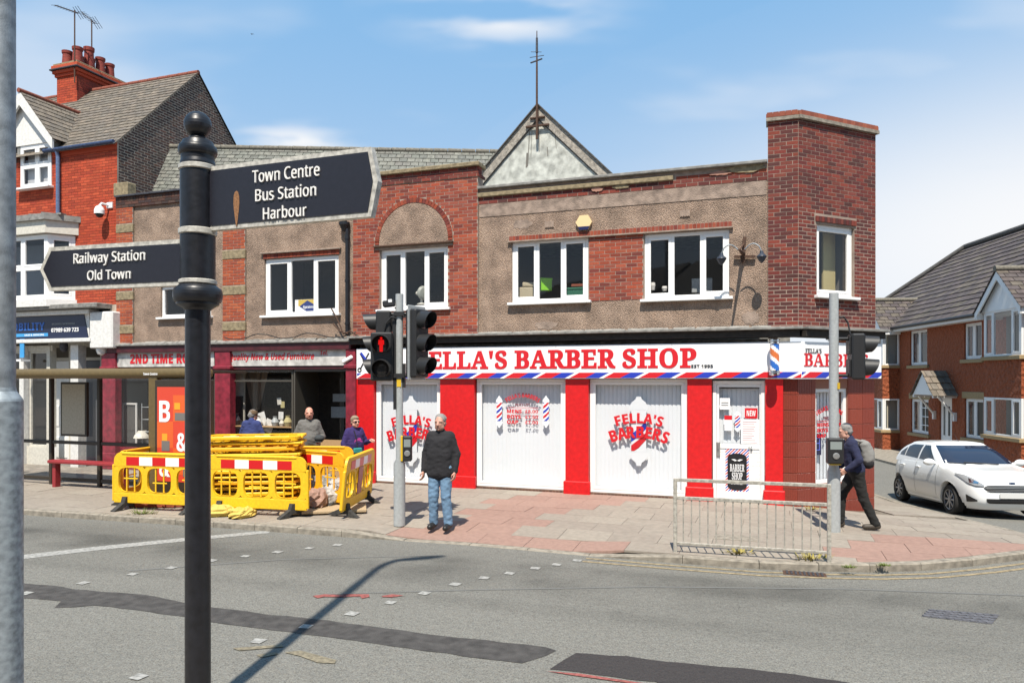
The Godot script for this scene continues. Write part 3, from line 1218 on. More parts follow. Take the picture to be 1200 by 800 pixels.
# a barber's pole drawn on glass, centred on s, from y0 to y1
func pole_decal(parent: Node3D, x: Transform3D, s: float, y0: float, y1: float, w: float, big: bool) -> void:
	var h := y1 - y0
	var wh := MB.new()
	wh.prism(PackedVector2Array([Vector2(s - w * 0.5, y0 + h * 0.2), Vector2(s + w * 0.5, y0 + h * 0.2), Vector2(s + w * 0.5, y0 + h * 0.8), Vector2(s - w * 0.5, y0 + h * 0.8)]), 0.0, 0.002, x)
	for e in [[y0 + h * 0.2, -1.0], [y0 + h * 0.8, 1.0]]:
		var cap := PackedVector2Array()
		for q in [[-0.62, 0.0], [0.62, 0.0], [0.62, 0.05], [0.45, 0.11], [0.2, 0.155], [0.14, 0.2], [-0.14, 0.2], [-0.2, 0.155], [-0.45, 0.11], [-0.62, 0.05]]:
			cap.append(Vector2(s + q[0] * w, e[0] + e[1] * (q[1] * h + 0.003)))
		wh.prism(cap, 0.0, 0.002, x)
	obj("pole_print", wh, M("frosted", Color(0.74, 0.765, 0.79), 0.5), parent)
	var lim := PackedVector2Array([Vector2(s - w * 0.5, y0 + h * 0.21), Vector2(s + w * 0.5, y0 + h * 0.21), Vector2(s + w * 0.5, y0 + h * 0.79), Vector2(s - w * 0.5, y0 + h * 0.79)])
	var th := 0.11 if big else 0.075
	for k in range(1, 3) if big else range(5):
		var yy: float = y0 + h * (0.12 + 0.16 * k) - (h * 0.10 if big else 0.0)
		var p := PackedVector2Array([Vector2(s - w * 0.5, yy), Vector2(s, yy + w * 0.35), Vector2(s + w * 0.5, yy + w * 0.9), Vector2(s + w * 0.5, yy + w * 0.9 + h * th), Vector2(s, yy + w * 0.35 + h * (th + 0.01)), Vector2(s - w * 0.5, yy + h * th)])
		for i in Geometry2D.intersect_polygons(p, lim):
			var e := MB.new()
			e.prism(i, 0.003, 0.005, x)
			obj("pole_stripe", e, M("ink_blue") if k % 2 == 0 else M("ink_red"), parent)


# the barber's corner building
var PAL_TOWER := [Color(0.205, 0.036, 0.026), Color(0.16, 0.030, 0.024), Color(0.25, 0.048, 0.030), Color(0.12, 0.028, 0.025), Color(0.22, 0.052, 0.036), Color(0.10, 0.030, 0.026)]
var PAL_ARCH := [Color(0.36, 0.072, 0.036), Color(0.29, 0.055, 0.030), Color(0.43, 0.10, 0.050), Color(0.22, 0.045, 0.032), Color(0.34, 0.085, 0.054), Color(0.40, 0.075, 0.034)]
var PAL_HOUSE := [Color(0.54, 0.075, 0.026), Color(0.49, 0.064, 0.022), Color(0.58, 0.090, 0.033), Color(0.45, 0.058, 0.022)]
var PAL_DARK := [Color(0.085, 0.040, 0.030), Color(0.065, 0.032, 0.027), Color(0.12, 0.052, 0.036), Color(0.05, 0.030, 0.028), Color(0.10, 0.06, 0.046)]
var PAL_ORANGE := [Color(0.48, 0.10, 0.036), Color(0.42, 0.085, 0.034), Color(0.52, 0.13, 0.05), Color(0.36, 0.08, 0.04)]

func barber_building() -> void:
	var sA := S(415); var sB := S(561); var sT := S(900); var sC := S(935)
	var cw := C(1025, 445).x
	var yl := F(700, 394).y          # underside of the upper storey
	var yR := F(898, 188).y          # top of the rendered parapet
	var yA := F(565, 190).y
	var yT := F(902, 133).y
	var mid := (sA + sC) * 0.5
	var o := thing("shop_building", "two storey corner shop with brick tower, brown pebbledash and red pilasters", "building", front(mid))
	off = Vector3(mid, 0, 0)
	var CX3 := Transform3D(Basis(FB.inverse() * CU, Vector3.UP, FB.inverse() * CN), Vector3(sC, 0, 0))   # the chamfer in front coordinates
	# openings of the upper storey
	var wa := hole(S(446.3), S(526), F(446.3, 363).y, F(526, 288).y)
	var wb := hole(S(599.5), S(689.5), F(599.5, 355).y, F(689.5, 276.5).y)
	var wc := hole(S(755), S(855), F(755, 351).y, F(855, 268).y)
	var wt := hole(C(956, 300).x, C(1000, 300).x, C(956, 346).y, C(1000, 267.5).y)
	# rendered wall
	var b := MB.new()
	wall(b, sB, sT, yl, F(898, 211).y, -0.25, 0.0, [wb, wc])
	obj("rendered_wall", b, M("render"), o)
	# smooth band of the render under the parapet
	b = MB.new()
	wall(b, sB + 0.02, sT - 0.02, F(898, 228).y, F(898, 211.5).y, -0.05, 0.012)
	obj("render_band", b, M("render_smooth"), o)
	# parapet courses, from below
	var rest := MB.new()
	var yb := F(898, 211).y
	b = MB.new()
	b.span(Vector3(sB, yb, -0.25), Vector3(sT, yR - 0.06, 0.012))
	obj("parapet", b, M("mortar"), o)
	bricks(o, "arch", PAL_TOWER, Transform3D(Basis(), Vector3(0, 0, 0.018)), sB + 0.005, sT - 0.002, yb, yb + 0.15, [], 0, rest)
	b = MB.new()
	b.cbox(Vector3((sB + sT) * 0.5 - 0.9, yb + 0.20, -0.08), Vector3(sT - sB - 1.8, 0.095, 0.29), 0.01)
	obj("stone_band", b, M("stone"), o)
	bricks(o, "arch", PAL_ARCH, Transform3D(Basis(), Vector3(0, 0, 0.02)), sT - 1.75, sT - 0.01, yb + 0.15, yb + 0.25, [], 0, rest)
	b = MB.new()
	b.cbox(Vector3((sB + sT) * 0.5, yR - 0.03, -0.09), Vector3(sT - sB - 0.01, 0.06, 0.40), 0.01)
	obj("coping", b, M("lead"), o)
	# arch block: mortar face with a round-headed recess over the window
	var cs := (wa.position.x + wa.end.x) * 0.5
	var ra := wa.size.x * 0.5
	var spring := F(487, 288).y + 0.1
	b = MB.new()
	var rec := hole(wa.position.x, wa.end.x, wa.position.y, spring)
	wall(b, sA, sB, yl, yA - 0.32, -0.25, 0.06, [wa])
	obj("brick_wall", b, M("mortar"), o)
	var zx := Transform3D(Basis(), Vector3(0, 0, 0.066))
	var ring := ra + 0.13
	var top0 := F(487, 288).y
	var bar := hole(wa.position.x - 0.12, wa.end.x + 0.12, top0 - 0.01, top0 + 0.06)
	var kept := 0
	# the tower first: its bricks show largest
	var yt0 := F(902, 386).y
	var tower := MB.new()
	var foot := PackedVector2Array()
	var ce := CX3 * Vector3(cw, 0, 0)
	for p in [Vector2(sT, 0.03), Vector2(sC, 0.03), Vector2(ce.x, ce.z), Vector2(ce.x - 0.9, -2.2), Vector2(sT, -2.2)]:
		foot.append(p)
	# walls of the tower with its window
	wall(tower, sT, sC + 0.0124, yt0, yT, -0.3, 0.03)
	var tc := MB.new()
	wall(tc, -0.0124, cw, yt0, yT, -0.25, 0.03, [wt])
	for k in tc.v.size():
		tower.v.append(CX3 * tc.v[k])
		tower.n.append(CX3.basis * tc.n[k])
		tower.c.append(Color.WHITE)
	tower.span(Vector3(sT, yl, -2.2), Vector3(sT + 0.2, yT, -0.3))
	tower.span(Vector3(sT + 0.2, yT - 0.6, -2.0), Vector3(sC, yT - 0.5, -0.3))
	var rw := CX3 * Vector3(cw, 0, -0.25)
	tower.quad(Vector3(ce.x, yl, ce.z), Vector3(ce.x - 0.9, yl, -2.4), Vector3(ce.x - 0.9, yT, -2.4), Vector3(ce.x, yT, ce.z))
	obj("tower_wall", tower, M("mortar"), o)
	var wt2 := Rect2(wt.position, wt.size)
	var xt := Transform3D(CX3.basis, CX3.origin + CX3.basis.z * 0.036)
	kept += bricks(o, "tower", PAL_TOWER, xt, -0.0135, cw, yt0, yT - 0.17, [wt2, hole(wt.position.x - 0.06, wt.end.x + 0.06, wt.end.y - 0.01, wt.end.y + 0.15)], 230, rest)
	kept += bricks(o, "tower", PAL_TOWER, Transform3D(Basis(), Vector3(0, 0, 0.036)), sT, sC + 0.0135, yt0, yT - 0.17, [], 40, rest)
	# tower crown: a corbel course and a brick-on-edge coping
	for e in [[yT - 0.17, yT - 0.10, 0.055, "kerb"], [yT - 0.10, yT - 0.02, 0.03, "brick_coping"]]:
		var cb := MB.new()
		var z: float = e[2]
		cb.span(Vector3(sT - 0.03, e[0], -0.3), Vector3(sC + z * 0.3, e[1] - 0.006, 0.03 + z))
		var qx := CX3 * Vector3(0, 0, 0)
		cb.box(CX3 * Vector3(cw * 0.5, (e[0] + e[1]) * 0.5 - 0.001, -0.12 + z * 0.5 + 0.015), Vector3(cw + 0.06, e[1] - e[0] - 0.004, 0.30 + z), CX3.basis)
		obj("tower_corbel", cb, M("kerb") if e[3] == "kerb" else M("brick_coping", Color(0.36, 0.11, 0.06), 0.9, {"tex": "grain", "scale": 2.0}), o)
	soldiers(rest, Transform3D(Basis(), Vector3(0, 0, 0.07)), sT - 0.02, sC, yT - 0.10, yT, [Color(0.36, 0.10, 0.055), Color(0.31, 0.085, 0.05)], 0.11)
	soldiers(rest, Transform3D(CX3.basis, CX3.origin + CX3.basis.z * 0.07), 0.02, cw + 0.02, yT - 0.10, yT, [Color(0.36, 0.10, 0.055), Color(0.31, 0.085, 0.05)], 0.11)
	soldiers(rest, xt, wt.position.x - 0.04, wt.end.x + 0.04, wt.end.y + 0.035, wt.end.y + 0.145, PAL_TOWER, 0.075, 0.01)
	# arch block bricks
	kept += bricks(o, "archbrick", PAL_ARCH, zx, sA, sB, yl, yA - 0.33, [hole(wa.position.x, wa.end.x, wa.position.y, wa.end.y), [Vector2(cs, spring), ring], hole(cs - ring, cs + ring, top0 + 0.05, spring), bar], 300 - kept, rest)
	# ring of the arch
	rest.colored = true
	var na := 36
	for k in na:
		var a := PI * (k + 0.5) / na
		rest.col = PAL_ARCH[rng.randi_range(0, 5)] * rng.randf_range(0.75, 1.0)
		var d := Vector3(cos(a), sin(a), 0)
		rest.box(Vector3(cs, spring, 0.062) + d * (ra + 0.065), Vector3(0.105, (ra + 0.06) * PI / na - 0.009, 0.03), Basis(d, Vector3(-d.y, d.x, 0), Vector3(0, 0, 1)), false)
	for sg in [-1.0, 1.0]:
		for k in 2:
			rest.col = PAL_ARCH[k]
			rest.box(Vector3(cs + sg * (ra + 0.065), top0 + 0.09 + k * 0.045, 0.062), Vector3(0.105, 0.04, 0.03), Basis(), false)
	# rendered tympanum, a little back, and the tile course under it
	b = MB.new()
	var ty := PackedVector2Array([Vector2(cs - ra, top0 + 0.04), Vector2(cs + ra, top0 + 0.04)])
	for k in 25:
		var a := PI * k / 24.0
		ty.append(Vector2(cs + cos(a) * (ra + 0.01), spring + sin(a) * (ra + 0.01)))
	b.prism(ty, 0.055, 0.068)
	obj("rendered_arch_panel", b, M("render"), o)
	b = MB.new()
	b.cbox(Vector3(cs, top0 + 0.022, 0.08), Vector3(ra * 2 + 0.28, 0.035, 0.10), 0.006)
	obj("tile_course", b, M("rust"), o)
	# corbelled head of the arch block
	b = MB.new()
	b.span(Vector3(sA, yA - 0.32, -0.25), Vector3(sB + 0.01, yA - 0.10, 0.075))
	obj("parapet", b, M("mortar"), o)
	bricks(o, "arch", PAL_TOWER, Transform3D(Basis(), Vector3(0, 0, 0.085)), sA, sB + 0.02, yA - 0.32, yA - 0.095, [], 0, rest)
	for k in 4:
		rest.col = PAL_TOWER[k]
		rest.box(Vector3(sB + 0.012, yA - 0.28 + (k % 3) * 0.075, -0.02 - 0.2 * float(k / 3)), Vector3(0.03, 0.065, 0.19), Basis(), true)
	b = MB.new()
	b.cbox(Vector3((sA + sB) * 0.5, yA - 0.05, -0.07), Vector3(sB - sA + 0.12, 0.09, 0.44), 0.012)
	obj("coping", b, M("stone"), o)
	# brick panel between the two windows, soldier course over them
	rest.colored = true
	bricks(o, "arch", PAL_ARCH, Transform3D(Basis(), Vector3(0, 0, 0.012)), wb.end.x + 0.015, wc.position.x - 0.015, F(690, 353).y, wb.end.y + 0.09, [], 0, rest)
	b = MB.new()
	b.span(Vector3(wb.end.x + 0.01, F(690, 353).y, -0.02), Vector3(wc.position.x - 0.01, wb.end.y + 0.09, 0.006))
	obj("brick_panel", b, M("mortar"), o)
	var sy := wc.end.y + 0.045
	b = MB.new()
	b.span(Vector3(S(597), sy - 0.01, -0.02), Vector3(S(858), sy + 0.105, 0.014))
	b.cbox(Vector3((S(597) + S(858)) * 0.5, sy - 0.022, 0.02), Vector3(S(858) - S(597) + 0.05, 0.03, 0.09), 0.005)
	obj("brick_course", b, M("mortar"), o)
	soldiers(rest, Transform3D(Basis(), Vector3(0, 0, 0.020)), S(597), S(858), sy, sy + 0.10, PAL_ARCH, 0.075)
	obj("bricks", rest, M("brick_vc"), o).set_meta("kind", "stuff")
	# mends and bare patches on the old wall
	for e in [[629, 244, 1.25, 0.13, "stone", 0.0], [612, 262, 0.5, 0.12, "render_smooth", 0.0], [873, 198, 1.0, 0.10, "stone", 0.03], [845, 203, 0.5, 0.05, "pier_pink", 0.03], [700, 222, 0.3, 0.06, "pier_pink", 0.03], [728, 219, 0.4, 0.05, "stone", 0.03], [640, 381, 0.6, 0.1, "render_smooth", 0.0], [880, 372, 0.4, 0.16, "render_smooth", 0.0]]:
		M("pier_pink", Color(0.36, 0.19, 0.14), 0.95)
		var ct := F(e[0], e[1])
		var pg := PackedVector2Array()
		for k in 26:
			var a := TAU * k / 26.0
			pg.append(ct + Vector2(cos(a) * e[2] * 0.5, sin(a) * e[3]) * rng.randf_range(0.65, 1.0))
		b = MB.new()
		b.prism(pg, 0.0, 0.006 + e[5])
		obj("mortar_mend", b, M(e[4]), o)
	# windows
	casement(o, wa.position.x, wa.end.x, wa.position.y, wa.end.y, -0.02, [0.34, 0.32, 0.34], [0, 2])
	casement(o, wb.position.x, wb.end.x, wb.position.y, wb.end.y, -0.05, [0.34, 0.32, 0.34], [0, 2])
	casement(o, wc.position.x, wc.end.x, wc.position.y, wc.end.y, -0.05, [0.34, 0.34, 0.32], [0, 2])
	for r in [wa, wb, wc]:
		room(o, r.position.x - 0.25, r.end.x + 0.25, r.position.y - 0.35, r.end.y + 0.2, -0.27, 2.6, "room")
	# tower window, made in the chamfer's own frame
	var keepoff := off
	turned = o
	turn = Transform3D(CX3.basis, CX3.origin - off)
	off = Vector3.ZERO
	var cwin := casement(o, wt.position.x, wt.end.x, wt.position.y, wt.end.y, -0.03, [1.0], [0])
	room(o, wt.position.x - 0.1, wt.end.x + 0.1, wt.position.y - 0.2, wt.end.y + 0.1, -0.25, 1.6, "room")
	# a leaning board inside
	b = MB.new()
	b.span(Vector3(wt.end.x - 0.42, wt.position.y + 0.08, -0.40), Vector3(wt.end.x - 0.08, wt.end.y - 0.06, -0.36))
	obj("board", b, M("straw", Color(0.42, 0.36, 0.17), 0.8), cwin)
	turned = null
	off = keepoff
	# ledge over the fascia: flashing on a dark timber cornice
	var ly := F(700, 391).y
	b = MB.new()
	b.cbox(Vector3((sA + sC) * 0.5 + 0.03, ly + 0.02, 0.13), Vector3(sC - sA + 0.12, 0.055, 0.34), 0.01)
	b.cbox(CX3 * Vector3(cw * 0.5 + 0.04, ly + 0.02, 0.13), Vector3(cw + 0.12, 0.053, 0.33), 0.01, CX3.basis)
	# ragged mortar fillet above it
	for k in 60:
		var q := lerpf(sA, sT, (k + rng.randf()) / 60.0)
		b.box(Vector3(q, ly + 0.055, 0.05), Vector3(rng.randf_range(0.1, 0.3), rng.randf_range(0.015, 0.04), 0.1), Basis(Vector3(1, 0, 0), 0.5))
	obj("flashing", b, M("lead"), o)
	b = MB.new()
	b.span(Vector3(sA, ly - 0.14, -0.2), Vector3(sC + 0.03, ly - 0.008, 0.22))
	b.box(CX3 * Vector3(cw * 0.5 + 0.02, ly - 0.074, 0.01), Vector3(cw + 0.06, 0.13, 0.42), CX3.basis)
	obj("cornice", b, M("wood_dark"), o)
	# roof slab, back wall and side so that no light leaks
	b = MB.new()
	b.span(Vector3(sA, yl + 2.2, -6.0), Vector3(sT, yl + 2.4, -0.25))
	b.span(Vector3(sA, -0.2, -6.2), Vector3(sC, yl + 2.4, -6.0))
	b.span(Vector3(sA, yl - 0.2, -6.0), Vector3(sT, yl - 0.1, -0.25))
	obj("flat_roof", b, M("lead"), o)

	# ---- the shop front
	var fb := F(700, 444).y       # top of the openings
	var pil := MB.new()
	var pz := 0.05
	for p in [[418, 439.5], [517, 557], [663.5, 690.5], [806, 834.5], [897, 918]]:
		var a := S(p[0]); var c := S(p[1])
		pil.cbox(Vector3((a + c) * 0.5, fb * 0.5, pz - 0.1), Vector3(c - a, fb, 0.24), 0.008)
		pil.cbox(Vector3((a + c) * 0.5, 0.12, pz + 0.005), Vector3(c - a + 0.07, 0.30, 0.10), 0.015)
		obj("pilaster", pil, M("red_paint"), o)
		pil = MB.new()
	var wins := [[440, 517, 567.5], [558, 663, 574], [691, 805.5, 581.5]]
	for k in 3:
		var w: Array = wins[k]
		var a := S(w[0]); var c := S(w[1])
		var y0 := F((w[0] + w[1]) * 0.5, w[2] - 2.0).y
		# brick plinth under the window
		var pb := MB.new()
		pb.span(Vector3(a, -0.1, -0.3), Vector3(c, y0 - 0.005, -0.03))
		obj("plinth", pb, M("mortar"), o)
		var pr := MB.new()
		soldiers(pr, Transform3D(Basis(), Vector3(0, 0, -0.022)), a, c, 0.0, y0 - 0.01, [Color(0.16, 0.07, 0.045), Color(0.12, 0.055, 0.04), Color(0.19, 0.085, 0.05)], 0.075)
		obj("plinth_bricks", pr, M("brick_vc"), o).set_meta("kind", "stuff")
		var wn := casement(o, a, c, y0, fb, -0.03, [1.0], [0], false, "upvc", 0.0, 0.065)
		louvres(wn, a + 0.04, c - 0.04, y0 + 0.03, fb - 0.05, -0.16)
		# head box of the blind and the dark shop behind
		var hb := MB.new()
		hb.span(Vector3(a, y0, -0.5), Vector3(a + 0.03, fb, -0.1))
		hb.span(Vector3(c - 0.03, y0, -0.5), Vector3(c, fb, -0.1))
		hb.span(Vector3(a, y0 - 0.02, -0.5), Vector3(c, y0, -0.1))
		hb.span(Vector3(a, fb - 0.02, -0.5), Vector3(c, fb + 0.05, -0.1))
		hb.span(Vector3(a, y0, -0.52), Vector3(c, fb, -0.5))
		obj("window_lining", hb, M("white_paint"), wn)
		var gz := Transform3D(Basis(), Vector3(0, 0, -0.056))
		if k != 1:
			var m := S(480.0 if k == 0 else 748.0)
			var ys := 480.0 if k == 0 else 748.0
			var ya := F(ys, 508).y
			arched(wn, "FELLA'S", "sans heavy", Vector3(m, ya - 1.55 + 0.31, -0.052), 1.55, 0.20, 0.66, M("ink_red"))
			arched(wn, "BARBERS", "sans heavy", Vector3(m, ya - 1.55 + 0.02, -0.052), 1.55, 0.235, 0.81, M("ink_red"))
			pole_decal(wn, Transform3D(Basis(), Vector3(0, 0, -0.065)), m, F(ys, 546).y, F(ys, 464).y, 0.31, true)
		else:
			price_list(wn, S(611.5), F(611, 445).y, -0.052)
			for q in [584.0, 639.0]:
				pole_decal(wn, gz, S(q), F(q, 501).y, F(q, 464).y, 0.125, false)
	barber_door(o)
	# glazed tiles on the corner
	var cwn := hole(C(956, 500).x, C(994, 500).x, C(975, 566).y, C(975, 455).y)
	var tb := MB.new()
	tb.span(Vector3(S(918), -0.35, -0.3), Vector3(sC, fb, -0.012))
	tc = MB.new()
	wall(tc, 0.0, cw, -0.6, fb, -0.3, -0.012, [cwn])
	for k in tc.v.size():
		tb.vert(CX3 * tc.v[k], CX3.basis * tc.n[k])
	obj("tile_backing", tb, M("tile_joint", Color(0.30, 0.14, 0.10), 0.9), o)
	var tm := MB.new()
	for r in 8:
		tm.cbox(Vector3(-0.138 + 0.0395 * r, 0, 0.0), Vector3(0.0375, 0.296, 0.02), 0.004)
	var tile_mesh := tm.mesh()
	var tmats := []
	for k in 4:
		tmats.append(M("tile_%d" % k, [Color(0.255, 0.050, 0.032), Color(0.275, 0.056, 0.034), Color(0.235, 0.048, 0.032), Color(0.265, 0.060, 0.040)][k], 0.3, {"tex": "soft", "scale": 2.0}))
	for e in 2:
		var x0 := 0.0 if e else S(918)
		var x1 := cw if e else sC
		var nx := 6 if e else 1
		for i in nx:
			for j in 10:
				var a := lerpf(x0, x1, float(i) / nx)
				var c := lerpf(x0, x1, float(i + 1) / nx)
				var y0 := fb - (j + 1) * 0.302
				var y1 := y0 + 0.302
				if e and y0 < cwn.end.y - 0.03 and y1 > cwn.position.y + 0.03:
					if c <= cwn.position.x + 0.02 or a >= cwn.end.x - 0.02:
						pass
					elif a < cwn.position.x - 0.04:
						c = cwn.position.x
					elif c > cwn.end.x + 0.04:
						a = cwn.end.x
					else:
						continue
				var t := MeshInstance3D.new()
				t.name = "wall_tile"
				t.mesh = tile_mesh
				t.material_override = tmats[rng.randi_range(0, 3)]
				var base := CX3 if e else Transform3D()
				t.transform = base * Transform3D(Basis.from_scale(Vector3((c - a - 0.006) / 0.3165, 0.99, 1.0)), Vector3((a + c) * 0.5, (y0 + y1) * 0.5, -0.004))
				t.position -= off
				o.add_child(t, true)
	turned = o
	turn = Transform3D(CX3.basis, CX3.origin - off)
	off = Vector3.ZERO
	var cwnd := casement(o, cwn.position.x, cwn.end.x, cwn.position.y, cwn.end.y, -0.04, [1.0], [], false)
	room(o, cwn.position.x - 0.02, cwn.end.x + 0.02, cwn.position.y - 0.02, cwn.end.y + 0.02, -0.3, 0.3, "white_paint")
	turned = null
	louvres(cwnd, cwn.position.x + 0.03, cwn.end.x - 0.03, cwn.position.y + 0.03, cwn.end.y - 0.03, -0.17)
	price_list(cwnd, (cwn.position.x + cwn.end.x) * 0.5, C(975, 460).y, -0.06, 0.92)
	# a small tube sign standing in the corner window
	var ns := thing("tube_sign", "small dark blue tube sign in the corner shop window", "sign", Transform3D(Basis(CU, Vector3.UP, CN), O + U * sC + CU * (cwn.position.x + 0.14) + Vector3(0, C(964, 521).y, 0) - CN * 0.09))
	b = MB.new()
	b.cbox(Vector3.ZERO, Vector3(0.22, 0.42, 0.02), 0.004)
	obj("backing", b, M("ink_navy", Color(0.012, 0.014, 0.07), 0.3), ns)
	b = MB.new()
	for q in [[-0.05, -0.11, 0.05, -0.11], [0.05, -0.11, 0.05, 0.12], [0.05, 0.12, -0.05, 0.12], [-0.05, 0.12, -0.05, -0.11], [-0.05, 0.02, 0.05, 0.02]]:
		b.tube(Vector3(q[0], q[1], 0.016), Vector3(q[2], q[3], 0.016), 0.008, 0.008, 6)
	obj("tube", b, M("tube_blue", Color(0.12, 0.16, 0.6), 0.3), ns)

	# ---- the fascia signs, each a thing of its own
	off = Vector3.ZERO
	var fy0 := F(700, 443.5, 0.15).y
	var fy1 := F(700, 404, 0.15).y
	var s0 := S(417.5, 0.15); var s1 := sC + 0.062
	var sg := thing("shop_sign", "long white barber shop fascia board with large red slab lettering", "sign", front((s0 + s1) * 0.5, fy0, 0.02))
	var half := (s1 - s0) * 0.5
	var H := fy1 - fy0
	b = MB.new()
	for k in 4:
		var a := lerpf(-half, half, k / 4.0) + 0.002
		var c := lerpf(-half, half, (k + 1) / 4.0) - 0.002
		b.cbox(Vector3((a + c) * 0.5, H * 0.5, 0.065), Vector3(c - a, H, 0.13), 0.004)
		obj("panel", b, M("sign_white"), sg)
		b = MB.new()
	var mids := (s0 + s1) * 0.5
	var ta := S(487, 0.15) - mids; var tb2 := S(816.5, 0.15) - mids
	text(sg, "FELLA'S BARBER SHOP", "serif heavy", Vector3((ta + tb2) * 0.5, F(700, 420.3, 0.15).y - fy0, 0.134), tb2 - ta, 0.405, M("ink_red"))
	text(sg, "EST 1995", "sans bold", Vector3(S(823, 0.15) - mids, F(823, 429, 0.15).y - fy0, 0.134), S(836, 0.15) - S(810.5, 0.15), 0.065, M("ink_black"))
	stripes(sg, Transform3D(Basis(), Vector3(0, 0, 0.130)), -half + 0.02, half, 0.012, 0.125, 0.73)
	# crossed scissors and comb printed at the left end
	b = MB.new()
	var lx := S(427, 0.15) - mids
	var lyy := H * 0.58
	for q in [[-1.0, 0.9], [1.0, 0.9]]:
		b.box(Vector3(lx, lyy, 0.133), Vector3(0.035, 0.44, 0.006), Basis(Vector3(0, 0, 1), 0.55 * q[0]))
		b.lathe(Vector3(lx + 0.13 * q[0], lyy - 0.2, 0.133), [Vector2(0.03, 0), Vector2(0.055, 0), Vector2(0.055, 0.006), Vector2(0.03, 0.006), Vector2(0.03, 0)], 14, Basis(Vector3(1, 0, 0), PI / 2))
	obj("scissors_print", b, M("ink_black"), sg)
	b = MB.new()
	b.box(Vector3(lx + 0.02, lyy + 0.06, 0.136), Vector3(0.05, 0.36, 0.005), Basis(Vector3(0, 0, 1), 0.7))
	obj("comb_print", b, M("ink_blue"), sg)
	# the sign on the chamfer
	var cwid := cw + 0.082
	var so := O + U * (sC) + N * 0.0
	var sg2 := thing("shop_sign", "shorter white fascia board on the chamfered corner with red and black lettering", "sign", Transform3D(Basis(CU, Vector3.UP, CN), so + CU * (cwid * 0.5 - 0.062) + CN * 0.02 + Vector3(0, fy0, 0)))
	b = MB.new()
	b.cbox(Vector3(0, H * 0.5, 0.065), Vector3(cwid, H, 0.13), 0.004)
	obj("panel", b, M("sign_white"), sg2)
	var cmid := cwid * 0.5 - 0.062
	text(sg2, "FELLA'S", "serif", Vector3(C(953.5, 411, 0.15).x - cmid, C(953, 411, 0.15).y - fy0, 0.134), 0.42, 0.085, M("ink_black"))
	text(sg2, "BARBERS", "serif bold", Vector3(C(981, 421, 0.15).x - cmid, C(981, 422, 0.15).y - fy0, 0.134), C(1019, 421, 0.15).x - C(944, 421, 0.15).x, 0.25, M("ink_red"))
	stripes(sg2, Transform3D(Basis(), Vector3(0, 0, 0.130)), -cwid * 0.5 + 0.01, cwid * 0.5 - 0.01, 0.012, 0.125, 0.73)
	# barber's pole on a bracket above the last pilaster
	var bp := F(908, 420, 0.35)
	var po := thing("barber_pole", "striped barber pole with chrome caps fixed above the shop door pilaster", "barber pole", front(bp.x, F(908, 440, 0.35).y, 0.33))
	var ph := F(908, 398, 0.35).y - F(908, 441, 0.35).y
	b = MB.new()
	for e in [0.0, ph - 0.1]:
		b.lathe(Vector3(0, e, 0), [Vector2(0, 0), Vector2(0.08, 0), Vector2(0.1, 0.015), Vector2(0.1, 0.05), Vector2(0.085, 0.06), Vector2(0.1, 0.07), Vector2(0.1, 0.09), Vector2(0.075, 0.1), Vector2(0, 0.1)], 24)
	obj("cap", b, M("chrome", Color(0.7, 0.7, 0.7), 0.15, {"metal": 1.0}), po)
	b = MB.new()
	b.tube(Vector3(0, ph * 0.5, -0.09), Vector3(0, ph * 0.5, -0.31), 0.025, 0.025, 10)
	b.cbox(Vector3(0, ph * 0.5, -0.24), Vector3(0.1, 0.3, 0.02), 0.004)
	obj("bracket", b, M("chrome"), po)
	for k in 4:
		b = MB.new()
		var rows := 24
		for i in rows:
			for j in 36:
				var a0 := TAU * j / 36.0
				var a1 := TAU * (j + 1) / 36.0
				var ya0 := 0.1 + (ph - 0.2) * i / rows
				var ya1 := 0.1 + (ph - 0.2) * (i + 1) / rows
				var ph2 := fposmod(float(j) / 36.0 + (float(i) / rows) * 1.15 + 0.30, 1.0)
				var kind := 0 if ph2 < 0.5 and ph2 > 0.36 or ph2 >= 0.5 and ph2 <= 0.56 else 3
				if ph2 > 0.06 and ph2 < 0.36: kind = 1
				elif ph2 > 0.56 and ph2 < 0.86: kind = 2
				if kind != k:
					continue
				var n0 := Vector3(cos(a0), 0, -sin(a0)); var n1 := Vector3(cos(a1), 0, -sin(a1))
				b.qn(n0 * 0.085 + Vector3(0, ya0, 0), n1 * 0.085 + Vector3(0, ya0, 0), n1 * 0.085 + Vector3(0, ya1, 0), n0 * 0.085 + Vector3(0, ya1, 0), n0, n1, n1, n0)
		obj("stripe", b, [M("ink_white"), M("pole_blue", Color(0.03, 0.14, 0.50), 0.3), M("pole_orange", Color(0.62, 0.16, 0.045), 0.3), M("ink_white")][k], po)


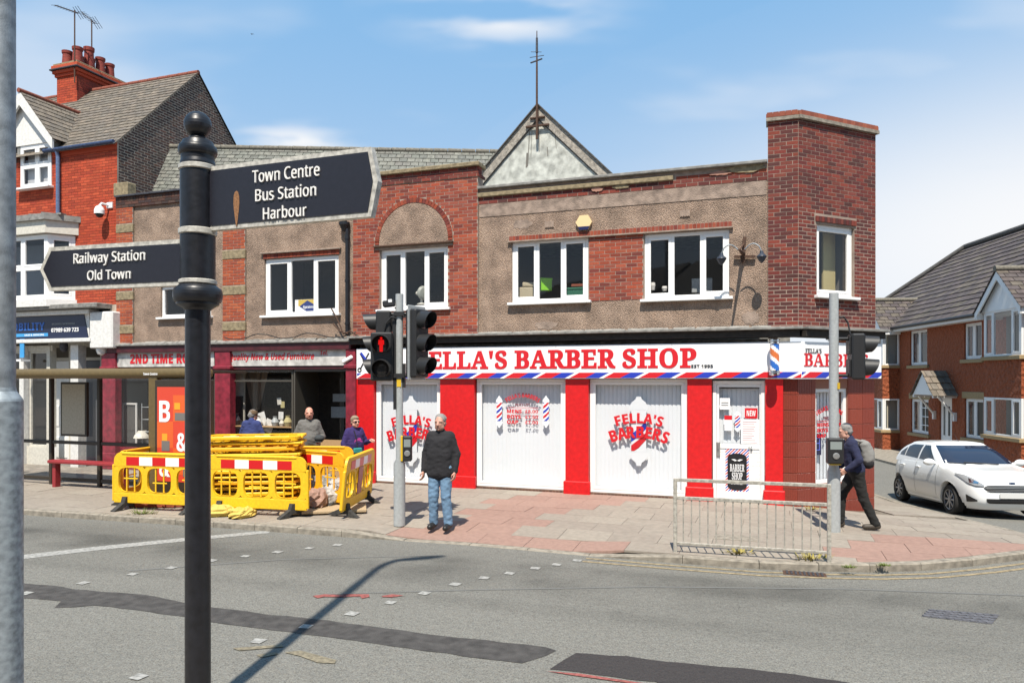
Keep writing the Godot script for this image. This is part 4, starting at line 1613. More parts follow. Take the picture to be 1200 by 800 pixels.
# words and prices for the glass, with the arch's foot near (s, top)
func price_list(parent: Node3D, s: float, top: float, z: float, k := 1.0) -> void:
	arched(parent, "FELLA'S BARBERS", "sans bold", Vector3(s, top - 0.97 * k, z), 0.64 * k, 0.095 * k, 1.3, M("ink_red"))
	text(parent, "PRICE LIST", "sans bold", Vector3(s, top - 0.545 * k, z), 0.34 * k, 0.055 * k, M("ink_maroon", Color(0.2, 0.02, 0.03), 0.5), "lettering", Basis(), 0.004)
	var b := MB.new()
	b.box(Vector3(s, top - 0.605 * k, z), Vector3(0.72 * k, 0.010, 0.004))
	obj("rule", b, M("ink_red"), parent)
	var rows := [["MENS", "£8.00", 0.34], ["BOYS", "£7.50", 0.32], ["OAP", "£7.00", 0.26]]
	for i in 3:
		var y := top - (0.685 + 0.118 * i) * k
		text(parent, rows[i][0], "sans heavy", Vector3(s - 0.36 * k + rows[i][2] * 0.5 * k, y, z), rows[i][2] * k, 0.085 * k, M("ink_red"), "lettering", Basis(), 0.004)
		text(parent, rows[i][1], "sans bold", Vector3(s + 0.205 * k, y, z), 0.29 * k, 0.075 * k, M("ink_red"), "lettering", Basis(), 0.004)


func barber_door(o: Node3D) -> void:
	var a := S(835.5); var c := S(896.5)
	var y1 := F(865, 446).y
	var b := MB.new()
	var z := -0.01
	b.cbox(Vector3((a + c) * 0.5, y1 - 0.035, z - 0.04), Vector3(c - a, 0.07, 0.08), 0.006)
	for q in [a + 0.035, c - 0.035]:
		b.cbox(Vector3(q, (y1 - 0.07) * 0.5, z - 0.04), Vector3(0.07, y1 - 0.07, 0.08), 0.006)
	b.cbox(Vector3((a + c) * 0.5, 0.03, z - 0.03), Vector3(c - a - 0.14, 0.06, 0.1), 0.006)
	var fr := obj("door_frame", b, M("upvc"), o)
	# the leaf: stiles and rails round a pane above and five boards below
	var l := a + 0.075; var r := c - 0.075
	var pl := S(842.8); var pr := S(890.3)
	var py0 := F(866, 520.5).y; var py1 := F(866, 453.5).y
	b = MB.new()
	b.span(Vector3(l, 0.065, z - 0.065), Vector3(pl, y1 - 0.075, z - 0.015))
	b.span(Vector3(pr, 0.065, z - 0.065), Vector3(r, y1 - 0.075, z - 0.015))
	b.span(Vector3(pl, py1, z - 0.065), Vector3(pr, y1 - 0.075, z - 0.015))
	b.span(Vector3(pl, py0 - 0.09, z - 0.065), Vector3(pr, py0, z - 0.015))
	b.span(Vector3(pl, 0.065, z - 0.065), Vector3(pr, 0.2, z - 0.015))
	var leaf := obj("door", b, M("upvc"), o)
	for k in 10:
		b = MB.new()
		var ya := lerpf(0.2, py0 - 0.09, k / 10.0)
		var yb := lerpf(0.2, py0 - 0.09, (k + 1) / 10.0)
		b.cbox(Vector3((pl + pr) * 0.5, (ya + yb) * 0.5, z - 0.042), Vector3(pr - pl, yb - ya - 0.003, 0.03), 0.006)
		obj("board", b, M("upvc"), leaf)
	b = MB.new()
	b.quad(Vector3(pl, py0, z - 0.04), Vector3(pr, py0, z - 0.04), Vector3(pr, py1, z - 0.04), Vector3(pl, py1, z - 0.04))
	obj("pane", b, M("glass"), leaf)
	louvres(leaf, pl - 0.02, pr + 0.02, py0 - 0.02, py1 - 0.03, z - 0.15)
	b = MB.new()
	b.span(Vector3(l, 0, -0.4), Vector3(r, y1, -0.38))
	obj("lining", b, M("white_paint"), leaf)
	b = MB.new()
	b.cbox(Vector3(S(841.8), F(842, 526).y, z + 0.0), Vector3(0.075, 0.28, 0.03), 0.006)
	b.cbox(Vector3(S(842), F(842, 522).y, z + 0.045), Vector3(0.02, 0.12, 0.02), 0.004)
	obj("handle", b, M("steel", Color(0.35, 0.35, 0.34), 0.4, {"metal": 0.6}), leaf)
	# the round-cornered black notice with striped ground
	var nx := S(864); var nw := S(877.5) - S(850)
	var ny0 := F(864, 580).y; var ny1 := F(864, 526).y
	var keep2 := off
	text(leaf, "16", "sans", Vector3(S(879.5), F(879, 526.5).y, z - 0.012), 0.075, 0.1, M("ink_black"), "house_number", Basis(), 0.006)
	pole_decal(leaf, Transform3D(Basis(), Vector3(0, 0, z - 0.037)), S(864.5), F(864, 506).y, F(864, 482).y, 0.1, false)
	var st := fthing("door_poster", "black rounded label poster with striped border on the white shop door", "poster", nx, ny0, z - 0.0265)
	b = MB.new()
	b.span(Vector3(nx - nw * 0.5, ny0, z - 0.0265), Vector3(nx + nw * 0.5, ny1, z - 0.0235))
	obj("sheet", b, M("ink_white"), st)
	var lim := PackedVector2Array([Vector2(nx - nw * 0.5, ny0), Vector2(nx + nw * 0.5, ny0), Vector2(nx + nw * 0.5, ny1), Vector2(nx - nw * 0.5, ny1)])
	for k in 34:
		var q := ny0 - nw + k * 0.055
		var p := PackedVector2Array([Vector2(nx - nw * 0.5, q), Vector2(nx + nw * 0.5, q + nw), Vector2(nx + nw * 0.5, q + nw + 0.026), Vector2(nx - nw * 0.5, q + 0.026)])
		for i in Geometry2D.intersect_polygons(p, lim):
			b = MB.new()
			b.prism(i, z - 0.0235, z - 0.0205)
			obj("stripe", b, M("ink_red") if k % 2 else M("ink_blue"), st)
	b = MB.new()
	var bl := PackedVector2Array()
	var hw := nw * 0.41
	var ly := (ny0 + ny1) * 0.5
	var hh := (ny1 - ny0) * 0.40
	for q in [[-1, -0.8], [-0.8, -0.93], [-0.3, -1], [0.3, -1], [0.8, -0.93], [1, -0.8], [1, 0.8], [0.8, 0.93], [0.3, 1], [-0.3, 1], [-0.8, 0.93], [-1, 0.8]]:
		bl.append(Vector2(nx + q[0] * hw, ly + q[1] * hh))
	b.prism(bl, z - 0.021, z - 0.017)
	obj("black_label", b, M("ink_black"), st)
	text(st, "BARBER", "serif bold", Vector3(nx, ly + hh * 0.22, z - 0.015), hw * 1.5, 0.14, M("ink_white"), "lettering", Basis(), 0.004)
	text(st, "SHOP", "serif bold", Vector3(nx, ly - hh * 0.22, z - 0.015), hw * 1.1, 0.14, M("ink_white"), "lettering", Basis(), 0.004)
	text(st, "OPEN DAILY", "sans bold", Vector3(nx, ly - hh * 0.62, z - 0.015), hw * 1.3, 0.045, M("ink_white"), "lettering", Basis(), 0.004)
	b = MB.new()
	for sg in [-1.0, 1.0]:
		b.prism(PackedVector2Array([Vector2(nx, ly + hh * 0.62), Vector2(nx + sg * 0.04, ly + hh * 0.58), Vector2(nx + sg * 0.11, ly + hh * 0.68), Vector2(nx + sg * 0.05, ly + hh * 0.69)]), z - 0.017, z - 0.013)
	obj("moustache_print", b, M("ink_white"), st)
	# papers on the glass
	for q in [[843.5, 855.5, 466.5, 480, "", "plain white printed sheet high on the shop door glass"], [849, 858, 487, 505, "red", "white sheet with red heading on the shop door glass"], [868.5, 890, 491, 520, "list", "pale tariff list of many lines on the shop door glass"], [873, 888, 478, 490, "all red", "small red card with white word on the shop door glass"]]:
		var pa := S(q[0]); var pc := S(q[1])
		var ya := F(866, q[3]).y; var yb := F(866, q[2]).y
		b = MB.new()
		b.span(Vector3(pa, ya, z - 0.038), Vector3(pc, yb, z - 0.035))
		var pp := fthing("paper_notice", q[5], "notice", (pa + pc) * 0.5, ya, z - 0.038)
		obj("sheet", b, M("ink_red") if q[4] == "all red" else M("ink_white"), pp)
		b = MB.new()
		if q[4] == "red":
			b.span(Vector3(pa, yb - (yb - ya) * 0.28, z - 0.035), Vector3(pc, yb, z - 0.033))
			obj("heading", b, M("ink_red"), pp)
		elif q[4] == "":
			for i in 2:
				b.span(Vector3(pa + 0.03, yb - 0.1 - i * 0.05, z - 0.035), Vector3(pc - 0.03, yb - 0.085 - i * 0.05, z - 0.033))
			obj("print", b, M("ink_black"), pp)
		elif q[4] == "list":
			for i in 10:
				b.span(Vector3(pa + 0.03, yb - 0.06 - i * 0.045, z - 0.035), Vector3(lerpf(pa, pc, rng.randf_range(0.5, 0.9)), yb - 0.05 - i * 0.045, z - 0.033))
			obj("print", b, M("ink_pink", Color(0.5, 0.25, 0.25), 0.5), pp)
		else:
			text(pp, "NEW", "sans bold", Vector3((pa + pc) * 0.5, (ya + yb) * 0.5, z - 0.033), (pc - pa) * 0.7, (yb - ya) * 0.55, M("ink_white"), "lettering", Basis(), 0.004)
	off = keep2


# slates in courses over the quad a (low left), b (low right), c (high right), d (high left)
func slates(m: MB, a: Vector3, b: Vector3, c: Vector3, d: Vector3, rows: int, cols: int, pal: Array, t := 0.012, wide := 1.0) -> void:
	m.colored = true
	var nn := (b - a).cross(d - a).normalized()
	for j in rows:
		var l0 := a.lerp(d, float(j) / rows); var r0 := b.lerp(c, float(j) / rows)
		var l1 := a.lerp(d, (j + 1.25) / rows); var r1 := b.lerp(c, (j + 1.25) / rows)
		if j == rows - 1:
			l1 = d; r1 = c
		var sh := 0.5 if j % 2 else 0.0
		for i in cols + 1:
			var u0 := clampf((i - sh) / cols, 0.0, 1.0)
			var u1 := clampf((i + 1 - sh) / cols, 0.0, 1.0)
			if u1 - u0 < 0.001:
				continue
			var g := 0.03 / cols
			m.col = pal[rng.randi_range(0, pal.size() - 1)] * rng.randf_range(0.88, 1.1)
			var e := nn * (t * 2.0 + rng.randf_range(0.0, t * 0.5))
			var p0 := l0.lerp(r0, u0 + g) + e; var p1 := l0.lerp(r0, u1 - g) + e
			var p2 := l1.lerp(r1, u1 - g) + nn * t * 0.3; var p3 := l1.lerp(r1, u0 + g) + nn * t * 0.3
			m.quad(p0, p1, p2, p3)
			m.quad(p0 - nn * t, p1 - nn * t, p1, p0)
			m.quad(p1 - nn * t, p2 - nn * t, p2, p1)
			m.quad(p3 - nn * t, p0 - nn * t, p0, p3)

var PAL_SLATE := [Color(0.235, 0.195, 0.15), Color(0.20, 0.17, 0.135), Color(0.26, 0.215, 0.165), Color(0.215, 0.185, 0.15)]
var PAL_GREEN := [Color(0.21, 0.215, 0.185), Color(0.185, 0.19, 0.165), Color(0.235, 0.235, 0.20), Color(0.20, 0.195, 0.17)]


# the furniture shop
func furniture_building() -> void:
	var s0 := S(137); var s1 := S(415)
	var yl := F(217, 402).y
	var yp := F(150, 229).y
	var o := fthing("shop_building", "second hand furniture shop with brown pebbledash, orange brick piers and maroon shopfront", "building", (s0 + s1) * 0.5, 0, 0)
	var w1 := hole(S(309.6), S(396.6), F(309.6, 370).y, F(396.6, 298).y)
	var w2 := hole(S(188), S(247), F(188, 372).y, F(188, 336).y)
	var b := MB.new()
	wall(b, s0 + 0.002, s1 - 0.002, yl, yp - 0.32, -0.25, 0.0, [w1, w2])
	obj("rendered_wall", b, M("render"), o)
	casement(o, w1.position.x, w1.end.x, w1.position.y, w1.end.y, -0.05, [0.34, 0.33, 0.33], [0, 2])
	casement(o, w2.position.x, w2.end.x, w2.position.y, w2.end.y, -0.05, [0.5, 0.5], [1])
	for r in [w1, w2]:
		room(o, r.position.x - 0.25, r.end.x + 0.25, r.position.y - 0.35, r.end.y + 0.2, -0.27, 2.4, "room")
	# red lintel bricks and a tile course over the large window
	var rest := MB.new()
	soldiers(rest, Transform3D(Basis(), Vector3(0, 0, 0.012)), w1.position.x - 0.03, w1.end.x + 0.03, w1.end.y + 0.005, w1.end.y + 0.12, PAL_ARCH, 0.11)
	b = MB.new()
	b.cbox(Vector3((w1.position.x + w1.end.x) * 0.5, w1.end.y + 0.14, 0.02), Vector3(w1.size.x + 0.16, 0.035, 0.1), 0.005)
	b.span(Vector3(w1.position.x - 0.03, w1.end.y, -0.05), Vector3(w1.end.x + 0.03, w1.end.y + 0.12, 0.006))
	obj("lintel", b, M("mortar"), o)
	# two brick piers with stone blocks
	var kept := 0
	for p in [[262, 288.5], [137.5, 157]]:
		var a := S(p[0]); var c := S(p[1])
		b = MB.new()
		b.span(Vector3(a, yl, -0.05), Vector3(c, yp - 0.33, 0.045))
		obj("pier", b, M("mortar"), o)
		var stones := []
		var yy := yl + 0.28
		while yy < yp - 0.6:
			stones.append(hole(a - 0.1, c + 0.1, yy, yy + 0.225))
			var sb := MB.new()
			sb.cbox(Vector3((a + c) * 0.5, yy + 0.112, 0.03), Vector3(c - a + 0.012, 0.222, 0.07), 0.012)
			obj("stone_block", sb, M("stone"), o)
			yy += 0.9
		kept += bricks(o, "orange", PAL_ORANGE, Transform3D(Basis(), Vector3(0, 0, 0.055)), a, c, yl, yp - 0.33, stones, 300 - kept, rest)
	# parapet: dark brick string and coping
	b = MB.new()
	b.span(Vector3(s0, yp - 0.33, -0.25), Vector3(s1 - 0.002, yp - 0.05, 0.05))
	obj("parapet", b, M("mortar_dark"), o)
	bricks(o, "orange", PAL_DARK, Transform3D(Basis(), Vector3(0, 0, 0.062)), s0, s1 - 0.01, yp - 0.33, yp - 0.18, [], 0, rest)
	soldiers(rest, Transform3D(Basis(), Vector3(0, 0, 0.05)), s0, s1 - 0.01, yp - 0.18, yp - 0.06, PAL_DARK, 0.1)
	b = MB.new()
	b.cbox(Vector3((s0 + s1) * 0.5, yp - 0.02, -0.08), Vector3(s1 - s0 - 0.01, 0.05, 0.38), 0.008)
	obj("coping", b, M("iron"), o)
	b = MB.new()
	b.cbox(Vector3(S(144), F(140, 223).y, -0.05), Vector3(0.5, 0.36, 0.3), 0.02)
	obj("kneeler_stone", b, M("stone"), o)
	obj("bricks", rest, M("brick_vc"), o).set_meta("kind", "stuff")
	# roof slab and dividing walls, unseen but solid
	b = MB.new()
	b.span(Vector3(s0, yp - 1.0, -6.0), Vector3(s1, yp - 0.8, -0.25))
	b.span(Vector3(s0, -0.2, -6.2), Vector3(s1, yp - 0.8, -6.0))
	obj("flat_roof", b, M("lead"), o)
	# ---- shop front
	b = MB.new()
	b.cbox(Vector3((s0 + s1) * 0.5 - 0.12, yl - 0.03, 0.04), Vector3(s1 - s0 + 0.3, 0.06, 0.32), 0.012)
	for k in 50:
		b.box(Vector3(lerpf(s0, s1, (k + rng.randf()) / 50.0), yl + 0.01, 0.06), Vector3(rng.randf_range(0.1, 0.4), rng.randf_range(0.02, 0.06), 0.12), Basis(Vector3(1, 0, 0), 0.5))
	obj("flashing", b, M("lead"), o)
	var ft := yl - 0.06
	var fb := F(300, 428).y
	b = MB.new()
	b.span(Vector3(s0 - 0.2, ft - 0.17, -0.1), Vector3(s1 - 0.01, ft - 0.005, 0.15))
	b.span(Vector3(s0 - 0.2, fb - 0.1, -0.1), Vector3(s1 - 0.01, ft - 0.17, 0.03))
	obj("fascia", b, M("maroon_dark"), o)
	for p in [[119, 135.5], [252, 270], [405.5, 417]]:
		var a := S(p[0], 0.1); var c := S(p[1], 0.1)
		b = MB.new()
		b.cbox(Vector3((a + c) * 0.5, (ft - 0.17) * 0.5, 0.02), Vector3(c - a, ft - 0.17, 0.22), 0.012)
		b.cbox(Vector3((a + c) * 0.5, fb - 0.05, 0.05), Vector3(c - a + 0.06, 0.09, 0.24), 0.015)
		b.cbox(Vector3((a + c) * 0.5, 0.22, 0.04), Vector3(c - a + 0.05, 0.44, 0.24), 0.015)
		obj("pilaster", b, M("maroon"), o)
	# stall risers, glazing and the recessed door
	var wy0 := 0.62
	var wins := [[136, 178, 0], [180, 251, 0], [271, 342, 1]]
	for w in wins:
		var a := S(w[0]); var c := S(w[1])
		b = MB.new()
		b.span(Vector3(a, -0.1, -0.2), Vector3(c, wy0 - 0.02, -0.03))
		obj("stall_riser", b, M("maroon"), o)
		casement(o, a, c, wy0, fb - 0.1, -0.04, [1.0], [], false, "shop_frame", 0.86 if w[2] else 0.0, 0.05)
	# door recess between the last window and pilaster
	var da := S(345); var dc := S(405)
	b = MB.new()
	b.span(Vector3(da - 0.04, 0.0, -1.0), Vector3(da, fb - 0.1, -0.02))
	b.span(Vector3(da, fb - 0.16, -1.0), Vector3(dc, fb - 0.1, -0.02))
	b.span(Vector3((da + dc) * 0.5 - 0.05, 0.0, -1.04), Vector3((da + dc) * 0.5 + 0.05, fb - 0.16, -0.98))
	obj("door_frame", b, M("shop_frame"), o)
	b = MB.new()
	b.quad(Vector3(da, 0.1, -1.0), Vector3((da + dc) * 0.5 - 0.05, 0.1, -1.0), Vector3((da + dc) * 0.5 - 0.05, fb - 0.16, -1.0), Vector3(da, fb - 0.16, -1.0))
	obj("glass_door", b, M("glass"), o)
	b = MB.new()
	b.quad(Vector3((da + dc) * 0.5 + 0.05, 0.1, -1.0), Vector3(dc, 0.1, -1.0), Vector3(dc, fb - 0.16, -1.0), Vector3((da + dc) * 0.5 + 0.05, fb - 0.16, -1.0))
	obj("glass_door", b, M("glass"), o)
	# inside: one dark sales room
	var ra := S(136) - 0.1
	b = MB.new()
	b.span(Vector3(ra, -0.05, -4.2), Vector3(dc + 0.3, 0.0, -0.05))
	b.span(Vector3(ra, fb + 0.3, -4.2), Vector3(dc + 0.3, fb + 0.35, -0.1))
	b.span(Vector3(ra - 0.05, -0.05, -4.2), Vector3(ra, fb + 0.35, -0.12))
	b.span(Vector3(dc + 0.3, -0.05, -4.2), Vector3(dc + 0.35, fb + 0.35, -0.12))
	b.span(Vector3(ra, -0.05, -4.25), Vector3(dc + 0.3, fb + 0.35, -4.2))
	b.span(Vector3(S(255), 0, -2.4), Vector3(S(258), fb + 0.3, -0.2))
	obj("interior", b, M("room_dark"), o)
	b = MB.new()
	b.span(Vector3(S(272, -0.45), 0.4, -0.49), Vector3(S(286, -0.45), fb - 0.12, -0.45))
	obj("window_backing", b, M("cream_paint"), o)
	# signs above
	for q in [["2ND TIME ROUND", "sans heavy", 134, 250.5, 152, 246, "white shop sign with red capitals above the shelter", 0.26, 0.0], ["Quality New & Used Furniture", "sans bold", 266, 406, 268.5, 368, "white shop sign with slanted red lettering above the dark doorway", 0.22, 0.22]]:
		var a := S(q[2], 0.06); var c := S(q[3], 0.06)
		var y0 := fb - 0.02; var y1 := ft - 0.16
		var sg := fthing("shop_sign", q[6], "sign", (a + c) * 0.5, y0, 0.032)
		b = MB.new()
		b.cbox(Vector3((a + c) * 0.5, (y0 + y1) * 0.5, 0.046), Vector3(c - a, y1 - y0, 0.024), 0.004)
		obj("panel", b, M("sign_old", Color(0.72, 0.70, 0.66), 0.5, {"tex": "grime", "scale": 0.5}), sg)
		var ta := S(q[4], 0.06); var tc := S(q[5], 0.06)
		text(sg, q[0], q[1], Vector3((ta + tc) * 0.5, (y0 + y1) * 0.5 + 0.02, 0.062), tc - ta, q[7], M("ink_red"), "lettering", Basis(), 0.008, q[8])
		if q[8] > 0:
			text(sg, "Tel.", q[1], Vector3(S(379.5, 0.06), y1 - 0.08, 0.062), 0.2, 0.11, M("ink_red"), "lettering", Basis(), 0.008, 0.2)
	# goods in the windows, each a thing of its own
	# a white frame mirror, a lamp with a shade, a shelf rack, boxes
	var z := -0.5
	var mi := fthing("standing_mirror", "tall white framed mirror standing in the shop window", "mirror", S(151.5, -0.3), wy0, -0.3)
	b = MB.new()
	var mx := S(151.5, -0.3)
	for e in [-1.0, 1.0]:
		b.cbox(Vector3(mx + e * 0.24, wy0 + 0.55, -0.3), Vector3(0.05, 1.1, 0.04), 0.006)
	b.cbox(Vector3(mx, wy0 + 1.125, -0.3), Vector3(0.53, 0.05, 0.04), 0.006)
	b.cbox(Vector3(mx, wy0 + 0.025, -0.3), Vector3(0.43, 0.05, 0.04), 0.006)
	obj("frame", b, M("white_paint"), mi)
	b = MB.new()
	b.span(Vector3(mx - 0.215, wy0 + 0.05, -0.31), Vector3(mx + 0.215, wy0 + 1.1, -0.305))
	obj("mirror_glass", b, M("mirror_glass", Color(0.10, 0.10, 0.10), 0.08), mi)
	var la := fthing("table_lamp", "white table lamp with a wide shade in the shop window", "lamp", S(158.5), wy0 - 0.1, -0.22)
	b = MB.new()
	b.lathe(Vector3(S(158.5), wy0 - 0.1, -0.22), [Vector2(0.1, 0), Vector2(0.1, 0.02), Vector2(0.02, 0.05), Vector2(0.018, 0.36)], 14)
	obj("stem", b, M("white_paint"), la)
	b = MB.new()
	b.lathe(Vector3(S(158.5), wy0 + 0.22, -0.22), [Vector2(0.22, 0), Vector2(0.2, 0.06), Vector2(0.1, 0.2), Vector2(0.09, 0.2)], 18)
	obj("shade", b, M("cream_paint"), la)
	var ra2 := fthing("shelf_rack", "thin grey metal shelf rack behind the shop window", "shelf", S(170), wy0 - 0.1, -0.6)
	b = MB.new()
	for e in [-0.33, 0.33]:
		for f in [-0.2, -0.48]:
			b.tube(Vector3(S(170) + e, wy0 - 0.1, f), Vector3(S(170) + e, wy0 + 1.15, f), 0.012, 0.012, 6)
	for k in 4:
		b.span(Vector3(S(170) - 0.32, wy0 + 0.05 + 0.33 * k, -0.48), Vector3(S(170) + 0.32, wy0 + 0.065 + 0.33 * k, -0.2))
	obj("frame", b, M("grey_paint"), ra2)
	var k2 := 0
	for q in [[163, 0.06, 0.10, "white_paint", "round white jug on the lowest shelf of the rack"], [168, 0.06, 0.14, "straw", "tan pot on the lowest shelf of the rack"], [171, 0.39, 0.12, "cream_paint", "cream bowl on the middle shelf of the rack"], [173, 0.72, 0.1, "grey_paint", "grey jar on the upper shelf of the rack"]]:
		var g := MB.new()
		var rr: float = q[2]
		off = Vector3.ZERO
		g.lathe(Vector3.ZERO, [Vector2(0, 0), Vector2(rr * 0.5, 0), Vector2(rr * 0.8, rr * 0.6), Vector2(rr * 0.7, rr * 1.2), Vector2(rr * 0.4, rr * 1.7), Vector2(rr * 0.45, rr * 1.9), Vector2(rr * 0.3, rr * 1.9), Vector2(0, rr * 0.4)], 14)
		var it := obj("pot", g, M(q[3]))
		it.transform = front(S(q[0]), wy0 + q[1], -0.34)
		tag(it, q[4], "pot", "pots on the shop rack")
	# papers and cards in the other window
	for q in [[306, 493, 0.3, "white_paint", "large tilted white card in the furniture shop window", 0.42], [315, 499, -0.35, "white_paint", "white card leaning left in the furniture shop window", 0.34], [331, 474, 0.0, "straw", "small yellow card hanging in the furniture shop window", 0.16], [327, 470, 0.1, "cream_paint", "small cream card hanging in the furniture shop window", 0.17], [329, 487, -0.05, "white_paint", "small white card below the hanging cream one in the window", 0.2]]:
		var p := F(q[0], q[1], -0.3)
		var g := MB.new()
		g.box(Vector3.ZERO, Vector3(q[5] * 0.72, q[5], 0.006), Basis(Vector3(0, 0, 1), q[2]))
		off = Vector3.ZERO
		var it := obj("display_card", g, M(q[3]))
		it.transform = front(p.x, p.y, -0.3)
		tag(it, q[4], "card")
	for q in [[277, 478, "dark framed picture on the cream panel in the shop window", 0.4, 0.62], [398, 483, "white notice taped low on the furniture shop door", 0.5, 0.28], [398, 466, "grey notice taped high on the furniture shop door", 0.4, 0.2]]:
		var zz := -0.43 if q[0] < 300 else -0.96
		var p := F(q[0], q[1], zz)
		var g := MB.new()
		g.cbox(Vector3.ZERO, Vector3(q[3], q[4], 0.03), 0.006)
		var it := obj("picture" if q[0] < 300 else "paper_notice", g, M("wood_dark") if q[0] < 300 else M("grey_paint"))
		it.transform = front(p.x, p.y, zz)
		tag(it, q[2], "picture" if q[0] < 300 else "notice")
	for q in [[303, 0.1, "white_paint", "white vase beside the tilted card in the furniture shop window"], [322, 0.11, "grey_paint", "grey jug at the foot of the cards in the furniture shop window"], [330, 0.08, "cream_paint", "cream bowl under the hanging cards in the furniture shop window"], [337, 0.12, "straw", "tan vase beside the shop window's door post"], [276, 0.14, "iron", "dark ornament before the cream panel in the shop window"]]:
		var g := MB.new()
		var rr: float = q[1]
		g.lathe(Vector3.ZERO, [Vector2(0, 0), Vector2(rr * 0.6, 0), Vector2(rr * 0.9, rr * 0.9), Vector2(rr * 0.4, rr * 1.9), Vector2(rr * 0.5, rr * 2.2), Vector2(rr * 0.3, rr * 2.2), Vector2(0, rr)], 14)
		var it := obj("vase", g, M(q[2]))
		it.transform = front(S(q[0], -0.2), 1.25, -0.2)
		tag(it, q[3], "vase")
	var ls := MB.new()
	ls.cbox(Vector3.ZERO, Vector3(S(342) - S(271), 0.03, 0.3), 0.004)
	var lso := obj("window_shelf", ls, M("wood"))
	lso.transform = front((S(342) + S(271)) * 0.5, 1.232, -0.22)
	tag(lso, "wooden display shelf across the furniture shop window", "shelf")
	# a curtain in the window and a timber board leaning by the door
	var cu := MB.new()
	var cy0 := F(298, 480, -0.7).y; var cy1 := fb - 0.1
	for k in 14:
		var a0 := k / 14.0; var a1 := (k + 1) / 14.0
		var f := func(t: float, y: float) -> Vector3:
			var spread := lerpf(0.12, 0.42, clampf((y - cy0) / (cy1 - cy0), 0, 1))
			return Vector3((t - 0.5) * 2.0 * spread, y, -0.7 + 0.035 * sin(t * 26.0))
		for j in 6:
			var ya := lerpf(cy0, cy1, j / 6.0); var yb := lerpf(cy0, cy1, (j + 1) / 6.0)
			cu.quad(f.call(a0, ya), f.call(a1, ya), f.call(a1, yb), f.call(a0, yb))
	var cur := obj("curtain", cu, M("curtain", Color(0.24, 0.19, 0.14), 0.9))
	cur.transform = front(S(300, -0.7), 0, 0)
	tag(cur, "brown gathered curtain hanging inside the furniture shop window", "curtain")
	var bo := MB.new()
	bo.cbox(Vector3(0, 0.5, 0), Vector3(1.05, 1.0, 0.03), 0.004)
	var brd := obj("timber_board", bo, M("wood"))
	var bp := F(392, 560, 0.35)
	brd.transform = front(bp.x, 0.0, 0.35) * Transform3D(Basis(Vector3(1, 0, 0), -0.16), Vector3.ZERO)
	tag(brd, "plain orange timber board leaning beside the furniture shop doorway", "board")
	# the card with a blue diamond, and a bulky white thing, in the upper window
	var dm := fthing("window_poster", "white poster with a dark blue diamond in the pebbledash wall's window", "poster", S(353), w1.position.y + 0.07, -0.14)
	b = MB.new()
	b.span(Vector3(S(341.5), w1.position.y + 0.07, -0.14), Vector3(S(367.5), w1.position.y + 0.38, -0.135))
	obj("sheet", b, M("ink_white"), dm)
	b = MB.new()
	b.span(Vector3(S(345.5), w1.position.y + 0.22, -0.135), Vector3(S(367), w1.position.y + 0.375, -0.133))
	obj("yellow_ground", b, M("ink_yellow", Color(0.6, 0.42, 0.06), 0.5), dm)
	b = MB.new()
	var dx := S(357); var dy := w1.position.y + 0.215
	b.prism(PackedVector2Array([Vector2(dx - 0.25, dy), Vector2(dx - 0.05, dy - 0.12), Vector2(dx + 0.22, dy - 0.12), Vector2(dx + 0.2, dy + 0.02), Vector2(dx - 0.02, dy + 0.14)]), -0.133, -0.13)
	obj("blue_diamond", b, M("ink_blue_dark", Color(0.015, 0.03, 0.16), 0.5), dm)
	text(dm, "Spraters", "serif bold", Vector3(dx + 0.02, dy - 0.03, -0.128), 0.32, 0.085, M("ink_white"), "lettering", Basis(), 0.004)
	# pipe with a hopper head between this shop and the barber's
	var dp := fthing("drainpipe", "black cast iron downpipe with hopper between pebbledash and brick panel", "drainpipe", S(403.5), F(403, 392).y, 0.1)
	var px0 := S(404.5, 0.09)
	b = MB.new()
	var ya := F(404, 393, 0.09).y; var yb := F(404, 268, 0.09).y
	b.tube(Vector3(px0 + 0.05, ya, 0.09), Vector3(px0 + 0.05, yb, 0.09), 0.045, 0.045, 12)
	for k in 3:
		b.tube(Vector3(px0 + 0.05, lerpf(ya, yb, 0.1 + 0.4 * k), 0.09), Vector3(px0 + 0.05, lerpf(ya, yb, 0.1 + 0.4 * k) + 0.06, 0.09), 0.058, 0.058, 12)
	obj("pipe", b, M("black_metal"), dp)
	b = MB.new()
	b.lathe(Vector3(px0 - 0.02, yb - 0.05, 0.1), [Vector2(0.0, 0), Vector2(0.06, 0), Vector2(0.11, 0.12), Vector2(0.13, 0.14), Vector2(0.13, 0.2), Vector2(0.1, 0.2), Vector2(0.0, 0.16)], 10)
	b.ball(Vector3(px0 - 0.02, yb + 0.2, 0.1), Vector3(0.07, 0.05, 0.07), 10, 6)
	obj("hopper", b, M("black_metal"), dp)
	off = Vector3.ZERO


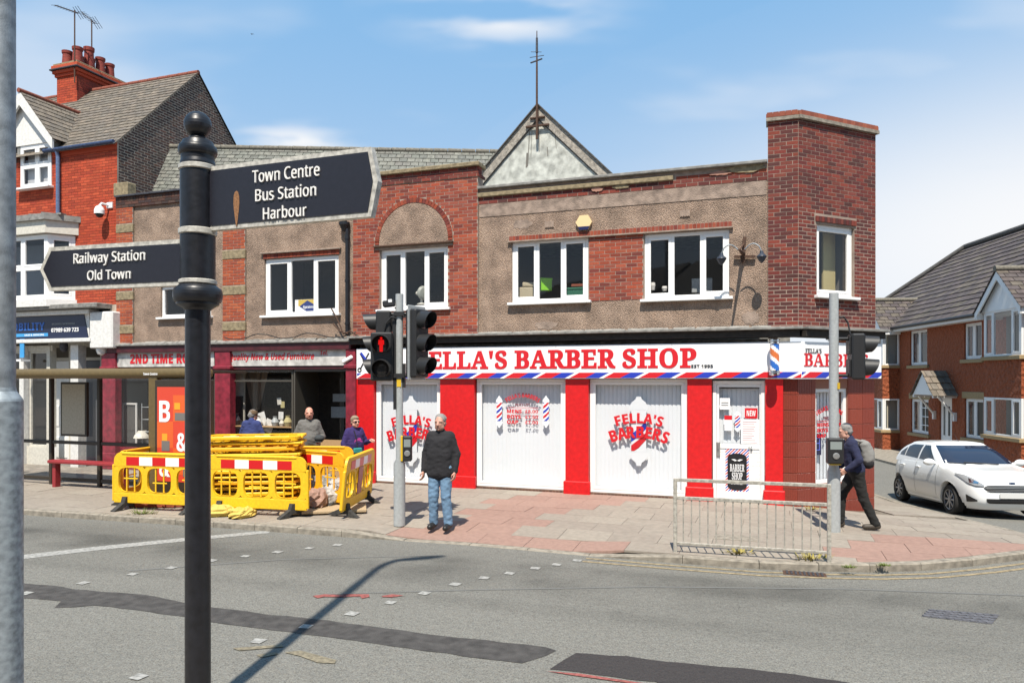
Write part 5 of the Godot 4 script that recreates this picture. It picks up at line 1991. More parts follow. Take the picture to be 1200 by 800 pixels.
# the tall red brick house on the left
func brick_house() -> void:
	var s1 := S(137); var s0 := S(-70)
	var ye := F(137, 166).y
	var zr := -2.93
	var yr := ye + 2.99
	var o := fthing("brick_house", "tall bright red brick house with slate roof, white dormer and bay window", "building", (s0 + s1) * 0.5, 0, 0)
	var rest := MB.new()
	var yb := F(60, 360).y        # head of the shop front
	# dormer window and the bay's opening
	var dw := hole(S(24.5), S(60.5), F(24.5, 222).y, F(60, 158).y)
	var bay := hole(S(-30), S(84), F(84, 353).y, F(84, 262).y)
	var b := MB.new()
	wall(b, s0, s1 - 0.25, yb, ye, -0.25, 0.0, [dw, bay])
	wall(b, s1 - 0.25, s1, yb, ye, -0.25, 0.0)
	# the dormer's gable over the eaves
	var ga := F(30.5, 110)
	obj("brick_wall", b, M("mortar_dark"), o)
	bricks(o, "house", PAL_HOUSE, Transform3D(Basis(), Vector3(0, 0, 0.007)), S(12), s1, yb, ye - 0.2, [dw, bay], 210, rest)
	# corbel course under the eaves
	b = MB.new()
	b.span(Vector3(S(62), ye - 0.2, -0.2), Vector3(s1, ye - 0.1, 0.03))
	b.span(Vector3(S(62), ye - 0.1, -0.2), Vector3(s1, ye, 0.07))
	obj("eaves_course", b, M("house_0"), o)
	# gable side wall facing right, of dark brick
	b = MB.new()
	b.prism(PackedVector2Array([Vector2(0, 4.0), Vector2(-zr * 2, 4.0), Vector2(-zr * 2, ye), Vector2(-zr, yr), Vector2(0, ye)]), -0.25, 0.0, Transform3D(Basis(Vector3(0, 0, -1), Vector3.UP, Vector3(1, 0, 0)), Vector3(s1 + 0.002, 0, 0)))
	obj("gable_wall", b, M("mortar_pale", Color(0.50, 0.42, 0.34), 0.95, {"tex": "blotch", "scale": 1.0}), o)
	var sidex := Transform3D(Basis(Vector3(0, 0, -1), Vector3.UP, Vector3(1, 0, 0)), Vector3(s1 + 0.008, 0, 0))
	var edge := func(y: float) -> Array:
		var t := clampf((y - ye) / (yr - ye), 0.0, 1.0) * -zr
		return [t + 0.03, -zr * 2 - t - 0.03]
	joint = 0.022
	bricks(o, "gable", PAL_DARK, sidex, 0.0, -zr * 2, F(150, 240).y, yr - 0.02, [], 90, rest, false, edge)
	joint = 0.0105
	obj("bricks", rest, M("brick_vc"), o).set_meta("kind", "stuff")
	# roof
	var rf := MB.new()
	var P := func(s: float, t: float) -> Vector3: return Vector3(s, ye + t * (yr - ye) / -zr + 0.03, -t)
	rf.quad(P.call(s0, -0.12), P.call(s1 + 0.06, -0.12), P.call(s1 + 0.06, -zr), P.call(s0, -zr))
	rf.quad(Vector3(s1 + 0.06, ye, zr * 2), Vector3(s0, ye, zr * 2), P.call(s0, -zr), P.call(s1 + 0.06, -zr))
	var roof := obj("roof", rf, M("wood_dark"), o)
	var sl := MB.new()
	slates(sl, P.call(s0, -0.14), P.call(s1 + 0.05, -0.14), P.call(s1 + 0.05, -zr), P.call(s0, -zr), 22, 26, PAL_SLATE)
	slates(sl, Vector3(s1 + 0.05, ye, zr * 2), Vector3(s0, ye, zr * 2), P.call(s0, -zr), P.call(s1 + 0.05, -zr), 20, 20, PAL_SLATE)
	obj("slates", sl, M("slate_vc"), roof).set_meta("kind", "stuff")
	b = MB.new()
	for k in 18:
		var sx := lerpf(s1 + 0.05, s0, (k + 0.5) / 18.0)
		b.tube(Vector3(sx - 0.19, yr + 0.03, zr), Vector3(sx + 0.18, yr + 0.03, zr), 0.075, 0.07, 10)
	obj("ridge_tiles", b, M("ridge_red", Color(0.30, 0.085, 0.05), 0.85, {"tex": "grime", "scale": 2.0}), roof)
	# gutter and downpipe, blue
	b = MB.new()
	b.path([Vector3(S(56), ye - 0.03, 0.14), Vector3(s1 + 0.02, ye - 0.03, 0.14)], 0.055, 10)
	obj("gutter", b, M("blue_paint", Color(0.035, 0.06, 0.14), 0.5, {"tex": "grime", "scale": 2.0}), o)
	b = MB.new()
	var dx := S(67.5, 0.08)
	b.path([Vector3(dx, ye - 0.06, 0.12), Vector3(dx, ye - 0.2, 0.08), Vector3(dx, F(67, 252, 0.08).y, 0.08), Vector3(dx - 0.1, F(67, 258, 0.08).y, 0.12)], 0.055, 12)
	obj("downpipe", b, M("blue_pipe", Color(0.13, 0.19, 0.34), 0.5, {"tex": "grime", "scale": 2.0}), o)
	# dormer: cheeks, slate roof, white barge boards and gable panel
	var dxm := S(30.5)
	var ap := Vector3(dxm, F(30.5, 110).y, 0.12)
	var el := Vector3(dxm - (S(62) - dxm), F(62, 160, 0.12).y, 0.12)
	var er := Vector3(S(62, 0.12), F(62, 160, 0.12).y, 0.12)
	el.x = 2.0 * ap.x - er.x
	var t_r := (ap.y - ye) / ((yr - ye) / -zr)
	var bk := Vector3(ap.x, ap.y, -t_r)
	var t_e := (er.y - ye) / ((yr - ye) / -zr)
	b = MB.new()
	b.quad(er + Vector3(0.08, -0.1, 0.1), Vector3(er.x + 0.08, er.y - 0.1, -t_e), bk, ap + Vector3(0, 0, 0.1))
	b.quad(Vector3(el.x - 0.08, el.y - 0.1, -t_e), el + Vector3(-0.08, -0.1, 0.1), ap + Vector3(0, 0, 0.1), bk)
	var dr := obj("dormer_roof", b, M("wood_dark"), o)
	sl = MB.new()
	slates(sl, er + Vector3(0.1, -0.1, 0.1), Vector3(er.x + 0.1, er.y - 0.1, -t_e), bk + Vector3(0, 0.02, 0), ap + Vector3(0, 0.02, 0.1), 10, 6, PAL_SLATE)
	obj("slates", sl, M("slate_vc"), dr).set_meta("kind", "stuff")
	b = MB.new()
	b.path([ap + Vector3(0, 0.03, 0.12), bk + Vector3(0, 0.03, 0)], 0.07, 8)
	obj("ridge_tiles", b, M("ridge_red"), dr)
	b = MB.new()
	var bw := 0.24
	for e in [er, el]:
		var d: Vector3 = (e - ap)
		var poly := PackedVector2Array([Vector2(ap.x, ap.y), Vector2(e.x, e.y) + Vector2(d.x, d.y) * 0.06, Vector2(e.x, e.y) + Vector2(d.x, d.y) * 0.06 + Vector2(0, -bw * 1.2), Vector2(ap.x, ap.y - bw * 1.6)])
		b.prism(poly, 0.16, 0.22)
	obj("barge_boards", b, M("white_paint"), o)
	b = MB.new()
	b.prism(PackedVector2Array([Vector2(el.x, el.y - 0.1), Vector2(er.x, er.y - 0.1), Vector2(ap.x, ap.y - 0.1)]), 0.02, 0.06)
	obj("gable_panel", b, M("white_paint"), o)
	b = MB.new()
	b.span(Vector3(dw.end.x, ye, -1.2), Vector3(dw.end.x + 0.12, er.y, 0.03))
	b.span(Vector3(dw.position.x - 0.12, ye, -1.2), Vector3(dw.position.x, er.y, 0.03))
	obj("dormer_cheek", b, M("lead"), o)
	casement(o, dw.position.x, dw.end.x, dw.position.y, er.y - 0.1, 0.03, [0.55, 0.45], [0, 1], true, "upvc", 0.52, 0.07)
	room(o, dw.position.x - 0.1, dw.end.x + 0.1, dw.position.y - 0.1, er.y - 0.12, -0.26, 1.6, "room")
	b = MB.new()
	b.quad(Vector3(dw.position.x + 0.1, dw.position.y, -0.12), Vector3(dw.end.x - 0.1, dw.position.y, -0.12), Vector3(dw.end.x - 0.1, er.y - 0.2, -0.12), Vector3(dw.position.x + 0.1, er.y - 0.2, -0.12))
	obj("net_curtain", b, M("net", Color(0.45, 0.46, 0.48), 0.9), o)
	# chimney stack with pots
	var c1 := -20.87; var c0 := -21.75
	var cz0 := -2.40; var cz1 := -4.13
	var ct := F(90, 76, cz0).y
	var cb := F(90, 135, cz0).y - 0.6
	b = MB.new()
	b.span(Vector3(c0, cb, cz1), Vector3(c1, ct - 0.3, cz0))
	var ch := obj("chimney", b, M("mortar_dark"), o)
	var cr := MB.new()
	bricks(ch, "house", PAL_HOUSE, Transform3D(Basis(), Vector3(0, 0, cz0 + 0.006)), c0, c1, cb, ct - 0.3, [], 0, cr)
	bricks(ch, "house", [Color(0.30, 0.04, 0.022), Color(0.24, 0.036, 0.022), Color(0.34, 0.05, 0.026)], Transform3D(Basis(Vector3(0, 0, -1), Vector3.UP, Vector3(1, 0, 0)), Vector3(c1 + 0.006, 0, cz0)), 0.0, cz0 - cz1, cb, ct - 0.3, [], 0, cr)
	obj("bricks", cr, M("brick_vc"), ch).set_meta("kind", "stuff")
	for e in [[ct - 0.3, ct - 0.2, 0.05, "house_1"], [ct - 0.2, ct - 0.1, 0.1, "house_0"], [ct - 0.1, ct - 0.05, 0.16, "iron"], [ct - 0.05, ct + 0.06, 0.12, "house_2"], [ct + 0.06, ct + 0.13, 0.08, "stone"]]:
		b = MB.new()
		b.cbox(Vector3((c0 + c1) * 0.5, (e[0] + e[1]) * 0.5, (cz0 + cz1) * 0.5), Vector3(c1 - c0 + e[2] * 2, e[1] - e[0] - 0.004, cz0 - cz1 + e[2] * 2), 0.01)
		obj("chimney_course", b, M(e[3]), ch)
	for q in [[-0.25, 0.22, 0.5, 0.16], [0.22, 0.2, 0.55, 0.16], [-0.22, 0.62, 0.5, 0.15], [0.22, 0.62, 0.72, 0.16], [0.22, 1.05, 0.56, 0.15], [-0.2, 1.05, 0.6, 0.14], [0.22, 1.42, 0.5, 0.15], [-0.2, 1.45, 0.45, 0.13]]:
		b = MB.new()
		var p := Vector3((c0 + c1) * 0.5 + q[0], ct + 0.12, cz0 - q[1])
		var r: float = q[3]; var h: float = q[2]
		b.lathe(p, [Vector2(r * 1.1, 0), Vector2(r, h * 0.15), Vector2(r * 0.86, h * 0.8), Vector2(r * 1.0, h * 0.84), Vector2(r * 1.05, h), Vector2(r * 0.8, h), Vector2(r * 0.75, h * 0.4), Vector2(0, h * 0.4)], 16)
		obj("chimney_pot", b, M("pot_red", Color(0.30, 0.045, 0.03), 0.8, {"tex": "grime", "scale": 2.0}), ch)
	# moss and mortar on the shoulder
	# canted bay
	var zb := 0.5
	var x1 := S(55, zb); var xw := S(88)
	var x0 := S(-40, zb)
	var by0 := F(55, 350, zb).y; var by1 := F(55, 274, zb).y
	b = MB.new()
	# cornice and sill following the cant
	var outl := func(e: float) -> PackedVector2Array:
		return PackedVector2Array([Vector2(x0, 0.0), Vector2(xw + e, 0.0), Vector2(xw + e, -0.01), Vector2(x1 + e * 0.6, -(zb + e)), Vector2(x0, -(zb + e))])
	var flat := Transform3D(Basis(Vector3(1, 0, 0), Vector3(0, 0, -1), Vector3(0, 1, 0)), Vector3.ZERO)
	b.prism(outl.call(0.12), by1 + 0.02, by1 + 0.36, flat)
	obj("bay_cornice", b, M("cream_paint"), o)
	b = MB.new()
	b.prism(outl.call(0.2), by1 + 0.36, by1 + 0.52, flat)
	for k in 16:
		b.box(Vector3(lerpf(x0, xw, rng.randf()), by1 + 0.54, rng.randf_range(0.05, 0.5)), Vector3(rng.randf_range(0.1, 0.4), 0.05, rng.randf_range(0.1, 0.3)), Basis(Vector3.UP, rng.randf()))
	obj("bay_roof", b, M("lead"), o)
	b = MB.new()
	b.prism(outl.call(0.06), by0 - 0.2, by0, flat)
	obj("bay_sill", b, M("white_paint"), o)
	casement(o, x0, x1, by0, by1, zb, [0.42, 0.29, 0.29], [1, 2], false, "upvc", 0.5, 0.07)
	# the canted side light
	var cd := Vector3(xw - x1, 0, -zb)
	var cl := cd.length()
	var cbs := Basis(cd.normalized(), Vector3.UP, Vector3(-cd.z, 0, cd.x).normalized())
	turned = o
	turn = Transform3D(cbs, Vector3(x1, 0, zb) - off)
	var ko := off
	off = Vector3.ZERO
	casement(o, 0.0, cl, by0, by1, 0.0, [1.0], [0], false, "upvc", 0.62, 0.1)
	turned = null
	off = ko
	b = MB.new()
	b.span(Vector3(x0, by0, -0.7), Vector3(xw, by1, -0.65))
	obj("interior", b, M("room_blue", Color(0.10, 0.13, 0.17), 0.9), o)
	# ---- its shop front, white
	var fy0 := F(60, 397, 0.25).y; var fy1 := F(60, 368, 0.25).y
	b = MB.new()
	b.cbox(Vector3((s0 + S(131)) * 0.5, yb - 0.05, 0.2), Vector3(S(131) - s0, 0.13, 0.6), 0.02)
	obj("flashing", b, M("lead"), o)
	b = MB.new()
	b.cbox(Vector3((s0 + S(104, 0.3)) * 0.5, fy1 + 0.03, 0.15), Vector3(S(104, 0.3) - s0, 0.12, 0.36), 0.01)
	b.cbox(Vector3((s0 + S(106, 0.3)) * 0.5, fy0 - 0.05, 0.15), Vector3(S(106, 0.3) - s0, 0.10, 0.36), 0.01)
	b.span(Vector3(s0, fy0, -0.2), Vector3(S(104, 0.2), fy1, 0.2))
	obj("fascia", b, M("white_paint"), o)
	b = MB.new()
	b.cbox(Vector3((S(104, 0.3) + S(131, 0.3)) * 0.5, (F(118, 365, 0.3).y + F(118, 408, 0.3).y) * 0.5, 0.05), Vector3(S(131, 0.3) - S(104, 0.3), F(118, 365, 0.3).y - F(118, 408, 0.3).y, 0.5), 0.03)
	b.lathe(Vector3(S(112, 0.3), F(118, 410, 0.3).y, 0.1), [Vector2(0.02, -0.15), Vector2(0.12, -0.1), Vector2(0.16, 0.0), Vector2(0.16, 0.05)], 12)
	obj("console", b, M("white_paint"), o)
	# columns, window and doors below
	var sy := F(60, 405).y
	b = MB.new()
	b.span(Vector3(S(84), 0, -0.2), Vector3(S(93), sy, 0.05))
	b.span(Vector3(S(24), 0, -0.2), Vector3(S(29), sy, 0.05))
	obj("column", b, M("white_paint"), o)
	b = MB.new()
	b.span(Vector3(s0, 0, -0.2), Vector3(S(55), 0.5, -0.05))
	b.span(Vector3(S(52), 0.5, -0.25), Vector3(S(56), sy, -0.05))
	obj("shop_window_base", b, M("cream_paint"), o)
	for k in 5:
		b = MB.new()
		b.cbox(Vector3((s0 + S(58)) * 0.5, sy - 0.06 - k * 0.0, -0.12), Vector3(S(58) - s0, 0.16, 0.1), 0.01)
		if k == 0:
			obj("shop_window_head", b, M("cream_paint"), o)
	casement(o, S(30), S(52), 0.5, sy - 0.14, -0.1, [1.0], [], false, "cream_paint", 0.0, 0.06)
	casement(o, s0, S(24), 0.5, sy - 0.14, -0.1, [1.0], [], false, "cream_paint", 0.0, 0.06)
	# recess with two doors
	var dz := -0.55
	b = MB.new()
	wall(b, S(56, dz), S(118.5, dz), 0.0, sy + 0.3, dz - 0.1, dz, [hole(S(62, dz), S(80, dz), 0.0, sy - 0.4), hole(S(97, dz), S(117, dz), 0.0, sy - 0.4), hole(S(62, dz), S(80, dz), sy - 0.32, sy - 0.02), hole(S(97, dz), S(117, dz), sy - 0.32, sy - 0.02)])
	obj("entrance_wall", b, M("cream_paint"), o)
	b = MB.new()
	b.cbox(Vector3((S(62, dz) + S(80, dz)) * 0.5, (sy - 0.4) * 0.5, dz - 0.05), Vector3(S(80, dz) - S(62, dz) - 0.02, sy - 0.42, 0.05), 0.006)
	for k in 2:
		b.cbox(Vector3((S(62, dz) + S(80, dz)) * 0.5, 0.45 + k * 0.9, dz - 0.02), Vector3(0.45, 0.6, 0.03), 0.012)
	obj("door", b, M("upvc"), o)
	b = MB.new()
	b.cbox(Vector3((S(97, dz) + S(117, dz)) * 0.5, (sy - 0.4) * 0.5, dz - 0.05), Vector3(S(117, dz) - S(97, dz) - 0.02, sy - 0.42, 0.05), 0.006)
	b.cbox(Vector3(S(115, dz), 1.0, dz - 0.01), Vector3(0.03, 0.5, 0.04), 0.006)
	lab(obj("door", b, M("grey_door", Color(0.085, 0.09, 0.10), 0.5), o), "slate grey door with long handle")
	b = MB.new()
	b.span(Vector3(s0, -0.05, -2.5), Vector3(s1, 0.0, -0.05))
	b.span(Vector3(s0, 0, -2.5), Vector3(s1, sy + 0.5, -2.45))
	b.span(Vector3(s0, sy + 0.4, -2.5), Vector3(s1, sy + 0.5, -0.2))
	b.span(Vector3(s1 - 0.2, -0.05, -5.9), Vector3(s1, 4.0, -0.3))
	b.span(Vector3(s0 - 0.2, -0.05, -5.9), Vector3(s0, ye, 0.0))
	b.span(Vector3(s0, -0.05, -6.1), Vector3(s1, ye, -5.9))
	obj("interior", b, M("room"), o)
	# wall light above the entrance
	b = MB.new()
	b.ball(Vector3(S(75), F(75, 405, 0.1).y, 0.02), Vector3(0.13, 0.17, 0.1), 12, 8)
	obj("wall_light", b, M("iron"), o)
	# its signs
	var sg := fthing("shop_sign", "navy blue fascia sign with telephone number over the white shopfront", "sign", S(60, 0.22), fy0 + 0.01, 0.205)
	var t1 := S(103, 0.22); var t0 := s0 + 0.1
	b = MB.new()
	b.prism(PackedVector2Array([Vector2(t0, fy0 + 0.01), Vector2(t1, fy0 + 0.01), Vector2(t1 - 0.16, fy1 - 0.04), Vector2(t0, fy1 - 0.04)]), 0.205, 0.225)
	obj("panel", b, M("sign_navy", Color(0.012, 0.018, 0.05), 0.35), sg)
	text(sg, "MOBILITY", "sans bold", Vector3((S(6, 0.22) + S(52, 0.22)) * 0.5, fy0 + 0.36, 0.228), S(52, 0.22) - S(6, 0.22), 0.22, M("ink_mid_blue", Color(0.02, 0.12, 0.46), 0.4))
	text(sg, "07989 639 723", "sans bold", Vector3((S(60, 0.22) + S(92, 0.22)) * 0.5, fy0 + 0.24, 0.228), S(92.5, 0.22) - S(60.5, 0.22), 0.11, M("ink_white"))
	b = MB.new()
	b.span(Vector3(t0, fy0 + 0.08, 0.225), Vector3(S(56, 0.22), fy0 + 0.17, 0.229))
	obj("light_band", b, M("ink_sky_blue", Color(0.05, 0.30, 0.62), 0.4), sg)
	text(sg, "SALES & SERVICING", "sans bold", Vector3(S(40, 0.22), fy0 + 0.125, 0.231), 0.75, 0.05, M("ink_white"), "lettering", Basis(), 0.004)
	text(sg, "DELIVERED NATIONWIDE", "sans", Vector3(S(74, 0.22), fy0 + 0.41, 0.228), 0.85, 0.045, M("grey_paint"), "lettering", Basis(), 0.004)
	var bs := fthing("blade_sign", "narrow bright blue hanging panel beside the white shopfront", "sign", S(25.5, 0.3), F(25, 418, 0.3).y, 0.3)
	b = MB.new()
	b.cbox(Vector3(S(25.5, 0.3), F(25, 408, 0.3).y, 0.3), Vector3(0.16, 0.52, 0.03), 0.004)
	obj("panel", b, M("ink_sky_blue"), bs)
	b = MB.new()
	b.box(Vector3(S(25.5, 0.3), F(25, 418, 0.3).y - 0.1, 0.28), Vector3(0.2, 0.06, 0.28))
	obj("bracket", b, M("upvc"), bs)
	# security camera on the brick wall
	var cc := fthing("security_camera", "white dome security camera bracketed on the red brick wall", "camera", S(122, 0.1), F(122, 246).y, 0.0)
	var cx := S(127); var cy := F(127, 241).y
	b = MB.new()
	b.cbox(Vector3(cx + 0.06, cy, 0.02), Vector3(0.2, 0.16, 0.05), 0.01)
	b.path([Vector3(cx + 0.03, cy, 0.03), Vector3(cx - 0.02, cy + 0.02, 0.2), Vector3(cx - 0.06, cy - 0.05, 0.24)], 0.03, 8)
	obj("bracket", b, M("upvc"), cc)
	b = MB.new()
	b.lathe(Vector3(cx - 0.06, cy - 0.27, 0.24), [Vector2(0.13, 0), Vector2(0.13, 0.1), Vector2(0.1, 0.18), Vector2(0.05, 0.22), Vector2(0, 0.22)], 16)
	obj("housing", b, M("upvc"), cc)
	b = MB.new()
	b.ball(Vector3(cx - 0.06, cy - 0.27, 0.24), Vector3(0.1, 0.1, 0.1), 14, 8)
	obj("dome", b, M("ink_black"), cc)
	# aerials on the chimney: a mast with a long boom and cross rods
	for q in [[87, 62, 12, 64, 6, "long television aerial on the mast at the chimney's front corner", 0.0], [107, 62, 24, 95, 14, "shorter television aerial above the middle of the chimney", 1.0]]:
		var zz := cz0 + 0.1 if q[6] < 0.5 else cz0 - 0.8
		var base := Vector3(c1 + (0.1 if q[6] < 0.5 else -0.25), 0, zz)
		var yb2 := ct - 0.6 if q[6] < 0.5 else ct + 0.1
		var yt := F(q[0], q[2], zz).y
		var ax := S(q[0], zz)
		var an := fthing("television_aerial", q[5], "aerial", ax, yb2, zz)
		b = MB.new()
		b.tube(Vector3(ax, yb2, zz), Vector3(ax, yt, zz), 0.022, 0.02, 8)
		obj("mast", b, M("rust"), an)
		b = MB.new()
		var e0 := Vector3(ax + 0.15, yt - 0.12, zz)
		var f1 := F(q[3], q[4], zz)
		var e1 := Vector3(f1.x, f1.y, zz)
		b.tube(e0, e1, 0.014, 0.014, 6)
		for k in 9:
			var p := e0.lerp(e1, k / 8.0)
			b.tube(p + Vector3(0.02, 0.05, -0.12), p - Vector3(0.02, 0.05, -0.12), 0.007, 0.007, 5)
		for k in 3:
			b.tube(e0 + Vector3(0.1 * k - 0.05, -0.12, -0.15), e0 + Vector3(0.1 * k - 0.05, 0.14, 0.15), 0.008, 0.008, 5)
		obj("rods", b, M("iron"), an)
	off = Vector3.ZERO


# roofs behind the parapets
func back_roofs() -> void:
	# grey green slates; its ridge is not parallel to the fronts
	var tl := at(192, 172, 21.5); var tr := at(590, 178.4, 22.0)
	var bl := at(158, 236, 20.75); var br := at(600, 262, 19.3)
	var o := thing("back_building", "building behind with a long pale grey green slate roof and ridge tiles", "building", Transform3D(Basis(), Vector3(-5, 0, -23)))
	off = Vector3(-5, 0, -23)
	var b := MB.new()
	b.quad(bl, br, tr, tl)
	var bk := Vector3(0.4, -2.6, -2.6)
	b.quad(tl, tr, tr + bk, tl + bk)
	b.quad(Vector3(bl.x, 0, bl.z), Vector3(br.x, 0, br.z), br, bl)
	b.quad(Vector3(br.x, 0, br.z), Vector3(tr.x + bk.x, 0, tr.z + bk.z), tr + bk, br)
	b.tri(br, tr + bk, tr)
	b.tri(tl + bk, bl, tl)
	b.quad(Vector3(tr.x + bk.x, 0, tr.z + bk.z), Vector3(tl.x + bk.x, 0, tl.z + bk.z), tl + bk, tr + bk)
	var roof := obj("roof", b, M("wood_dark"), o)
	b = MB.new()
	slates(b, bl, br, tr, tl, 16, 44, PAL_GREEN, 0.010)
	obj("slates", b, M("slate_vc"), roof).set_meta("kind", "stuff")
	b = MB.new()
	for k in 24:
		var p0 := tl.lerp(tr, k / 24.0); var p1 := tl.lerp(tr, (k + 0.97) / 24.0)
		b.tube(p0 + Vector3(0, 0.01, 0), p1 + Vector3(0, 0.01, 0), 0.085, 0.075, 10)
	obj("ridge_tiles", b, M("ridge_grey", Color(0.22, 0.20, 0.16), 0.85, {"tex": "grime", "scale": 2.0}), roof)
	b = MB.new()
	b.tube(tl + Vector3(-0.03, 0.0, 0.03), bl + Vector3(-0.03, 0.0, 0.03), 0.05, 0.06, 8)
	obj("mortar_fillet", b, M("lead"), roof)
	off = Vector3.ZERO
	# the white rough-cast gable with weathered barge boards
	var z := -4.0
	var A := F(631, 126, z); var L := F(566, 190, z); var R := F(709, 199, z)
	var sl := (A.y - R.y) / (R.x - A.x)
	var low := 5.0
	var hw := 2.3
	var g := fthing("gable_building", "pale rough cast gable with weathered barge boards behind the parapet", "building", A.x, low, z)
	var bb := MB.new()
	var dy := hw * sl
	bb.prism(PackedVector2Array([Vector2(A.x - hw, low), Vector2(A.x + hw, low), Vector2(A.x + hw, A.y - dy), Vector2(A.x, A.y), Vector2(A.x - hw, A.y - dy)]), z - 0.25, z)
	obj("gable_wall", bb, M("roughcast", Color(0.74, 0.75, 0.68), 0.95, {"tex": "grime", "norm": "ndash", "nscale": 0.5, "scale": 0.5}), g)
	for e in [-1.0, 1.0]:
		bb = MB.new()
		var d := Vector2(e * hw, -dy)
		var u := d.normalized()
		var pn := Vector2(-u.y, u.x) * (-1.0 if e > 0 else 1.0) * -1.0
		var a2 := Vector2(A.x, A.y + 0.06)
		bb.prism(PackedVector2Array([a2, a2 + d, a2 + d + Vector2(0, -0.36), a2 + Vector2(0, -0.36)]), z, z + 0.06)
		obj("barge_board", bb, M("peeling", Color(0.52, 0.47, 0.40), 0.95, {"tex": "grime", "norm": "ndash", "nscale": 0.6, "scale": 1.2}), g)
		bb = MB.new()
		bb.prism(PackedVector2Array([a2 + Vector2(0, 0.035), a2 + d + Vector2(0, 0.035), a2 + d, a2]), z - 5.0, z + 0.12)
		bb.prism(PackedVector2Array([a2 + Vector2(0, -0.36), a2 + d + Vector2(0, -0.36), a2 + d + Vector2(0, -0.40), a2 + Vector2(0, -0.40)]), z, z + 0.035)
		obj("roof_slope", bb, M("slate_plain", Color(0.13, 0.12, 0.11), 0.8, {"tex": "grime", "scale": 1.0}), g)
	bb = MB.new()
	bb.cbox(Vector3(A.x, A.y - 0.30, z + 0.08), Vector3(0.42, 0.045, 0.06), 0.006)
	bb.cbox(Vector3(A.x, A.y - 0.52, z + 0.08), Vector3(0.66, 0.05, 0.06), 0.006)
	bb.box(Vector3(A.x, A.y - 0.4, z + 0.1), Vector3(0.06, 0.75, 0.05))
	obj("mast_bracket", bb, M("rust"), g)
	# dark drip stains on the render
	bb = MB.new()
	for q in [[-0.28, -0.62, 0.02, 0.95], [-0.2, -0.62, 0.012, 0.7], [0.48, -0.62, 0.012, 0.55], [0.02, -0.7, 0.02, 0.5], [-0.33, -1.2, 0.05, 0.4], [0.26, -1.1, 0.02, 0.25]]:
		bb.box(Vector3(A.x + q[0], A.y + q[1] - q[3] * 0.5, z + 0.003), Vector3(q[2], q[3], 0.004), Basis(Vector3(0, 0, 1), q[0] * 0.2))
	obj("stain", bb, M("stain", Color(0.16, 0.15, 0.13), 0.95), g)
	# mast
	var m := fthing("mast_aerial", "thin rusty aerial mast rising from the pale gable's peak", "aerial", A.x, A.y - 0.7, z + 0.13)
	bb = MB.new()
	var top := F(631, 36, z + 0.13).y
	bb.tube(Vector3(A.x, A.y - 0.9, z + 0.14), Vector3(A.x, A.y + 1.0, z + 0.14), 0.035, 0.028, 8)
	bb.tube(Vector3(A.x, A.y + 1.0, z + 0.14), Vector3(A.x, top, z + 0.14), 0.028, 0.012, 8)
	obj("mast", bb, M("rust"), m)
	bb = MB.new()
	var my := F(631, 66, z + 0.13).y
	bb.tube(Vector3(A.x - 0.2, my, z + 0.14), Vector3(A.x + 0.2, my, z + 0.14), 0.01, 0.01, 6)
	bb.tube(Vector3(A.x - 0.15, my + 0.12, z + 0.2), Vector3(A.x + 0.12, my + 0.12, z + 0.1), 0.008, 0.008, 6)
	bb.tube(Vector3(A.x - 0.12, my - 0.22, z + 0.3), Vector3(A.x + 0.1, my - 0.02, z + 0.0), 0.022, 0.022, 6)
	bb.tube(Vector3(A.x, my + 0.1, z + 0.14), Vector3(A.x, my + 0.5, z + 0.14), 0.035, 0.03, 8)
	obj("rods", bb, M("iron"), m)
	off = Vector3.ZERO


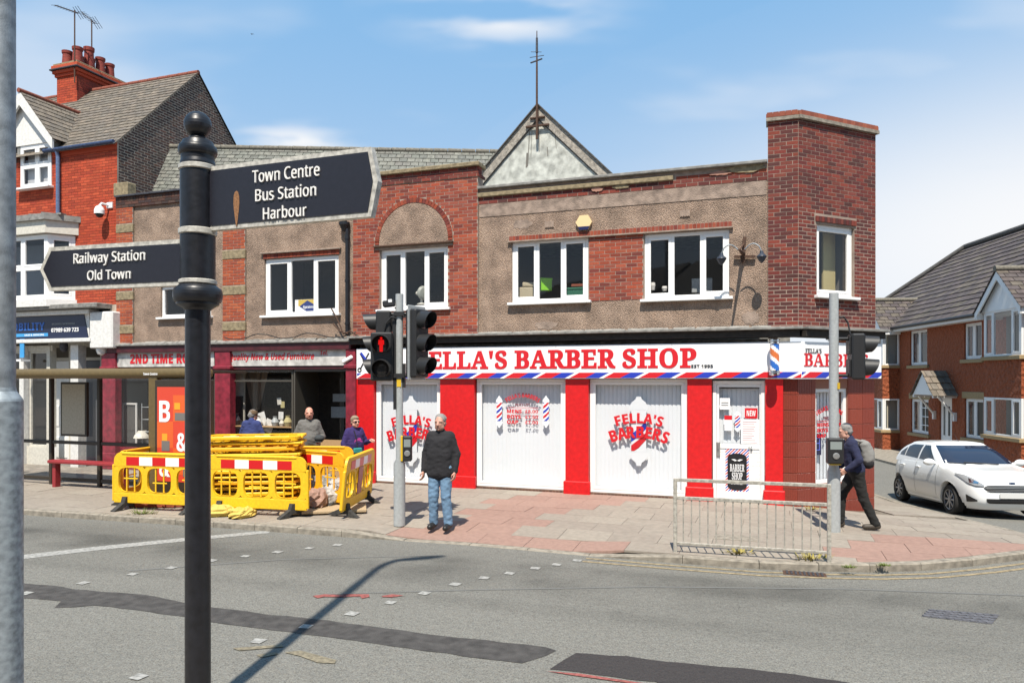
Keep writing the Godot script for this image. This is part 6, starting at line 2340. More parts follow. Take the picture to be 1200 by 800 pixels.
# the modern brick houses across the side street
func corner_houses() -> void:
	var hu := Vector3(0.0826, 0, -1).normalized()
	var hx := -hu
	var hn := hx.cross(Vector3.UP).normalized()
	var P := Vector3(15.56, -0.44, -28)
	var fr := Transform3D(Basis(hx, Vector3.UP, hn), P)
	var H := func(px: float, py: float, z := 0.0) -> Vector2: return onp(px, py, P, hx, hn, z)
	var o := thing("brick_house", "orange brick terraced house with grey tiled roof and white bay across the side street", "building", fr)
	off = Vector3.ZERO
	M("house_brick", Color(0.37, 0.10, 0.038), 0.9, {"tex": "stones", "norm": "nfine", "nscale": 0.4, "scale": 0.09})
	M("tan_stone", Color(0.40, 0.29, 0.155), 0.9, {"tex": "soft", "scale": 1.0})
	M("tile_vc", Color(1, 1, 1), 0.85, {"tex": "grime", "scale": 0.7, "vc": true})
	var eave: float = H.call(1052, 385).y
	var x0 := -9.0; var x1 := 14.0
	var wl := []
	for q in [[1067, 1087, 388, 428], [1130.5, 1151, 379.5, 421], [1068, 1088.5, 467, 506], [1131, 1153, 466.5, 512]]:
		wl.append(hole(H.call(q[0], 400).x, H.call(q[1], 400).x, H.call(q[0], q[3]).y, H.call(q[0], q[2]).y))
	var dr := hole(H.call(1101.5, 480).x, H.call(1116, 480).x, 0.0, H.call(1108, 465).y)
	var b := MB.new()
	wall(b, x0, x1, -0.3, eave, -0.3, 0.0, wl + [dr])
	b.span(Vector3(x0, -0.3, -8.0), Vector3(x0 + 0.3, eave, -0.3))
	b.span(Vector3(x1 - 0.3, -0.3, -8.0), Vector3(x1, eave, -0.3))
	b.span(Vector3(x0, -0.3, -8.3), Vector3(x1, eave, -8.0))
	obj("wall", b, M("house_brick"), o)
	for k in 4:
		var r: Rect2 = wl[k]
		var w := casement(o, r.position.x, r.end.x, r.position.y, r.end.y, -0.05, [0.5, 0.5], [0, 1], false, "upvc", 0.0, 0.05)
		var sb := MB.new()
		sb.cbox(Vector3((r.position.x + r.end.x) * 0.5, r.position.y - 0.07, 0.0), Vector3(r.size.x + 0.3, 0.12, 0.16), 0.01)
		obj("sill", sb, M("tan_stone"), o)
		if k >= 2:
			sb = MB.new()
			sb.cbox(Vector3((r.position.x + r.end.x) * 0.5, r.end.y + 0.11, -0.02), Vector3(r.size.x + 0.3, 0.22, 0.08), 0.01)
			obj("lintel", sb, M("tan_stone"), o)
		var cu := MB.new()
		for e in 2:
			cu.box(Vector3(r.position.x + r.size.x * (0.15 + 0.7 * e), r.get_center().y, -0.25), Vector3(r.size.x * 0.22, r.size.y, 0.04))
		obj("curtain", cu, M("net"), w)
		room(o, r.position.x - 0.1, r.end.x + 0.1, r.position.y - 0.1, r.end.y + 0.1, -0.31, 1.8, "room")
	# georgian bars on the ground floor window
	var gb: Rect2 = wl[2]
	b = MB.new()
	for k in 3:
		b.box(Vector3(gb.position.x + gb.size.x * 0.75, gb.position.y + gb.size.y * (0.25 + 0.25 * k), -0.06), Vector3(gb.size.x * 0.4, 0.03, 0.02))
	b.box(Vector3(gb.position.x + gb.size.x * 0.75, gb.get_center().y, -0.062), Vector3(0.03, gb.size.y * 0.86, 0.018))
	obj("glazing_bars", b, M("upvc"), o)
	b = MB.new()
	b.cbox(Vector3(dr.get_center().x, dr.size.y * 0.5, -0.08), Vector3(dr.size.x, dr.size.y, 0.06), 0.006)
	b.cbox(Vector3(dr.get_center().x - 0.15, dr.size.y * 0.62, -0.045), Vector3(0.12, dr.size.y * 0.5, 0.02), 0.004)
	var door := obj("door", b, M("upvc"), o)
	b = MB.new()
	for e in [-0.16, 0.16]:
		b.box(Vector3(dr.get_center().x + e, dr.size.y * 0.62, -0.042), Vector3(0.09, dr.size.y * 0.46, 0.03))
	obj("door_light", b, M("glass_panel", Color(0.05, 0.06, 0.07), 0.1), door)
	# canopy over the door
	var cx := dr.get_center().x
	var cy := dr.size.y + 0.08
	b = MB.new()
	b.prism(PackedVector2Array([Vector2(cx - 0.75, cy), Vector2(cx + 0.75, cy), Vector2(cx, cy + 0.78)]), 0.72, 0.78)
	b.span(Vector3(cx - 0.78, cy - 0.1, 0.0), Vector3(cx - 0.68, cy, 0.78))
	b.span(Vector3(cx + 0.68, cy - 0.1, 0.0), Vector3(cx + 0.78, cy, 0.78))
	for e in [-0.72, 0.72]:
		b.tube(Vector3(cx + e, cy - 0.75, 0.03), Vector3(cx + e, cy - 0.05, 0.6), 0.04, 0.04, 6)
		b.box(Vector3(cx + e, cy - 0.75, 0.05), Vector3(0.1, 0.3, 0.1))
	obj("canopy_frame", b, M("upvc"), o)
	b = MB.new()
	slates(b, Vector3(cx + 0.85, cy - 0.05, 0.85), Vector3(cx + 0.85, cy - 0.05, 0.0), Vector3(cx, cy + 0.85, 0.0), Vector3(cx, cy + 0.85, 0.85), 4, 4, PAL_SLATE, 0.02)
	slates(b, Vector3(cx - 0.85, cy - 0.05, 0.0), Vector3(cx - 0.85, cy - 0.05, 0.85), Vector3(cx, cy + 0.85, 0.85), Vector3(cx, cy + 0.85, 0.0), 4, 4, PAL_SLATE, 0.02)
	obj("canopy_tiles", b, M("tile_vc"), o).set_meta("kind", "stuff")
	# main roof, tiled in courses, hipped at the far end
	var PT := [Color(0.115, 0.092, 0.090), Color(0.10, 0.082, 0.082), Color(0.13, 0.105, 0.098), Color(0.15, 0.125, 0.10)]
	var rise := 8.16 + 0.44 - eave
	var rx := -4.4
	b = MB.new()
	var e0 := Vector3(x0 + 0.4, eave, 0.35); var e1 := Vector3(x1 + 0.3, eave, 0.35)
	var r0 := Vector3(rx, eave + rise, -4.0); var r1 := Vector3(x1 + 0.3, eave + rise, -4.0)
	b.quad(e0, e1, r1, r0)
	b.quad(Vector3(x1 + 0.3, eave, -8.3), Vector3(x0 + 0.4, eave, -8.3), r0, r1)
	b.tri(Vector3(x0 + 0.4, eave, -8.3), e0, r0)
	var roof := obj("roof", b, M("wood_dark"), o)
	b = MB.new()
	b.colored = true
	var rows := 17
	var nn := (e1 - e0).cross(r0 - e0).normalized()
	for j in rows:
		var a0 := e0.lerp(r0, float(j) / rows); var a1 := e1.lerp(r1, float(j) / rows)
		var c0 := e0.lerp(r0, (j + 1.15) / rows); var c1 := e1.lerp(r1, (j + 1.15) / rows)
		var n := int(a0.distance_to(a1) / 0.33)
		for i in n:
			b.col = PT[rng.randi_range(0, 3)] * rng.randf_range(0.8, 1.15)
			var u0 := float(i) / n; var u1 := (i + 0.985) / n
			var q0 := a0.lerp(a1, u0) + nn * 0.055; var q1 := a0.lerp(a1, u1) + nn * 0.055
			var q2 := c0.lerp(c1, u1) + nn * 0.02; var q3 := c0.lerp(c1, u0) + nn * 0.02
			b.quad(q0, q1, q2, q3)
			b.quad(q0 - nn * 0.05, q1 - nn * 0.05, q1, q0)
	obj("roof_tiles", b, M("tile_vc"), roof).set_meta("kind", "stuff")
	b = MB.new()
	b.path([e0 + nn * 0.08, r0 + nn * 0.1, r1 + nn * 0.1], 0.11, 8)
	obj("ridge_tiles", b, M("slate_plain"), roof)
	b = MB.new()
	b.span(Vector3(x0, eave - 0.16, 0.0), Vector3(x1, eave - 0.12, 0.33))
	b.span(Vector3(x0, eave - 0.16, 0.33), Vector3(x1, eave - 0.02, 0.36))
	obj("soffit", b, M("upvc"), o)
	b = MB.new()
	b.path([Vector3(x0, eave - 0.02, 0.42), Vector3(x1, eave - 0.02, 0.42)], 0.055, 8)
	obj("gutter", b, M("ink_black"), o)
	# two bays: the far one's sunlit flank and the near one with a gabled front
	for k in 2:
		var zb := 0.66
		var a: float
		var c: float
		if k == 0:
			c = H.call(1054.5, 445).x
			a = c - 2.1
		else:
			a = H.call(1153.5, 445, zb).x
			c = H.call(1197.5, 445, zb).x
		var gy0: float = H.call(1175, 511, zb).y if k else H.call(1050, 503, 0.0).y
		var gy1: float = H.call(1175, 466, zb).y if k else H.call(1050, 467, 0.0).y
		var uy0: float = H.call(1175, 417, zb).y if k else H.call(1050, 428, 0.0).y
		var uy1: float = H.call(1175, 363, zb).y if k else H.call(1050, 387, 0.0).y
		b = MB.new()
		wall(b, a, c, -0.3, gy0 - 0.12, 0.002, zb)
		obj("bay_wall", b, M("house_brick"), o)
		b = MB.new()
		wall(b, a, c, gy1 + 0.005, uy0 - 0.12, 0.002, zb)
		obj("bay_wall", b, M("house_brick"), o)
		b = MB.new()
		b.cbox(Vector3((a + c) * 0.5, gy0 - 0.06, zb * 0.5 + 0.03), Vector3(c - a + 0.1, 0.115, zb + 0.1), 0.01)
		obj("bay_sill", b, M("tan_stone"), o)
		b = MB.new()
		b.cbox(Vector3((a + c) * 0.5, uy0 - 0.06, zb * 0.5 + 0.03), Vector3(c - a + 0.1, 0.115, zb + 0.1), 0.01)
		obj("bay_sill", b, M("tan_stone"), o)
		for e in [[gy0, gy1], [uy0, uy1]]:
			casement(o, a, c, e[0], e[1], zb, [0.26, 0.5, 0.24], [0, 2], false, "upvc", 0.0, 0.055)
			turned = o
			turn = Transform3D(Basis(Vector3(0, 0, -1), Vector3.UP, Vector3(1, 0, 0)), Vector3(c, 0, zb))
			casement(o, 0.07, zb, e[0], e[1], 0.0, [1.0], [], false, "upvc", 0.0, 0.06)
			turned = null
			b = MB.new()
			b.box(Vector3(c - 0.25, (e[0] + e[1]) * 0.5, zb - 0.25), Vector3(0.22, e[1] - e[0] - 0.1, 0.05))
			obj("curtain", b, M("curtain_pale", Color(0.45, 0.42, 0.33), 0.9), o)
			b = MB.new()
			b.span(Vector3(a + 0.02, e[0], 0.0), Vector3(c - 0.02, e[1], 0.02))
			obj("interior", b, M("room"), o)
		# gabled head
		var gm := (a + c) * 0.5
		var hw := (c - a) * 0.5 + 0.22
		var gh := hw * 0.98
		b = MB.new()
		b.prism(PackedVector2Array([Vector2(gm - hw + 0.1, uy1), Vector2(gm + hw - 0.1, uy1), Vector2(gm, uy1 + gh - 0.1)]), 0.0, zb + 0.02)
		obj("gable_panel", b, M("upvc"), o)
		b = MB.new()
		for s in [-1.0, 1.0]:
			b.prism(PackedVector2Array([Vector2(gm, uy1 + gh), Vector2(gm + s * hw, uy1), Vector2(gm + s * hw, uy1 - 0.2), Vector2(gm, uy1 + gh - 0.24)]), zb + 0.12, zb + 0.16)
			b.box(Vector3(gm + s * (hw - 0.06), uy1 - 0.1, zb * 0.5 + 0.1), Vector3(0.12, 0.2, zb + 0.1))
		obj("barge_boards", b, M("upvc"), o)
		b = MB.new()
		var back := -3.2
		slates(b, Vector3(gm + hw + 0.06, uy1 - 0.03, zb + 0.2), Vector3(gm + hw + 0.06, uy1 - 0.03, back), Vector3(gm, uy1 + gh + 0.04, back), Vector3(gm, uy1 + gh + 0.04, zb + 0.2), 9, 12, PT, 0.012)
		slates(b, Vector3(gm - hw - 0.06, uy1 - 0.03, back), Vector3(gm - hw - 0.06, uy1 - 0.03, zb + 0.2), Vector3(gm, uy1 + gh + 0.04, zb + 0.2), Vector3(gm, uy1 + gh + 0.04, back), 9, 12, PT, 0.012)
		obj("bay_tiles", b, M("tile_vc"), o).set_meta("kind", "stuff")
		b = MB.new()
		b.path([Vector3(gm, uy1 + gh + 0.08, zb + 0.2), Vector3(gm, uy1 + gh + 0.08, back)], 0.09, 8)
		obj("ridge_tiles", b, M("ridge_grey"), o)


# the terrace on the photographer's side of the road: it closes the street, and the shop windows mirror it
func opposite_terrace() -> void:
	off = Vector3.ZERO
	var lab3 := ["plain red brick house opposite the shops with white sash windows", "cream rendered house opposite the shops between two brick ones", "brown brick house opposite the shops at the terrace's end"]
	for k in 3:
		var m := M(["far_red", "far_cream", "far_brown"][k], [Color(0.30, 0.08, 0.05), Color(0.50, 0.46, 0.38), Color(0.22, 0.12, 0.08)][k], 0.9, {"tex": "grime", "scale": 0.6})
		var o := thing("terrace_house", lab3[k], "building", Transform3D(Basis(Vector3.UP, PI + 0.27), Vector3(9.0 - 13.0 * k, 0, 7.5 + 3.6 * (1 - k) * -1.0)))
		var hs := []
		for i in 4:
			hs.append(hole(-5.6 + 3.0 * i, -4.2 + 3.0 * i, 0.9, 2.5))
			hs.append(hole(-5.6 + 3.0 * i, -4.2 + 3.0 * i, 4.0, 5.5))
		var b := MB.new()
		wall(b, -6.5, 6.5, 0.0, 6.8, -0.3, 0.0, hs)
		b.span(Vector3(-6.5, 0, -8.0), Vector3(6.5, 6.8, -7.7))
		obj("wall", b, m, o)
		for h in hs:
			casement(o, h.position.x, h.end.x, h.position.y, h.end.y, -0.08, [1.0], [], true, "upvc", 0.5)
		b = MB.new()
		b.span(Vector3(-6.4, 0.0, -7.6), Vector3(6.4, 6.7, -1.5))
		obj("interior", b, M("room"), o)
		b = MB.new()
		b.prism(PackedVector2Array([Vector2(0.4, 6.8), Vector2(-8.3, 6.8), Vector2(-4.0, 9.6)]), -6.5, 6.5, Transform3D(Basis(Vector3(0, 0, 1), Vector3.UP, Vector3(-1, 0, 0)), Vector3.ZERO))
		obj("roof", b, M("slate_plain"), o)


# the finger post in the foreground
func finger_post() -> void:
	off = Vector3.ZERO
	var d := 3.55
	var k := FP / d
	var p := at(231.5, HY, d)
	p.y = 0.0
	var Y := func(py: float) -> float: return EYE + (HY - py) / k
	var o := thing("finger_post", "black cast iron finger post with ball finial and two white edged direction arms", "signpost", Transform3D(Basis(), p))
	var b := MB.new()
	var rs := 14.0 / k
	b.lathe(Vector3.ZERO, [Vector2(0.12, 0.0), Vector2(0.12, 0.25), Vector2(0.085, 0.32), Vector2(rs * 1.03, 0.4), Vector2(rs, Y.call(362))], 40)
	obj("shaft", b, M("post_black", Color(0.013, 0.014, 0.019), 0.38, {"tex": "grime", "norm": "nsoft", "nscale": 0.25, "scale": 2.2}), o)
	b = MB.new()
	var rc := 27.5 / k
	var ru := 19.5 / k
	var prof := [Vector2(rs * 0.98, Y.call(364)), Vector2(rs * 1.2, Y.call(361)), Vector2(rc * 0.86, Y.call(357))]
	for e in 9:
		var a := -PI / 2 + PI * e / 8.0
		prof.append(Vector2(rc * 0.86 + cos(a) * rc * 0.14, Y.call(346.0 - 9.0 * sin(a))))
	prof.append_array([Vector2(ru * 1.1, Y.call(335)), Vector2(ru * 0.98, Y.call(333))])
	b.lathe(Vector3.ZERO, prof, 40)
	obj("collar", b, M("post_black"), o)
	b = MB.new()
	b.lathe(Vector3.ZERO, [Vector2(ru * 0.98, Y.call(334)), Vector2(ru, Y.call(330)), Vector2(ru, Y.call(192)), Vector2(ru * 0.95, Y.call(188))], 40)
	obj("sleeve", b, M("post_black"), o)
	b = MB.new()
	prof = [Vector2(ru * 0.95, Y.call(190)), Vector2(ru * 0.96, Y.call(184))]
	for e in 9:
		var a := -PI / 2 + PI * e / 8.0
		prof.append(Vector2(ru * 0.97 + cos(a) * ru * 0.14, Y.call(177.0 - 6.0 * sin(a))))
	prof.append_array([Vector2(ru * 0.95, Y.call(170)), Vector2(ru * 0.85, Y.call(166)), Vector2(ru * 0.5, Y.call(162.5)), Vector2(ru * 0.42, Y.call(160))])
	for e in 13:
		var a := -PI * 0.38 + PI * 0.88 * e / 12.0
		prof.append(Vector2(maxf(0.0, cos(a) * 15.5 / k) if e < 12 else 0.0, Y.call(146.5 - 15.5 * sin(a))))
	b.lathe(Vector3.ZERO, prof, 40)
	obj("finial", b, M("post_black"), o)
	for e in [[194.5, 201.0], [268.5, 276.0], [328.0, 333.5]]:
		b = MB.new()
		b.lathe(Vector3.ZERO, [Vector2(ru, Y.call(e[1])), Vector2(ru * 1.09, Y.call(e[1] - 1)), Vector2(ru * 1.09, Y.call(e[0] + 1)), Vector2(ru, Y.call(e[0]))], 40)
		obj("white_band", b, M("post_white", Color(0.62, 0.60, 0.54), 0.5, {"tex": "grime", "scale": 4.0}), o)
	# pale scuffs on the paint of the shaft
	for e in [[1.9, 0.14, 0.55, 0.05], [1.72, 0.10, 1.0, 0.035], [1.62, 0.16, 0.35, 0.03], [2.02, 0.05, 1.2, 0.05]]:
		b = MB.new()
		for j in 8:
			for i in 6:
				if rng.randf() < 0.3:
					continue
				var q := []
				for w in [[0, 0], [1, 0], [1, 1], [0, 1]]:
					var a: float = -PI / 2 + (e[2] - 0.6) + (i + w[0] - 3.0) * e[3] * 2.2 + sin((j + w[1]) * 0.9) * 0.06
					q.append(Vector3(cos(a) * (rs + 0.0008), e[0] - 0.6 + (j + w[1]) * e[1] / 8.0, -sin(a) * (rs + 0.0008)))
				b.quad(q[0], q[1], q[2], q[3])
		obj("scuff", b, M("scuff", Color(0.045, 0.044, 0.040), 0.7), o)
	# arms
	var arm := func(a3: Vector3, b3: Vector3, ytop: float, ybot: float, tip: float, lines: Array, called: String, flip: bool) -> void:
		var u := (b3 - a3).normalized()
		var rgt := u if not flip else -u
		var nn := rgt.cross(Vector3.UP).normalized()
		var L := a3.distance_to(b3)
		var base := Vector3(a3.x, 0, a3.z)
		var bs := Basis(rgt, Vector3.UP, nn)
		var inv := Transform3D(bs, base - p)
		var sg := -1.0 if flip else 1.0
		var poly := func(e: float) -> PackedVector2Array:
			var ym := (ytop + ybot) * 0.5
			return PackedVector2Array([Vector2(0, ybot + e), Vector2(sg * (L - e * 0.7), ybot + e), Vector2(sg * (L + tip - e * 1.15), ym), Vector2(sg * (L - e * 0.7), ytop - e), Vector2(0, ytop - e)])
		var w := MB.new()
		w.prism(poly.call(0.0), -0.018, 0.018, inv)
		var pl := obj("arm", w, M("post_white"), o)
		lab(pl, called)
		w = MB.new()
		w.prism(poly.call(0.021), 0.0175, 0.021, inv)
		w.prism(poly.call(0.021), -0.021, -0.0175, inv)
		obj("black_field", w, M("post_face", Color(0.016, 0.016, 0.024), 0.42, {"tex": "soft", "scale": 3.0}), pl)
		for l in lines:
			var q0 := onp(l[1], l[3], base, rgt, nn, 0.02)
			var q1 := onp(l[2], l[3], base, rgt, nn, 0.02)
			var ctr: Vector3 = inv * Vector3((q0.x + q1.x) * 0.5, onp((l[1] + l[2]) * 0.5, l[3], base, rgt, nn, 0.02).y, 0.024)
			text(pl, l[0], "sans", ctr, q1.x - q0.x, l[4] / k, M("letter_white", Color(0.78, 0.77, 0.74), 0.45), "lettering", bs, 0.008)
	var A := at(240, HY, d); var B := at(437, HY, d / 1.098)
	arm.call(A, B, Y.call(197.5), Y.call(271.5), 0.035, [["Town Centre", 296.5, 375.0, 203.0, 14.0], ["Bus Station", 300, 371, 225.5, 14.0], ["Harbour", 309, 360, 248.0, 14.0]], "arm pointing right with three lines of white lettering", false)
	var A2 := at(221, HY, d); var B2 := at(61, HY, d * 1.064)
	arm.call(A2, B2, Y.call(280.5), Y.call(334.5), 0.062, [["Railway Station", 87, 170.5, 302.5, 17.0], ["Old Town", 103, 153.5, 321.5, 12.5]], "arm pointing left with two lines of white lettering", true)
	# rust showing through the paint on the right arm
	var u := (B - A).normalized()
	var nn := u.cross(Vector3.UP).normalized()
	var q := onp(277, 245, Vector3(A.x, 0, A.z), u, nn, 0.02)
	b = MB.new()
	var poly := PackedVector2Array()
	for e in 16:
		var a := TAU * e / 16.0
		poly.append(Vector2(q.x + cos(a) * 0.020 * (0.75 + 0.5 * sin(a)), q.y + sin(a) * 0.085 + rng.randf_range(-0.004, 0.004)))
	b.prism(poly, 0.0205, 0.0222, Transform3D(Basis(u, Vector3.UP, nn), Vector3(A.x, 0, A.z) - p))
	obj("rust_mark", b, M("rust_orange", Color(0.33, 0.16, 0.07), 0.9, {"tex": "grime", "scale": 14.0}), o)


func lamp_post() -> void:
	var d := 3.7
	var k := FP / d
	var p := at(-0.5, HY, d)
	p.y = 0.0
	var o := thing("lamp_post", "tall galvanised steel lamp column at the edge of the picture", "lamp post", Transform3D(Basis(), p))
	o.set_meta("label", "tall mottled galvanised lamp column standing beside the finger post")
	var ys := EYE + (HY - 470.0) / k
	var b := MB.new()
	b.lathe(Vector3.ZERO, [Vector2(0.1, 0), Vector2(0.1, ys), Vector2(0.096, ys + 0.012), Vector2(0.072, ys + 0.05), Vector2(0.068, ys + 0.07)], 32)
	obj("base_section", b, M("galv_mottled", Color(0.40, 0.46, 0.50), 0.5, {"tex": "grime", "norm": "nfine", "nscale": 0.12, "scale": 3.0, "metal": 0.3}), o)
	b = MB.new()
	b.tube(Vector3(0, ys + 0.06, 0), Vector3(0, 9.3, 0), 0.068, 0.066, 24)
	b.path([Vector3(0, 9.28, 0), Vector3(0.015, 9.6, -0.1), Vector3(0.04, 9.82, -0.3), Vector3(0.1, 9.93, -0.5), Vector3(0.2, 9.98, -0.66), Vector3(0.3, 10.0, -0.73)], 0.06, 12)
	obj("column", b, M("galv"), o)
	b = MB.new()
	var yw := Basis(Vector3.UP, deg_to_rad(110.0))
	b.ball(Vector3(0.52, 10.0, -0.80), Vector3(0.09, 0.06, 0.40), 14, 8, yw)
	obj("lantern", b, M("grey_paint"), o)


# traffic signals
# a head with n lights, facing +z, hung at p; returns nothing, parts go to o
func head(o: Node3D, p: Vector3, yaw: float, n: int, w: float, h: float, deep: float, board: bool, lit := -1) -> void:
	var bs := Basis(Vector3.UP, yaw)
	var x := Transform3D(bs, p)
	var b := MB.new()
	b.cbox(x * Vector3(0, 0, -deep * 0.5), Vector3(w, h, deep), 0.025, bs)
	for k in n:
		b.cbox(x * Vector3(0, h * (0.5 - (k + 0.5) / n), -deep - 0.012), Vector3(w * 0.72, h / n * 0.78, 0.03), 0.01, bs)
	var hd := obj("signal_head", b, M("black_plastic"), o)
	if board:
		b = MB.new()
		b.cbox(x * Vector3(0, 0.01, -deep * 0.55), Vector3(w + 0.10, h + 0.10, 0.018), 0.008, bs)
		obj("backing_board", b, M("grey_paint"), hd)
	for k in n:
		var c := Vector3(0, h * (0.5 - (k + 0.5) / n), 0.0)
		var r := minf(w, h / n) * 0.40
		b = MB.new()
		# a hood: an open tube cut away below, wrapped from -125 to 125 degrees round the top
		var N2 := 22
		for i in N2:
			var a0 := lerpf(-2.5, 2.5, float(i) / N2); var a1 := lerpf(-2.5, 2.5, float(i + 1) / N2)
			var l0 := 0.23 - 0.12 * pow(absf(a0) / 2.5, 2.0); var l1 := 0.23 - 0.12 * pow(absf(a1) / 2.5, 2.0)
			var d0 := Vector3(sin(a0), cos(a0), 0); var d1 := Vector3(sin(a1), cos(a1), 0)
			var q0 := x * (c + d0 * r * 1.12); var q1 := x * (c + d1 * r * 1.12)
			var q2 := x * (c + d1 * r * 1.0 + Vector3(0, 0, l1)); var q3 := x * (c + d0 * r * 1.0 + Vector3(0, 0, l0))
			b.qn(q1, q0, q3, q2, bs * d1, bs * d0, bs * d0, bs * d1)
			var i0 := x * (c + d0 * r * 1.06); var i1 := x * (c + d1 * r * 1.06)
			var i2 := x * (c + d1 * r * 0.95 + Vector3(0, 0, l1)); var i3 := x * (c + d0 * r * 0.95 + Vector3(0, 0, l0))
			b.qn(i0, i1, i2, i3, -(bs * d0), -(bs * d1), -(bs * d1), -(bs * d0))
			b.quad(q3, q2, i2, i3)
		obj("hood", b, M("black_plastic"), hd)
		b = MB.new()
		b.ball(x * (c + Vector3(0, 0, 0.004)), Vector3(r, r, 0.035), 20, 8, bs)
		obj("lens", b, M("lens_dark", Color(0.035, 0.03, 0.03), 0.12), hd)
		if k == lit:
			b = MB.new()
			var q := c + Vector3(0, 0, 0.045)
			b.ball(x * (q + Vector3(0, r * 0.68, 0)), Vector3(r * 0.15, r * 0.15, 0.01), 10, 6, bs)
			b.prism(PackedVector2Array([Vector2(-0.30, 0.50), Vector2(0.30, 0.50), Vector2(0.34, -0.05), Vector2(0.2, -0.05), Vector2(0.18, -0.85), Vector2(-0.18, -0.85), Vector2(-0.2, -0.05), Vector2(-0.34, -0.05)]), -0.004, 0.004, x * Transform3D(Basis.from_scale(Vector3(r, r, 1)), q))
			obj("red_figure", b, M("lit_red", Color(0.6, 0.01, 0.01), 0.4, {"emit": Color(1.0, 0.02, 0.01), "power": 0.45}), hd)

func push_box(o: Node3D, p: Vector3, yaw: float, w: float, h: float, side_stripe: bool) -> void:
	var bs := Basis(Vector3.UP, yaw)
	var x := Transform3D(bs, p)
	var b := MB.new()
	b.cbox(x * Vector3.ZERO, Vector3(w, h, 0.14), 0.02, bs)
	var pb := obj("push_button_box", b, M("black_plastic"), o)
	b = MB.new()
	b.box(x * Vector3(0, h * 0.22, 0.072), Vector3(w * 0.72, h * 0.3, 0.006), bs)
	obj("instruction_plate", b, M("plate_grey", Color(0.22, 0.25, 0.24), 0.4), pb)
	b = MB.new()
	b.lathe(x * Vector3(0, -h * 0.18, 0.07), [Vector2(0.05, 0), Vector2(0.05, 0.012), Vector2(0.035, 0.016), Vector2(0, 0.016)], 16, bs * Basis(Vector3(1, 0, 0), PI / 2))
	obj("button", b, M("steel"), pb)
	b = MB.new()
	if side_stripe:
		b.cbox(x * Vector3(-w * 0.5 - 0.02, 0, -0.02), Vector3(0.035, h, 0.1), 0.006, bs)
	else:
		b.cbox(x * Vector3(0, -h * 0.5 - 0.008, 0), Vector3(w * 0.7, 0.02, 0.1), 0.004, bs)
	obj("yellow_edge", b, M("sign_yellow", Color(0.62, 0.40, 0.02), 0.5), pb)

